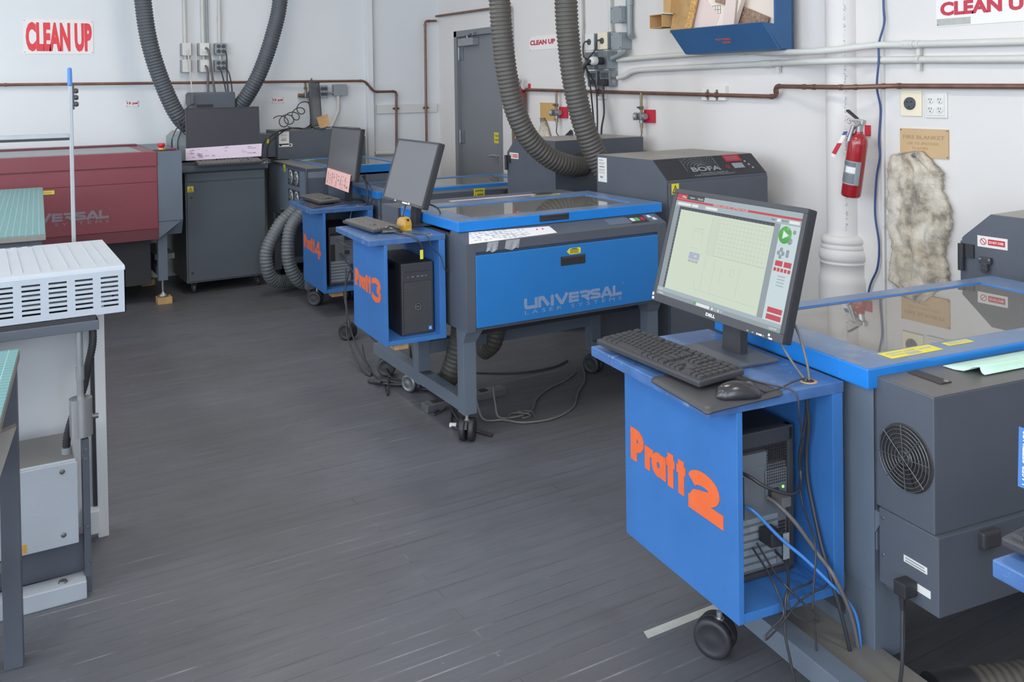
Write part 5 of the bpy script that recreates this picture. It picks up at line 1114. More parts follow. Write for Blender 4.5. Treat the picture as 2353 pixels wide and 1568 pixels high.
        tr = MB(); x, y = sx0+.905*SW, sy1-.205*SH; tr.prism([(x-.008,y-.011),(x+.013,y),(x-.008,y+.011)], 'z', -.0021, -.0020); P('play_symbol', tr, 'scr_white', sc)
        ic = MB()
        for x, y, r_ in ((.965,.17,.006),(.945,.25,.009),(.90,.33,.006),(.885,.36,.006),(.915,.36,.006),(.90,.39,.006),(.945,.34,.006),(.945,.37,.006)): ic.lathe([(r_,-.0022),(r_,-.0021),(0,-.0021)], (sx0+x*SW,sy1-y*SH,0), (0,0,1), 12)
        P('screen_icons', ic, 'scr_gray', sc)
        for x in (.875,.935): R(x,.425,x+.05,.47,'scr_red')
        for i in range(5): R(.872+i*.024,.485,.890+i*.024,.515,'scr_red')
        for i in range(4): R(.91,.545+i*.026,.96,.556+i*.026,'scr_mid')
        R(.885,.815,.985,.858,'scr_red'); R(.885,.872,.985,.915,'scr_red')
        R(0,.93,1,.965,'scr_mid'); R(0,.962,1,1,'scr_gray'); R(.36,.968,.47,.995,'scr_white'); R(.335,.968,.352,.995,'scr_green'); 
        for i in range(4): R(.485+i*.025,.970,.50+i*.025,.992,('scr_white','scr_lav','scr_bg','scr_lav')[i])
        T(.92,.972,.05,.018,'12:04 PM','scr_white'); T(.02,.938,.03,.018,'1.0 m','scr_white'); T(.02,.972,.045,.018,'Weather','scr_white')
    if stand:
        ba = rad(az if base_az is None else base_az); bx = Vector((math.cos(ba),math.sin(ba),0)); br = Z_.cross(bx); Mb = Matrix(((br.x,bx.x,0,0),(br.y,bx.y,0,0),(0,0,1,0),(0,0,0,1)))
        part('stand_base', MB().box(-base_wd[1]/2,base_wd[1]/2,-base_wd[0]/2,base_wd[0]/2,0,.010,.004).xf(Mb), 'greydark' if on else 'black', g)
        top = C-n*(thick+.02)-u*(h*.05); ft = Vector((0,0,.008))-bx*.035; nk = MB(); w_ = .036
        w_ *= w/.50; nk.hexa([ft-br*w_-bx*.012,ft+br*w_-bx*.012,ft+br*w_+bx*.012,ft-br*w_+bx*.012]+[top-br*w_*.8-bx*.015,top+br*w_*.8-bx*.015,top+br*w_*.8+bx*.012,top-br*w_*.8+bx*.012]); part('stand_neck', nk, 'blackdeep', g)
    return g, Mx
m2, Mx2 = monitor('lit monitor showing laser cutting software, on the nearest blue cart', (1.791,1.898,1.0627), 176.05, 15.74, .558, .347, (1.760,1.864), 1.55-.805*C2s, on=True, bezel=.014, chin=.024, base_wd=(.19,.228), base_az=174)
sp = MB(); rnd = random.Random(4)
m3, Mx3 = monitor('dark monitor leaning back on the Pratt 3 cart', (1.752,3.944,1.159), 178.156, 17.12, .496, .305, (1.752,3.964), 1.55-.805*C3s, bezel=.008, chin=.012, brand=False, base_wd=(.165,.185))
m4, Mx4 = monitor('dark monitor on the Pratt 4 cart with a pink note hung over its lower edge', (2.25,6.22,1.098), 178.45, 8.2, .64, .365, (2.26,6.24), ZT, bezel=.010, chin=.013, brand=False, scr='screenoff')
m5, Mx5 = monitor('dark monitor with a pink paper strip on the tall grey cabinet', (1.655,7.22,1.268), 270, 3, .556, .318, (1.655,7.32), .985, scr='screenoff2', bezel=.006, chin=.012, brand=False)
m6, Mx6 = monitor('narrow upright dark screen on top of the corner extractor, turned sideways', (2.592,7.80,1.428), -33, 3, .30, .395, (2.585,7.82), 1.208, bezel=.010, chin=.012, brand=False, thick=.02)
# scraped labels on the chin of the Pratt 3 monitor and on the lit one
q = MB(); q.box(-.08,-.068,-.149,-.142,0,.001); q.box(.016,.08,-.150,-.143,0,.001); q.box(.088,.104,-.149,-.140,0,.001); part('label_residue', q.xf(Mx3), 'paper', m3)
q = MB(); q.box(-.279,-.272,-.158,-.149,-.001,.001); q.box(-.277,-.268,-.169,-.162,-.001,.001); q.box(.186,.206,-.170,-.166,0,.001); q.box(.228,.234,-.164,-.158,0,.001); q.box(.232,.244,-.171,-.167,0,.001); part('label_residue', q.xf(Mx2), 'sign', m2)
# paper notes held by the monitors
g = thing('paper_strip', 'long lavender pink paper strip hung along the bottom of the cabinet monitor', 'paper', (1.65,7.19,1.03))
p_ = part('sheet', MB().hexa([(-.288,-.004,.0),(.282,-.004,.006),(.288,-.006,.105),(-.288,-.006,.092),(-.288,-.0025,.0),(.282,-.0025,.006),(.288,-.0045,.105),(-.288,-.0045,.092)]), 'pinkpaper', g); q = MB(); rnd = random.Random(9)
for i in range(34):
    x = rnd.choice((-.25,-.20,-.15,-.10,0,.13,.18,.22))+rnd.uniform(-.01,.01); z = rnd.uniform(.02,.088); q.box(x,x+rnd.uniform(.01,.035),-.0075,-.0055,z,z+.0025)
part('print', q, 'paperink', p_)
g = thing('paper_note', 'pink handwritten note folded over the lower edge of the Pratt 4 monitor', 'paper', m4.location); q = MB(); q.box(-.28,.245,-.255,-.135,.004,.0055); q.box(-.28,.245,-.1355,-.134,-.002,.0055); p_ = part('sheet', q.xf(Mx4 @ Matrix.Rotation(rad(-1.5),4,'Z')), 'pinknote', g)
q = MB(); rnd = random.Random(3)
for i in range(60):
    x = -.26+(i//6)*.049; y = -.245+rnd.uniform(0,.085)
    q.box(x+rnd.uniform(0,.012),x+rnd.uniform(.018,.03),y,y+.0035,.0055,.0062)
for i in range(5): x = -.24+i*.1; q.box(x,x+.004,-.24,-.155,.0055,.0062)
part('handwriting', q.xf(Mx4 @ Matrix.Rotation(rad(-1.5),4,'Z')), 'logored', p_, None, True)
g = thing('cardboard_square', 'tan cardboard square propped against the narrow upright screen', 'cardboard', (2.62,7.735,1.208)); mb = MB(); mb.hexa([(-.03,-.02,.0),(.055,-.03,.03),(.05,.0,.13),(-.055,.0,.10),(-.03,-.016,.0),(.055,-.026,.03),(.05,.004,.13),(-.055,.004,.10)]); part('sheet', mb, 'wood', g)
part('base_strip', MB().box(-.10,.11,-.015,.015,0,.006), 'boxgrey', g)
# keyboards
KROWS = [[1,.5,1,1,1,1,.3,1,1,1,1,.3,1,1,1,1,.4,1,1,1], [1]*13+[2,.4,1,1,1,.4,1,1,1,1], [1.5]+[1]*12+[1.5,.4,1,1,1,.4,1,1,1,1], [1.75]+[1]*11+[2.25,.4,0,0,0,.4,1,1,1,1], [2.25]+[1]*10+[2.75,.4,0,1,0,.4,1,1,1,1], [1.25,1.25,1.25,6.25,1.25,1.25,1.25,1.25,.4,1,1,1,.4,2,1,1]]
def keyboard(label, M_, z, L=.46, D=.158, m='key', single=True, tilt=3.0):
    """local x: from the left end of the board to its right end, y: away from the typist"""
    g = bpy.data.objects.new('keyboard', None); link(g); g['label'] = label; g['category'] = 'keyboard'; g.matrix_world = M_ @ Matrix.Translation((0,0,z))
    T_ = Matrix.Rotation(rad(tilt),4,'X') ; P = lambda nm, mb, mm, lab=None: part(nm, mb.xf(T_), mm, g, lab)
    b = MB(); b.box(-L/2,L/2,0,D,.0,.016,.004); P('case', b, 'black')
    f = MB(); f.box(-L/2+.03,-L/2+.06,D-.03,D-.015,-.008,.001); f.box(L/2-.06,L/2-.03,D-.03,D-.015,-.008,.001); P('foot', f, 'black')
    ky = MB(); u = (L-.016)/23.0; rowd = (D-.022)/6.25; first = []; proto = None
    for ri, row in enumerate(KROWS):
        x = -L/2+.008; y1 = D-.008-ri*rowd-(rowd*.25 if ri > 0 else 0)
        tot = sum((v if v > 0 else 1) for v in row); sc = 22.9/tot
        for v in row:
            w_ = (v if v > 0 else 1)*u*sc
            gap = (v < 1 and v > 0)
            if v > 0 and not gap:
                x0, x1, y0 = x+.0012, x+w_-.0012, y1-rowd+.0012; z0, z1 = .0155, .0225; i = .0022
                k = MB() if not single else ky
                k.hexa([(x0,y0,z0),(x1,y0,z0),(x1,y1-.0004,z0),(x0,y1-.0004,z0),(x0+i,y0+i,z1),(x1-i,y0+i,z1),(x1-i,y1-i,z1+.0006),(x0+i,y1-i,z1+.0006)])
                if not single: P('key', k, m)
            x += w_
    if single: P('keycaps', ky, m)
    lg = MB(); lg.box(L/2-.075,L/2-.03,D-.012,D-.006,.0162,.0166); P('indicator_strip', lg, 'boxgrey')
    return g
def place(F, x, y, yaw): return F @ Matrix.Translation((x,y,0)) @ Matrix.Rotation(rad(yaw),4,'Z')
# the typist sits on the -x side of each cart: board runs along -y, its far edge towards +x
keyboard('black full-size keyboard on the nearest cart, over the mouse pad', place(FC2, -.062,.335,-85.5), ZT+.012, .475, .158, 'key', False)
keyboard('dusty black keyboard on the Pratt 3 cart', place(FC3, -.012,.42,-86), ZT+.010, .46, .158, 'keydust')
keyboard('dusty black keyboard on the Pratt 4 cart behind a mouse', place(FC4, .012,.41,-86), ZT+.010, .46, .158, 'keydust')
keyboard('black keyboard corner on the cut off cart at the right edge', place(FC1, -.035,.380,-86), ZT+.010, .46, .158, 'key')
keyboard('black keyboard on the tall grey cabinet below the pink paper strip', Matrix.Translation((1.675,7.075,0)) @ Matrix.Rotation(rad(1),4,'Z'), .988, .49, .13, 'keydust', True, 8)
# mice
def mouse(label, M_, z):
    g = bpy.data.objects.new('computer_mouse', None); link(g); g['label'] = label; g['category'] = 'mouse'; g.matrix_world = M_ @ Matrix.Translation((0,0,z)); n = 20; V = []; F = []
    Lm, Wm, Hm = .062, .033, .040
    for i in range(13):
        t = i/12; y = -Lm+2*Lm*t; e = math.sqrt(max(0,1-(2*t-1)**2)); hz = Hm*(e**.7)*(1.0 if t < .45 else 1-.45*((t-.45)/.55)**1.3); wx = Wm*(e**.55)*(1-.12*math.sin(PI*t))
        for k in range(n+1): a = PI*k/n; V.append((wx*math.cos(a), y, hz*math.sin(a)**.8))
    for i in range(12):
        for k in range(n): a = i*(n+1)+k; F.append((a,a+1,a+n+2,a+n+1))
    F.append(tuple(i*(n+1) for i in range(13))+tuple(i*(n+1)+n for i in range(12,-1,-1)))
    part('shell', MB().add(V,F,0,True), 'mouse', g)
    part('scroll_wheel', MB().lathe([(.009,-.003),(.010,0),(.009,.003)], (0,.030,.026), (1,0,0), 14), 'screw', g)
    s_ = MB(); s_.tube(spline([(0,.012,.0375),(0,.03,.034),(0,.05,.0225)],4), .0006, 5); part('button_gap', s_, 'ink', g); return g
mouse('black mouse on the pad of the nearest cart', place(FC2, .022,.020,-104), ZT+.005)
mouse('black mouse on the Pratt 3 cart in front of the tape measure', place(FC3, .115,.20,-105), ZT+.002)
mouse('black mouse on the Pratt 4 cart beside the pink note', place(FC4, .12,.25,-100), ZT+.005)
mouse('small mouse at the right end of the tall grey cabinet top', Matrix.Translation((1.945,7.13,0)) @ Matrix.Rotation(rad(20),4,'Z'), .985)
# mouse pads
def pad(label, F, pts, z, sag):
    g = bpy.data.objects.new('mouse_pad', None); link(g); g['label'] = label; g['category'] = 'mouse pad'; g.matrix_world = F @ Matrix.Translation((0,0,z)); P = [Vector(p) for p in pts]; out = []
    for i, p in enumerate(P):
        a, b = P[i-1], P[(i+1) % len(P)]; k = .018; p0 = p+(a-p).normalized()*k; p1 = p+(b-p).normalized()*k; out += [p0*(1-t)**2+p*2*t*(1-t)+p1*t*t for t in (0,.25,.5,.75,1)]
    n = len(out); c = sum(out, Vector((0,0)))/n; rings = 7; V = []; Fc = []
    for top in (1,0):
        for r in range(rings+1):
            for p in out:
                q = c+(p-c)*(r/rings); d = max(0, -.002-q.y) ; dx = max(0, -.084-q.x); V.append((q.x, q.y, (.004 if top else 0)-sag*(d+dx)))
    o2 = (rings+1)*n
    for r in range(rings):
        for i in range(n): j = (i+1) % n; Fc.append((r*n+i,r*n+j,(r+1)*n+j,(r+1)*n+i)); Fc.append((o2+r*n+i,o2+(r+1)*n+i,o2+(r+1)*n+j,o2+r*n+j))
    for i in range(n): j = (i+1) % n; Fc.append((rings*n+i,rings*n+j,o2+rings*n+j,o2+rings*n+i))
    part('sheet', MB().add(V,Fc,0,True), 'black', g); return g
pad('black mouse pad lapping over the near edge of the nearest cart', FC2, [(-.100,.25),(-.108,-.022),(.146,-.012),(.135,.235)], ZT+.0006, .35)
pad('black mouse pad on the Pratt 4 cart', FC4, [(-.05,.42),(-.055,.06),(.21,.19),(.20,.45)], ZT+.0006, .0)
# computer towers
def tower_back(label, F, x0, x1, y0, y1, z0, z1, led):
    g = bpy.data.objects.new('computer_tower', None); link(g); g['label'] = label; g['category'] = 'computer'; g.matrix_world = F @ Matrix.Translation(((x0+x1)/2,y0,z0)); W_ = (x1-x0)/2; D = y1-y0; H = z1-z0
    part('case', MB().box(-W_,W_,.02,D,0,H,.006), 'blackdeep', g)
    rm = MB(); rm.box(-W_,W_,0,.03,H-.045,H,.006); rm.box(-W_,-W_+.010,0,.03,0,H,.003); rm.box(W_-.022,W_,0,.03,0,H,.005); rm.box(-W_,W_,0,.03,0,.016,.004); part('rear_rim', rm, 'black', g)
    pl = part('rear_panel', MB().box(-W_+.010,W_-.022,.008,.022,.016,H-.10,.002).box(-W_+.010,W_-.085,.006,.022,H-.10,H-.062,.002), 'tower', g)
    ps = part('power_supply', MB().box(W_-.098,W_-.024,.002,.010,H*.50,H-.115,.002), 'mesh', pl)
    h = MB()
    for i in range(14):
        for j in range(9): h.box(W_-.093+j*.0075,W_-.089+j*.0075,.0012,.0022,H*.62+i*.0080,H*.62+i*.0080+.0045)
    part('vent_holes', h, 'ink', ps)
    sk = part('power_socket', MB().box(W_-.090,W_-.055,-.004,.004,H*.52,H*.59,.003), 'ink', ps)
    if led: part('status_light', MB().lathe([(.004,0),(.003,.002)], (W_-.038,.002,H*.585), (0,-1,0), 10), 'green_led', ps)
    io = MB(); io.box(-W_+.014,-W_+.045,.005,.009,H*.42,H-.12,.001); part('port_panel', io, 'ink', pl)
    sl = MB()
    for i in range(7): sl.box(-W_+.014,W_-.055,.004,.009,.026+i*.021,.040+i*.021,.0015)
    part('slot_cover', sl, 'boxgrey', pl)
    v = MB()
    for i in range(12): v.box(W_-.050,W_-.028,.005,.0085,.03+i*.0095,.0355+i*.0095)
    part('vent_holes', v, 'ink', pl)
    part('lock_tab', MB().box(W_-.062,W_-.048,-.004,.006,.03,.075,.002), 'alu', pl); return g
tower_back('computer tower seen from behind inside the nearest cart, green light on', FC2, .075, .288, .12, .50, .195, .600, True)
tower_back('computer tower seen from behind inside the Pratt 4 cart', FC4, .065, .265, .10, .48, .195, .600, False)
g = bpy.data.objects.new('computer_tower', None); link(g); g['label'] = 'black computer tower facing out of the Pratt 3 cart, round emblem on its grille'; g['category'] = 'computer'; g.matrix_world = FC3 @ Matrix.Translation((.212,.065,.195))
part('case', MB().box(-.094,.094,.018,.46,0,.395,.004), 'blackdeep', g); fr = part('front_panel', MB().box(-.094,.094,0,.020,0,.395,.006), 'black', g)
part('drive_slot', MB().box(-.07,.07,-.001,.002,.345,.352), 'ink', fr); part('front_ports', MB().box(-.06,-.05,-.001,.002,.318,.322).box(-.035,-.02,-.001,.002,.316,.324).box(-.005,.01,-.001,.002,.316,.324).box(.02,.035,-.001,.002,.316,.324).box(.045,.055,-.001,.002,.317,.323), 'tower', fr)
gr = part('grille', MB().box(-.086,.086,-.002,.001,.012,.295,.001), 'ink', fr); h = MB()
for i in range(36):
    for j in range(21):
        x = -.082+j*.0080+(.004 if i % 2 else 0); z = .016+i*.0077
        if x < .080 and math.hypot(x, z-.155) > .020: h.box(x,x+.0042,-.0045,-.002,z,z+.0030)
part('grille_mesh', h, 'tower', gr); em = MB(); stroke(em, arc(0,.155,.0165,.0165,0,360,24)[:-1], .0022, (0,-.0046,0), X_, Z_, -Y_, .001, 0, True); text(em, 'DELL', (-.010,-.0046,.151), X_, Z_, .020, .008, .001, .01); part('emblem', em, 'alu', gr)
sticker(fr, 'badge', 'cableblue', (.060,-.0045,.018), X_, Z_, .020, .022, .0008, [('bar',.2,.5,.6,.15),('bar',.2,.2,.6,.15)], 'small blue badge', 'sign')
part('side_handle', MB().box(-.094,-.088,.10,.40,.34,.38,.004), 'black', g)
# tape measure
g = bpy.data.objects.new('tape_measure', None); link(g); g['label'] = 'yellow tape measure standing on the Pratt 3 cart behind the mouse'; g['category'] = 'tape measure'; g.matrix_world = place(FC3, .215,.26,-70) @ Matrix.Translation((0,0,ZT))
s_ = MB(); s_.prism([(-.036,0),(.036,0),(.038,.03),(.034,.052),(.018,.070),(-.010,.074),(-.030,.062),(-.038,.036)], 'y', -.022, .022); part('shell', s_, 'tapeyellow', g)
part('rubber_band', MB().prism([(-.030,.004),(-.022,.004),(-.026,.05),(-.012,.066),(.014,.064),(.026,.05),(.030,.03),(.037,.03),(.033,.054),(.018,.0715),(-.010,.0755),(-.031,.063),(-.039,.036)], 'y', -.0232, -.0222), 'wood', g)
part('lock_button', MB().box(.020,.036,-.007,.007,.052,.066,.003), 'ink', g); part('blade', MB().box(.036,.050,-.011,.011,.002,.005), 'yellow', g); part('round_label', MB().lathe([(.020,0),(.019,.001)], (0,-.0225,.038), (0,-1,0), 20), 'wood', g)
# paper on the back laser
F2 = frame(L2o, L2y)
def fr_solo(name, mb, m, label, cat, F, o):
    g = bpy.data.objects.new(name, None); link(g); g['label'] = label; g['category'] = cat; g.matrix_world = F @ Matrix.Translation(o); part('sheet', mb, m, g); return g
mb = MB(); N_ = 10; V = []; prof = [(.0,.002),(.03,.001),(.055,.004),(.070,.012),(.078,.019),(.082,.018),(.084,.010),(.088,.004),(.095,.002)]
for i in range(N_+1):
    x = i/N_*.46
    for d, h_ in prof: V.append((x+d*.12+(.02 if d > .08 else 0), -d, h_*(1-.3*i/N_)+.0012))
m_ = len(prof); V2 = [(v[0],v[1],v[2]-.0011) for v in V]; Fc = []
for i in range(N_):
    for j in range(m_-1): a = i*m_+j; Fc.append((a,a+m_,a+m_+1,a+1)); Fc.append((len(V)+a,len(V)+a+1,len(V)+a+m_+1,len(V)+a+m_))
for i in range(N_):
    for j in (0,m_-1): a = i*m_+j; Fc.append((a,a+m_,len(V)+a+m_,len(V)+a))
for j in range(m_-1):
    for i in (0,N_): a = i*m_+j; Fc.append((a,a+1,len(V)+a+1,len(V)+a))
mb.add(V+V2, Fc, 0, True); fr_solo('paper_sheet', mb, 'mint', 'creased mint green paper lying on the back of the right laser', 'paper', F2, (.228,-.018,.8325))
# sign and screen at the right edge
cm = (C1o[0]+.20*math.cos(rad(C1y))-.30*math.sin(rad(C1y)), C1o[1]+.20*math.sin(rad(C1y))+.30*math.cos(rad(C1y)))
m1, Mx1 = monitor('dark monitor of which only the left edge shows at the right border', (1.592,.662,1.030), 176, 2, .56, .36, (1.640,.66), ZT, brand=False)
g = thing('paper_sign', 'blue paper lettered LASER SETTINGS hanging at the right border', 'sign', m1.location); p_ = part('sheet', MB().box(-.288,-.16,-.212,-.105,.002,.0035).xf(Mx1), 'bluepaper', g)
t_ = MB(); text(t_, 'LASER SETTINGS', (-.266,-.206,.0036), Y_, -X_, .096, .014, .0004, .01); part('lettering', t_.xf(Mx1), 'sign', p_)
# ------------------------------------------------------------------ cables of the nearest cart
def fc(F, P):
    Q = [F @ Vector(p) for p in P]
    if P[-1][2] < .03 and Q[-1].z > .02:                 # carry on down to the floor
        Q = [q if p[2] > .1 else q-Z_*max(0,(q.z-.007)*(1-max(0,p[2])/.1)) for p, q in zip(P,Q)]; Q = [Vector((q.x,q.y,max(q.z,.006))) for q in Q]
    return Q
def lcable(label, F, P, r, m='cable', name='power_cable'): return cable(label, fc(F,P), r, m, name=name)
lcable('mouse cord running to the hole in the nearest cart top', FC2, [(.078,.004,.763),(.10,.010,.752),(.152,.019,.750),(.22,.040,.752),(.262,.046,.752),(.272,.046,.744)], .0022, name='usb_cable')
lcable('keyboard cord crossing the near edge of the nearest cart top and hanging down', FC2, [(.10,.13,.765),(.13,.10,.752),(.155,.04,.751),(.170,-.004,.751),(.177,-.022,.735),(.186,-.020,.68),(.24,.03,.58),(.285,.09,.50),(.288,.09,.394),(.247,-.005,.327),(.215,-.03,.199),(.215,-.04,.09),(.20,-.05,.006),(.19,-.07,.004)], .0024, name='usb_cable')
lcable('monitor cable dropping into the hole of the nearest cart top', FC2, [(.29,.26,.93),(.25,.16,.88),(.235,.09,.82),(.255,.055,.765),(.266,.045,.746)], .0032, 'cablegrey')
lcable('second monitor cable dropping into the hole of the nearest cart top', FC2, [(.30,.20,.95),(.285,.10,.87),(.280,.06,.80),(.279,.048,.760),(.277,.045,.746)], .0035, 'cablegrey')
lcable('light blue network cable sweeping down to the floor beside the nearest cart', FC2, [(.115,.112,.405),(.128,.09,.397),(.182,.055,.332),(.235,.02,.280),(.279,-.02,.227),(.330,-.03,.171),(.358,-.04,.11),(.368,-.045,.05),(.366,-.05,.010),(.34,-.07,.006),(.30,-.12,.006)], .0045, 'cableblue', 'network_cable')
lcable('thick grey power cable from the tower to the floor beside the nearest cart', FC2, [(.190,.114,.415),(.200,.08,.405),(.233,.05,.361),(.280,.02,.282),(.290,-.03,.240),(.342,-.04,.115),(.372,-.05,.031),(.39,-.06,.008),(.43,-.10,.008)], .0055, 'cablegrey')
lcable('black video cable looping across the tower of the nearest cart', FC2, [(.10,.114,.502),(.112,.085,.496),(.14,.06,.476),(.20,.045,.452),(.25,.06,.445),(.285,.09,.46),(.292,.10,.52),(.285,.07,.62),(.278,.05,.71),(.275,.045,.744)], .0045)
lcable('black cable hanging along the right side inside the nearest cart', FC2, [(.27,.05,.71),(.288,.06,.62),(.298,.08,.54),(.300,.08,.46),(.302,.06,.38),(.300,.03,.30),(.290,-.015,.234),(.312,-.04,.111),(.35,-.05,.03),(.372,-.055,.008),(.40,-.08,.007)], .005)
lcable('black cable hanging from the tower straight to the floor', FC2, [(.213,.112,.262),(.205,.06,.255),(.16,.0,.235),(.135,-.018,.215),(.122,-.03,.143),(.129,-.04,.091),(.16,-.048,.03),(.19,-.05,.007),(.22,-.06,.006)], .0035)
lcable('thin black cable with a wide loop below the nearest cart', FC2, [(.135,.112,.290),(.125,.05,.27),(.115,-.005,.243),(.120,-.028,.189),(.080,-.036,.168),(.050,-.042,.155),(.052,-.044,.148),(.103,-.032,.162),(.183,-.02,.202),(.270,-.018,.219),(.29,.0,.222)], .0026)
lcable('thin black cable looped at the right under the nearest cart', FC2, [(.150,.112,.30),(.145,.03,.255),(.147,-.012,.240),(.189,-.03,.194),(.226,-.04,.158),(.215,-.042,.150),(.180,-.038,.160),(.146,-.03,.186),(.141,-.02,.222),(.175,-.012,.232),(.207,-.01,.231),(.24,.0,.228)], .0026)
g = bpy.data.objects.new('plug_adapter', None); link(g); g['label'] = 'black angled video adapter with pale tag on the tower back'; g['category'] = 'plug'; g.matrix_world = FC2 @ Matrix.Translation((.190,.085,.318)); part('shell', MB().box(-.03,.012,-.02,.032,-.016,.024,.005), 'blackdeep', g); part('tag', MB().box(.006,.026,-.026,-.024,-.05,.02), 'boxgrey', g)
g = bpy.data.objects.new('power_plug', None); link(g); g['label'] = 'dark plug in the power socket of the tower in the nearest cart'; g['category'] = 'plug'; g.matrix_world = FC2 @ Matrix.Translation((.217,.09,.415)); part('plug_body', MB().box(-.016,.016,-.022,.025,-.014,.014,.004), 'cablegrey', g)
# plug on the right laser
g = bpy.data.objects.new('power_plug', None); link(g); g['label'] = 'black angled plug in the lower box of the right laser'; g['category'] = 'plug'; g.matrix_world = F2 @ Matrix.Translation((.008,-.105,.365)); part('plug_body', MB().box(-.022,.017,-.018,.018,-.012,.022,.004), 'blackdeep', g)
part('strain_relief', MB().cyl((-.012,0,-.012),(-.012,0,-.045),.008,10,r1=.005), 'blackdeep', g); part('socket_edge', MB().box(.0,.017,.018,.024,-.01,.016), 'sign', g)
lcable('black power cord hanging from the plug of the right laser to the floor', F2, [(-.004,-.105,.322),(-.012,-.112,.27),(-.02,-.118,.20),(-.02,-.105,.12),(-.01,-.08,.05),(.02,-.06,.008),(.06,-.05,.006)], .0045)
# ------------------------------------------------------------------ tall grey cabinet on casters
g = thing('rolling_cabinet', 'tall dark grey metal cabinet on casters carrying a monitor, far left', 'cabinet', (1.365,7.25,0), 0)
Wd, Dp = .61, .55
body = part('body', MB().box(0,Wd,0,Dp,.085,.94,.004), 'cabinet', g)
part('door', MB().box(.012,Wd-.008,-.012,0,.10,.855,.003), 'cabinet', g); part('drawer_front', MB().box(.012,Wd-.008,-.010,0,.862,.935,.003), 'cabinet', g)
tp = MB(); tp.box(-.03,Wd+.012,-.05,Dp+.01,.94,.985,.003); part('cabinet_top', tp, 'greydark', g)
lip = MB(); lip.hexa([(-.03,-.05,.94),(Wd+.012,-.05,.94),(Wd+.012,-.012,.925),(-.0,-.012,.925),(-.03,-.05,.945),(Wd+.012,-.05,.945),(Wd+.012,-.012,.942),(-.0,-.012,.942)]); part('top_lip', lip, 'cabinet', g)
d_ = [c for c in g.children if c.name.startswith('door')][0]
sticker(d_, 'warning_label', 'yellow', (.014,-.0122,.785), X_, Z_, .045, .044, .0008, [('tri',.18,.14,.64,.64)], 'yellow triangle warning label', 'ink')
part('lock', MB().lathe([(.010,0),(.008,.004)], (.04,-.012,.742), (0,-1,0), 14), 'black', d_); part('lock', MB().lathe([(.010,0),(.008,.004)], (.04,-.012,.165), (0,-1,0), 14), 'black', d_)
for x, y in ((.06,.06),(Wd-.06,.06),(.06,Dp-.06),(Wd-.06,Dp-.06)):
    c = MB(); c.prism([(y-.035,.082),(y+.035,.082),(y+.012,.030),(y-.002,.030)], 'x', x-.017, x-.014); c.prism([(y-.035,.082),(y+.035,.082),(y+.012,.030),(y-.002,.030)], 'x', x+.014, x+.017); c.box(x-.03,x+.03,y-.035,y+.035,.080,.086); ca = part('caster', c, 'steel', g)
    part('wheel', MB().lathe([(.0,-.012),(.033,-.012),(.036,-.008),(.036,.008),(.033,.012),(.0,.012)], (x,y,.036), (1,0,0), 20), 'black', ca)
solo('phone_box', MB().box(1.90,1.935,7.08,7.13,.985,1.0,.002), 'steel', 'small grey block beside the mouse on the tall cabinet', 'box')
# extractor standing behind the cabinet
g = thing('fume_extractor', 'black fume extractor rising behind the tall grey cabinet monitor', 'fume extractor', (1.50,7.62,0), 0)
body = part('body', MB().box(0,.42,.25,.42,.08,1.20,.008), 'greydark', g)
part('manifold_box', MB().box(.035,.385,.16,.40,1.20,1.545,.012).box(.025,.06,.15,.39,1.44,1.535,.012), 'greydark', g)
hp = MB(); hp.box(.07,.20,.155,.162,1.40,1.445,.002); part('handle_recess', hp, 'blackdeep', g)
part('inlet_collar', MB().cyl((.42,.33,1.36),(.33,.33,1.22),.072,20), 'black', g)
side = MB(); side.prism([(-.06,1.0),(.02,1.0),(-.01,1.22),(-.10,1.235),(-.15,1.19),(-.15,1.0)], 'y', .0, .30); part('side_housing', side, 'boxgrey', g)
cable('black cord looping over the red laser end to the dark housing', [(1.35,7.66,1.10),(1.345,7.63,1.17),(1.375,7.62,1.25),(1.41,7.63,1.30),(1.45,7.66,1.40),(1.53,7.70,1.455)], .0045)
cable('second black cord crossing behind the cabinet monitor', [(1.385,7.60,1.09),(1.383,7.60,1.16),(1.41,7.61,1.235),(1.44,7.63,1.30),(1.45,7.68,1.34)], .0045)
cable('third short black cord draped over the dark housing', [(1.395,7.65,1.36),(1.402,7.61,1.27),(1.43,7.60,1.22),(1.47,7.60,1.19)], .0045)
# ------------------------------------------------------------------ long red laser cutter
g = thing('laser_cutter', 'long dark red laser cutter lettered UNIVERSAL against the back wall', 'laser cutter', (1.13,7.0,0), 0)
xl = -1.75
body = MB(); body.prism([(0,.49),(0,1.115),(.93,1.125),(.93,.49)], 'x', xl, 0.0); bd_ = part('body', body, 'red', g)
en = MB(); en.prism([(-.004,.615),(-.004,1.118),(.955,1.128),(.955,.56),(.12,.505),(.06,.505)], 'x', 0.0, .168); end = part('end_panel', en, 'grey', g)
en = MB(); en.prism([(0,.49),(.168,.615),(.168,.63),(0,.63)], 'y', .0, .05); part('end_gusset', en, 'grey', g)
ld = part('lid', MB().box(xl,-.004,-.012,.90,1.018,1.122,.004), 'red', g)
part('lid_window', MB().box(xl,-.10,.07,.76,1.1215,1.1245), 'glass_pale' if 'glass_pale' in M else 'boxgrey', ld)
part('lid_rear_rail', MB().box(xl,-.02,.80,.90,1.122,1.138,.003), 'redlow', ld)
part('upper_panel', MB().box(xl,-.004,-.006,0,.905,1.008,.002), 'red', g); fd = part('front_door', MB().box(xl,-.004,-.009,.0,.565,.898,.003), 'red', g); part('lower_panel', MB().box(xl,-.004,-.007,.0,.485,.560,.002), 'redlow', g)
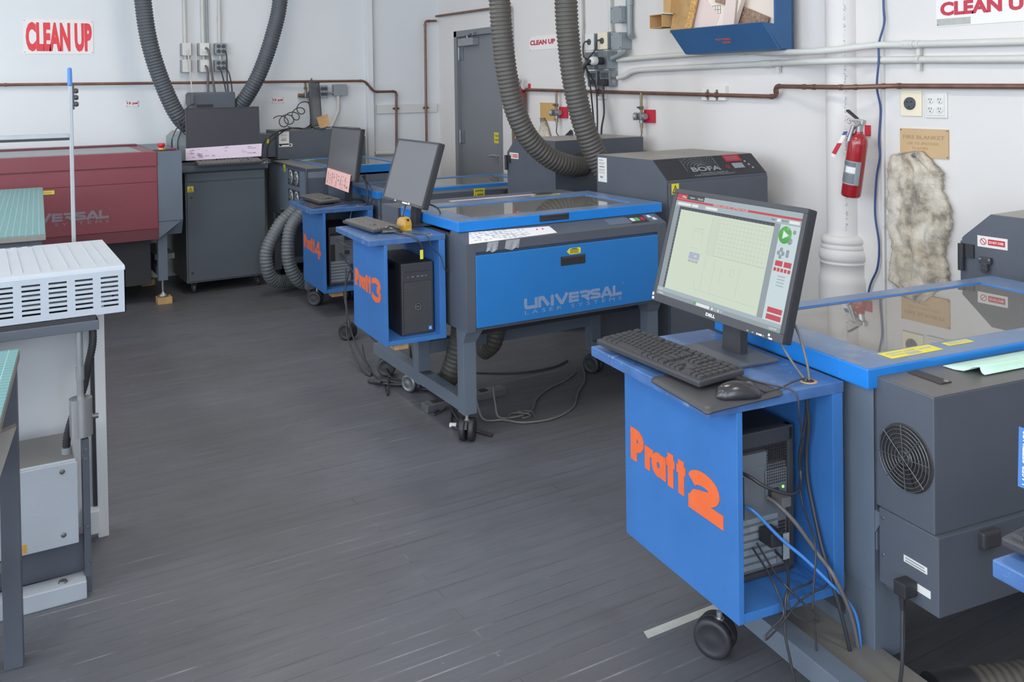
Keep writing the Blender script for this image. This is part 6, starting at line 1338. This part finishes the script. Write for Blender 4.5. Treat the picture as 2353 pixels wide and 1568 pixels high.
part('logo', wide_logo(-.975, -.0095, .668, .642, .060), 'logored', fd); lg = MB(); text(lg, 'LASER SYSTEMS', (-.97,-.0095,.638), X_, Z_, .637, .020, .0006, .012, 0, 1.7); part('logo_line', lg, 'logored', fd)
mk = MB(); stroke(mk, arc(-.325,.735,.005,.005,0,360,10)[:-1], .0014, (0,-.0095,0), X_, Z_, -Y_, .0005, 0, True); part('registered_mark', mk, 'logored', fd)
sticker(fd, 'warning_label', 'yellow', (-.765,-.0092,.862), X_, Z_, .092, .026, .0008, [('bar',.15,.3,.7,.12),('bar',.15,.6,.7,.12)], 'yellow warning label', 'ductop')
eb = part('emergency_stop', MB().box(-.0,.09,.08,.20,1.122,1.126,.001), 'redlow', g); part('button', MB().lathe([(.016,0),(.016,.02),(.026,.024),(.026,.042),(.020,.046)], (.055,.15,1.126), (0,0,1), 18), 'redplate', eb); part('button_collar', MB().lathe([(.024,0),(.022,.012)], (.055,.15,1.126), (0,0,1), 16), 'tapeyellow', eb)
part('keypad', MB().box(.085,.15,.09,.15,1.122,1.132,.002), 'redlow', g)
part('lower_cabinet', MB().box(xl,-.04,.12,.90,.14,.49,.004), 'blackdeep', g)
for x in (.0,-1.6):
    for y in (.05,.80):
        l = part('leg', MB().box(x,x+.065,y,y+.065,.17,.52,.003), 'grey', g)
        ft = MB(); ft.cyl((x+.032,y+.03,.075),(x+.032,y+.03,.19),.009,10); ft.lathe([(.008,.085),(.014,.075),(.036,.062),(.038,.048),(.0,.048)], (x+.032,y+.03,0), (0,0,1), 20); part('leveling_foot', ft, 'steel', g)
part('stretcher', MB().box(.0,.065,.115,.80,.20,.26,.002), 'grey', g); part('stretcher', MB().box(-1.6,.0,.82,.86,.20,.26,.002), 'grey', g)
part('cross_shelf', MB().box(.0,.14,.20,.78,.30,.34,.002), 'ductop', g)
for i, (x, y, lab) in enumerate(((1.163,7.08,'small wood block under the front right foot of the red laser'),(1.163,7.83,'small wood block under the rear right foot of the red laser'),(-.437,7.08,'small wood block under the front left foot of the red laser'),(-.437,7.83,'small wood block under the rear left foot of the red laser'))):
    solo('wood_block', MB().box(x-.045,x+.055,y-.05,y+.05,0,.048,.002), 'wood', lab, 'wood block')
# ------------------------------------------------------------------ white forming machine in the left foreground
g = thing('vacuum_former', 'white slotted metal hood machine on a dark frame, left foreground', 'vacuum former', (.05,3.10,0), 0)
hx0, hx1, hy0, hy1, hz0, hz1 = -.75, .347, 0, .66, .860, 1.005
hd = MB()
# front sheet with rows of horizontal slots: columns of slots cut out of a grid
cols = []; x = .326
while x > -.70: cols.append((x-.050,x)); x -= .0727
sl_z = [.882+.0146*i for i in range(7)]
xs = sorted(set([hx0,hx1]+[a for c in cols for a in c]))
for a, b in zip(xs, xs[1:]):
    slot = any(abs(a-c[0]) < 1e-6 for c in cols)
    if not slot: hd.box(a,b,0,.003,hz0,hz1-.012)
    else:
        z = hz0
        for s in sl_z: hd.box(a,b,0,.003,z,s); z = s+.0062
        hd.box(a,b,0,.003,z,hz1-.012)
hood = part('hood', MB().box(hx1-.003,hx1,.0,hy1,hz0,hz1-.012).prism([(0,hz1-.013),(.003,hz1-.004),(.012,hz1),(hy1-.06,hz1),(hy1-.02,hz1-.008),(hy1,hz1-.03),(hy1,hz0),(hy1-.004,hz0),(hy1-.004,hz1-.034),(hy1-.06,hz1-.005),(.014,hz1-.005),(.006,hz1-.013)], 'x', hx0, hx1), 'oven', g)
part('slotted_front', hd, 'oven', hood)
rb = MB()
x = .300
while x > -.7: rb.box(x-.0015,x+.0015,.05,hy1-.12,hz1-.0002,hz1+.0022); rb.box(x-.033,x-.030,.05,hy1-.12,hz1-.0002,hz1+.0022); x -= .079
part('top_ribs', rb, 'oven', hood)
tsl = MB()
for i in range(5): tsl.box(.10-i*.035,.118-i*.035,hy1-.075,hy1-.070,hz1-.0005,hz1+.0008)
part('rear_slots', tsl, 'ink', hood)
iw = MB()
for i in range(12): z = .875+i*.010; iw.cyl((hx0+.05,.09,z),(hx1-.03,.09,z),.0035,8)
part('heater_bars', iw, 'boxgrey', g)
# frame
part('front_rail', MB().box(-.75,.268,-.005,.04,.815,.845,.002), 'greydark', g); part('side_rail', MB().box(.228,.268,.04,.62,.815,.845,.002), 'greydark', g)
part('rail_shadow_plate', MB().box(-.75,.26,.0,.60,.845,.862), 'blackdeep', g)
pn = MB(); pn.box(-.75,.30,.395,.405,.04,.815); part('back_panel', pn, 'ovenside', g); part('side_strip', MB().box(.288,.322,.36,.44,.0,.83,.003), 'ovenside', g); part('side_slot', MB().box(.276,.288,.37,.42,.02,.83), 'blackdeep', g)
part('foot_plate', MB().box(.24,.29,.33,.40,.03,.11,.003), 'ovenside', g)
bx = part('control_box', MB().box(-.45,.195,.0,.26,.168,.425,.004), 'oven', g); part('box_lid', MB().box(-.45,.197,-.006,.0,.166,.418,.002), 'oven', bx)
for x, z in ((.155,.395),(.155,.20)): part('screw', MB().lathe([(.008,0),(.007,.003),(.003,.004)], (x,-.006,z), (0,-1,0), 14), 'screw', bx)
sticker(bx, 'warning_label', 'tapeyellow', (.020,-.0062,.172), X_, Z_, .035, .026, .0006, [('bar',.2,.25,.6,.5)], 'small orange label', 'wood')
part('box_dust', MB().box(-.44,.19,.006,.255,.4252,.4262), 'ductop', bx)
part('cylinder', MB().cyl((.213,.02,.488),(.213,.02,.604),.033,28), 'chrome', g); part('cylinder_bolt', MB().cyl((.245,.02,.54),(.262,.02,.54),.008,10), 'screw', g); part('piston_rod', MB().cyl((.213,.02,.604),(.213,.02,.815),.010,14).cyl((.213,.02,.66),(.213,.02,.70),.0125,14), 'alu', g)
cv = MB(); cv.tube(resample(spline([(.255,.05,.83),(.253,.045,.76),(.238,.05,.69),(.225,.06,.62),(.19,.06,.53),(.175,.06,.47),(.174,.06,.43)],12),.004), .0125, 10, 0, True, lambda i: (1,.84)[i%2]); part('cable_conduit', cv, 'blackdeep', g)
part('conduit_gland', MB().cyl((.174,.06,.425),(.174,.06,.445),.016,12), 'boxgrey', g)
st = MB(); st.box(.212,.232,.0,.045,.0,.478,.002); part('front_upright', st, 'greydark', g)
for z in (.45,.42,.21,.09): part('bolt', MB().lathe([(.006,0),(.005,.004)], (.222,-.0,z), (0,-1,0), 10), 'screw', g)
part('lower_skirt', MB().box(-.75,.212,.05,.06,.05,.166), 'greydark', g); part('base_bar', MB().box(-.75,.214,-.035,.035,.0,.055,.004), 'oven', g); part('base_bolt', MB().lathe([(.014,0),(.011,.006)], (.15,-.005,.055), (0,0,1), 12), 'screw', g)
# lifting frame with blue grip
pt = MB(); pt.box(.254,.268,.70,.716,.86,1.60,.002); part('lift_post', pt, 'alu', g); gp = MB(); gp.box(.252,.268,.696,.72,1.577,1.648,.007); part('grip', gp, 'handleblue', g)
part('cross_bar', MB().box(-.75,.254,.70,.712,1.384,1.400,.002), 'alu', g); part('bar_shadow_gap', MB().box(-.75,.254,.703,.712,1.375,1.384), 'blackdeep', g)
kn = MB(); kn.box(.268,.274,.70,.712,1.49,1.585,.002)
for z in (1.56,1.535,1.51): kn.lathe([(.008,0),(.011,.006),(.007,.014)], (.274,.706,z), (1,0,0), 12)
part('release_knobs', kn, 'black', g)
part('rear_post', MB().box(.24,.275,.66,.70,.0,.86,.002), 'greydark', g)
# ------------------------------------------------------------------ work tables with green cutting mats
def table(label, matlabel, corner, yaw, w, d, z, legs, apr=.05):
    """corner: far right corner of the top; local x towards the left is negative, y towards the camera negative"""
    g = thing('work_table', label, 'table', (corner[0],corner[1],0), yaw); part('tabletop', MB().box(-w,0,-d,0,z-.026,z-.004,.002), 'pale_wood', g)
    part('apron', MB().box(-w+.03,-.03,-d+.03,-d+.06,z-.026-apr,z-.026).box(-w+.03,-.03,-.06,-.03,z-.026-apr,z-.026), 'greydark', g)
    for x, y in legs: part('leg', MB().box(x,x+.046,y,y+.05,0,z-.026,.002), 'greydark', g)
    m_ = bpy.data.objects.new('cutting_mat', None); link(m_); m_['label'] = matlabel; m_['category'] = 'cutting mat'; m_.matrix_world = g.matrix_basis @ Matrix.Translation((0,0,z-.004)); part('sheet', MB().box(-w+.01,-.002,-d+.004,-.002,0,.004), 'mat', m_)
    return g
tb = table('dark steel legged work table cut off by the left edge, nearest the camera', 'green gridded cutting mat on the nearest table at the left edge', (.0915,2.85), -5.5, 1.2, .75, .85, ((-.052,-.06),(-1.18,-.06),(-.052,-.74),(-1.18,-.74)))
part('brace', MB().box(-1.1,-.052,-.045,-.015,.26,.275), 'pale_wood', tb)
table('far work table behind the white slotted hood', 'worn green gridded cutting mat on the far table behind the white hood', (.366,6.60), -3.0, 1.3, 2.22, .95, ((-.06,-.07),(-1.28,-.07),(-.06,-2.2),(-1.28,-2.2)))
mb = MB(); mb.hexa([(.0,2.62,.10),(.052,2.68,.10),(.048,2.70,.10),(-.004,2.64,.10),(.005,2.66,.72),(.070,2.72,.70),(.066,2.74,.70),(.001,2.68,.72)])
ch = thing('folding_chair', 'weathered grey wooden folding chair leaning by the nearest table, left edge', 'chair', (-.02,2.60,0), 0)
q = MB(); q.hexa([(-.20,-.22,0),(-.17,-.22,0),(-.17,-.19,0),(-.20,-.19,0),(.058,.02,.70),(.093,.02,.71),(.093,.05,.71),(.058,.05,.70)]); part('leg', q, 'pale_wood', ch)
q = MB(); q.hexa([(-.30,.06,0),(-.27,.06,0),(-.27,.09,0),(-.30,.09,0),(-.02,.05,.66),(.01,.05,.665),(.01,.08,.665),(-.02,.08,.66)]); part('leg', q, 'pale_wood', ch)
q = MB(); q.hexa([(-.40,-.10,.30),(.02,.0,.33),(.02,.04,.33),(-.40,-.06,.30),(-.40,-.10,.325),(.02,.0,.355),(.02,.04,.355),(-.40,-.06,.325)]); part('seat_slat', q, 'pale_wood', ch)
q = MB(); q.hexa([(-.35,-.02,.56),(.04,.02,.60),(.04,.045,.60),(-.35,.005,.56),(-.35,-.02,.62),(.045,.02,.66),(.045,.045,.66),(-.35,.005,.62)]); part('back_slat', q, 'pale_wood', ch)
for nm in ('leg',): q = MB(); q.box(-.30,-.27,.06,.09,0,.02); part('foot_cap', q, 'black', ch)
# ------------------------------------------------------------------ hoses and ducts
def hose(label, P, r, m='hose', pitch=.024, depth=.12, name='ribbed_hose', cuffs=()):
    o = Vector(P[0]); g = thing(name, label, 'hose', o); part('hose_wall', ribbed(MB(), [Vector(p)-o for p in P], r, pitch, depth), m, g)
    for a, b, rr in cuffs: part('cuff', MB().cyl(Vector(a)-o, Vector(b)-o, rr, 20), 'blackdeep', g)
    return g
hose('thick dark ribbed hose hanging from the ceiling and bending right behind the big laser', [(2.655,4.66,ZC),(2.648,4.66,3.0),(2.650,4.65,2.4),(2.660,4.65,2.06),(2.678,4.65,1.805),(2.706,4.65,1.60),(2.757,4.65,1.405),(2.852,4.65,1.235),(3.0,4.65,1.113),(3.145,4.66,1.062),(3.25,4.72,1.045),(3.31,4.80,1.04)], .066, cuffs=[((3.30,4.79,1.04),(3.32,4.81,1.04),.082)])
hose('thick dark ribbed hose hanging from the ceiling down behind the BOFA extractor', [(2.985,4.45,ZC),(2.985,4.45,2.6),(2.992,4.45,2.053),(3.008,4.45,1.799),(3.045,4.45,1.544),(3.110,4.45,1.311),(3.205,4.44,1.099),(3.27,4.38,.95),(3.30,4.28,.86),(3.30,4.185,.84)], .070, cuffs=[((3.30,4.22,.842),(3.30,4.178,.84),.085)])
hose('dark ribbed hose curving down left of the cabinet monitor, back wall', [(1.15,7.72,ZC),(1.145,7.72,2.7),(1.163,7.71,2.28),(1.204,7.70,1.94),(1.292,7.70,1.626),(1.405,7.70,1.363),(1.53,7.74,1.24),(1.62,7.80,1.22)], .068, 'hosegrey')
hose('dark ribbed hose slanting down right of the cabinet monitor, back wall', [(2.33,7.80,ZC),(2.30,7.76,2.8),(2.262,7.72,2.319),(2.176,7.70,1.985),(2.071,7.72,1.691),(1.975,7.80,1.49),(1.90,7.93,1.36)], .066, 'hosegrey')
hose('grey ribbed duct bulging to the floor left of the Pratt 4 cart, outer one', [(2.16,6.95,.66),(2.08,6.88,.615),(1.971,6.85,.532),(1.870,6.84,.357),(1.868,6.84,.213),(1.925,6.88,.115),(2.05,6.95,.075),(2.25,7.0,.07)], .052, 'duct', .024, .14, 'ribbed_duct')
hose('grey ribbed duct bulging to the floor left of the Pratt 4 cart, inner one', [(2.20,6.80,.66),(2.105,6.76,.611),(2.020,6.74,.511),(1.992,6.72,.359),(2.006,6.72,.237),(2.065,6.74,.128),(2.16,6.80,.075),(2.35,6.88,.07)], .052, 'duct', .024, .14, 'ribbed_duct')
hose('dark ribbed duct under the big blue laser running across to the right', [(2.05,4.25,.42),(2.20,4.28,.40),(2.45,4.30,.39),(2.70,4.27,.38),(2.85,4.20,.36)], .055, 'hose', .022, .10, 'ribbed_duct')
hose('dark ribbed duct under the big blue laser dropping to the floor on the left', [(2.02,3.95,.46),(2.02,3.96,.36),(2.0,3.98,.24),(1.98,4.02,.13),(1.99,4.12,.07)], .052, 'hose', .022, .10, 'ribbed_duct')
hose('dark ribbed duct under the big blue laser hanging short in the middle', [(2.24,3.98,.46),(2.24,3.99,.36),(2.23,4.02,.26),(2.22,4.10,.20)], .048, 'hose', .022, .10, 'ribbed_duct')
# ------------------------------------------------------------------ floor odds and ends
solo('tape_strip', MB().hexa([(1.590,2.000,0),(1.86,1.999,0),(1.86,2.028,0),(1.600,2.031,0),(1.590,2.000,.001),(1.86,1.999,.001),(1.86,2.028,.001),(1.600,2.031,.001)]), 'masking', 'pale masking tape strip stuck on the floor under the nearest cart', 'tape')
g = thing('power_strip', 'dirty grey power strip on the floor under the big blue laser', 'power strip', (2.02,3.98,0), 3); part('housing', MB().box(-.20,.25,-.03,.03,.0,.04,.004), 'steel', g)
for i in range(4): part('socket_face', MB().box(-.16+i*.09,-.12+i*.09,-.018,.018,.04,.043,.001), 'ink', g)
# cables of the Pratt 3 and Pratt 4 carts and the floor around the big laser
lcable('thin mouse cord curving over the right side of the Pratt 3 cart', FC3, [(.16,.195,.757),(.20,.10,.751),(.235,.02,.751),(.245,-.012,.742),(.27,-.02,.68),(.315,-.02,.63),(.335,-.025,.56),(.352,-.02,.545),(.375,.02,.555)], .0022, name='usb_cable')
lcable('short black cord with yellow tag hanging over the Pratt 3 cart edge', FC3, [(.12,.16,.752),(.14,.06,.752),(.165,-.008,.745),(.19,-.022,.72),(.205,-.02,.70),(.215,-.01,.66),(.225,.03,.62)], .004)
g = bpy.data.objects.new('cable_tag', None); link(g); g['label'] = 'yellow tag on the cord under the Pratt 3 cart top'; g['category'] = 'tag'; g.matrix_world = FC3 @ Matrix.Translation((.205,-.022,.625)); part('tag', MB().box(-.010,.008,-.002,.0,0,.05), 'yellow', g)
lcable('pale monitor cables looping behind the Pratt 3 screen', FC3, [(.34,.50,.92),(.30,.46,.86),(.27,.44,.80),(.30,.50,.765),(.36,.56,.76)], .005, 'cablegrey')
lcable('black monitor cable arching right of the Pratt 3 monitor stand', FC3, [(.36,.36,.88),(.42,.30,.86),(.445,.28,.82),(.43,.30,.77),(.38,.36,.755)], .004)
lcable('black cable bundle drooping behind the Pratt 4 monitor to the cart edge', FC4, [(.33,.10,.95),(.335,.08,.88),(.335,.05,.80),(.31,.02,.755),(.285,.045,.748)], .007)
lcable('second black cable right of the Pratt 4 monitor base', FC4, [(.32,.12,.94),(.36,.06,.86),(.365,.04,.79),(.33,.02,.752),(.29,.05,.747)], .005)
lcable('thin pale cord inside the Pratt 4 cart', FC4, [(.24,.12,.71),(.22,.10,.66),(.212,.10,.61),(.215,.12,.602)], .003, 'boxgrey')
lcable('black cable hanging from the Pratt 4 tower to the floor in a long loop', FC4, [(.14,.09,.42),(.17,.04,.36),(.215,-.01,.27),(.235,-.03,.16),(.225,-.08,.06),(.20,-.20,.01),(.16,-.45,.007),(.10,-.9,.007)], .006)
lcable('black cable looping down from the Pratt 4 cart past the Pratt 3 panel', FC4, [(.15,.09,.40),(.19,.03,.33),(.23,-.01,.24),(.25,-.04,.12),(.24,-.10,.02),(.28,-.16,.008),(.34,-.1,.008)], .005)
lcable('grey cable along the Pratt 4 tower back', FC4, [(.12,.09,.52),(.15,.05,.49),(.20,.04,.465),(.25,.06,.47),(.27,.10,.52)], .005, 'cablegrey')
cable('long black cord hanging in a narrow loop left of the Pratt 3 cart', [(2.02,5.5,.40),(1.86,5.15,.34),(1.815,5.0,.28),(1.80,4.95,.14),(1.795,4.75,.02),(1.80,4.62,.007),(1.83,4.68,.012),(1.87,4.86,.02),(1.875,4.92,.09)], .0045)
cable('second black cord beside the Pratt 3 cart reaching the floor', [(2.0,5.5,.42),(1.87,5.16,.35),(1.83,5.02,.26),(1.835,4.94,.12),(1.83,4.70,.015),(1.815,4.50,.007),(1.79,4.38,.007),(1.76,4.28,.007),(1.80,4.36,.02),(1.85,4.46,.03),(1.90,4.40,.008)], .0045)
cable('thick black cable dropping under the Pratt 3 cart by a caster', [(1.90,4.72,.17),(1.885,4.66,.12),(1.872,4.58,.05),(1.868,4.46,.016),(1.90,4.32,.012),(1.97,4.22,.012),(2.04,4.22,.012),(2.08,4.28,.012)], .009)
cable('black strap cable slanting over the Pratt 3 front caster', [(1.885,4.80,.17),(1.895,4.66,.14),(1.91,4.50,.118),(1.94,4.44,.075),(1.97,4.35,.02),(1.98,4.30,.010)], .009)
cable('coiled black cord end on the floor left of the big laser', [(1.90,4.42,.014),(1.86,4.44,.012),(1.80,4.50,.010),(1.76,4.53,.010),(1.78,4.48,.010),(1.84,4.40,.012),(1.89,4.36,.014),(1.84,4.42,.022),(1.77,4.47,.022),(1.79,4.43,.024)], .008)
cable('black cord dropping at the wood block of the Pratt 3 cart', [(1.985,4.50,.165),(1.975,4.45,.09),(1.97,4.36,.05),(1.965,4.25,.012),(1.965,4.10,.007),(1.985,3.98,.007),(2.02,3.90,.007)], .006)
cable('thin black cord tangle by the rear caster of the big laser', [(2.05,4.45,.14),(2.0,4.38,.08),(1.96,4.30,.05),(1.94,4.18,.03),(1.96,4.05,.012),(1.92,3.98,.007),(1.865,3.93,.007),(1.84,3.90,.007),(1.90,3.92,.010),(1.97,4.0,.012)], .0045)
cable('black cable with a white cap lying beside the near leg of the big laser', [(1.98,4.05,.012),(1.93,3.90,.008),(1.87,3.78,.007),(1.84,3.72,.008),(1.86,3.66,.007),(1.90,3.62,.007)], .005)
solo('plastic_cap', MB().cyl((1.835,3.725,.012),(1.858,3.705,.012),.011,12), 'white', 'small white cap on the cable by the near leg of the big laser', 'cap')
cable('thick black cord running under the stretcher of the big laser', [(1.99,4.08,.012),(1.93,3.88,.010),(1.90,3.75,.009),(1.905,3.62,.009),(1.94,3.52,.009)], .008)
cable('long grey cord snaking on the floor under the big laser, nearer one', [(1.98,3.75,.16),(1.985,3.74,.08),(2.0,3.70,.012),(2.08,3.66,.007),(2.14,3.58,.007),(2.28,3.55,.007),(2.44,3.62,.007),(2.58,3.78,.007),(2.72,3.92,.007),(2.84,4.10,.007)], .0055, 'cablegrey')
cable('long grey cord snaking on the floor under the big laser, farther one', [(2.06,3.72,.15),(2.065,3.71,.07),(2.075,3.69,.010),(2.16,3.66,.007),(2.26,3.70,.007),(2.36,3.82,.007),(2.50,3.92,.007),(2.64,3.98,.007),(2.76,4.06,.007)], .0055, 'cablegrey')
cable('small tangle of thin cord under the big laser', [(2.10,3.66,.012),(2.15,3.70,.012),(2.19,3.67,.012),(2.16,3.62,.012),(2.21,3.63,.014),(2.18,3.70,.014),(2.24,3.68,.010),(2.22,3.61,.010)], .003, 'cablegrey')
cable('black cord behind the far caster of the big laser', [(2.30,4.35,.007),(2.50,4.22,.007),(2.70,4.20,.007),(2.84,4.26,.007)], .005)
q = bpy.data.objects.new('caster', None); link(q); q.location = (1.963,5.39,0); q['label'] = 'black twin wheel caster standing on the floor left of the Pratt 3 cart'; q['category'] = 'caster'; caster(q, 0, 0, 40, r=.052, zt=.14, m='blackdeep')
# suction hose lying at the foot of the right laser
hose('dark ribbed duct lying on the floor under the right laser', fc(F2, [(.22,-.10,.06),(.38,-.14,.06),(.60,-.16,.06),(.85,-.15,.06)]), .055, 'hose', .022, .10, 'ribbed_duct', cuffs=[(F2 @ Vector((.22,-.10,.06)), F2 @ Vector((.12,-.08,.06)), .058)])
# ------------------------------------------------------------------ repeats share a group
_n = {}
for o in COL.objects:
    if o.parent is None and 'category' in o: _n.setdefault(o['category'], []).append(o)
_plural = {'mouse':'computer mice','computer':'computer towers','socket':'electrical sockets','box':'boxes','cardboard':'cardboard pieces','switch box':'switch boxes','junction box':'junction boxes','glass':'glass'}
for c, os_ in _n.items():
    if len(os_) > 1:
        for o in os_:
            if 'group' not in o: o['group'] = _plural.get(c, c+'s')+' in the laser workshop'
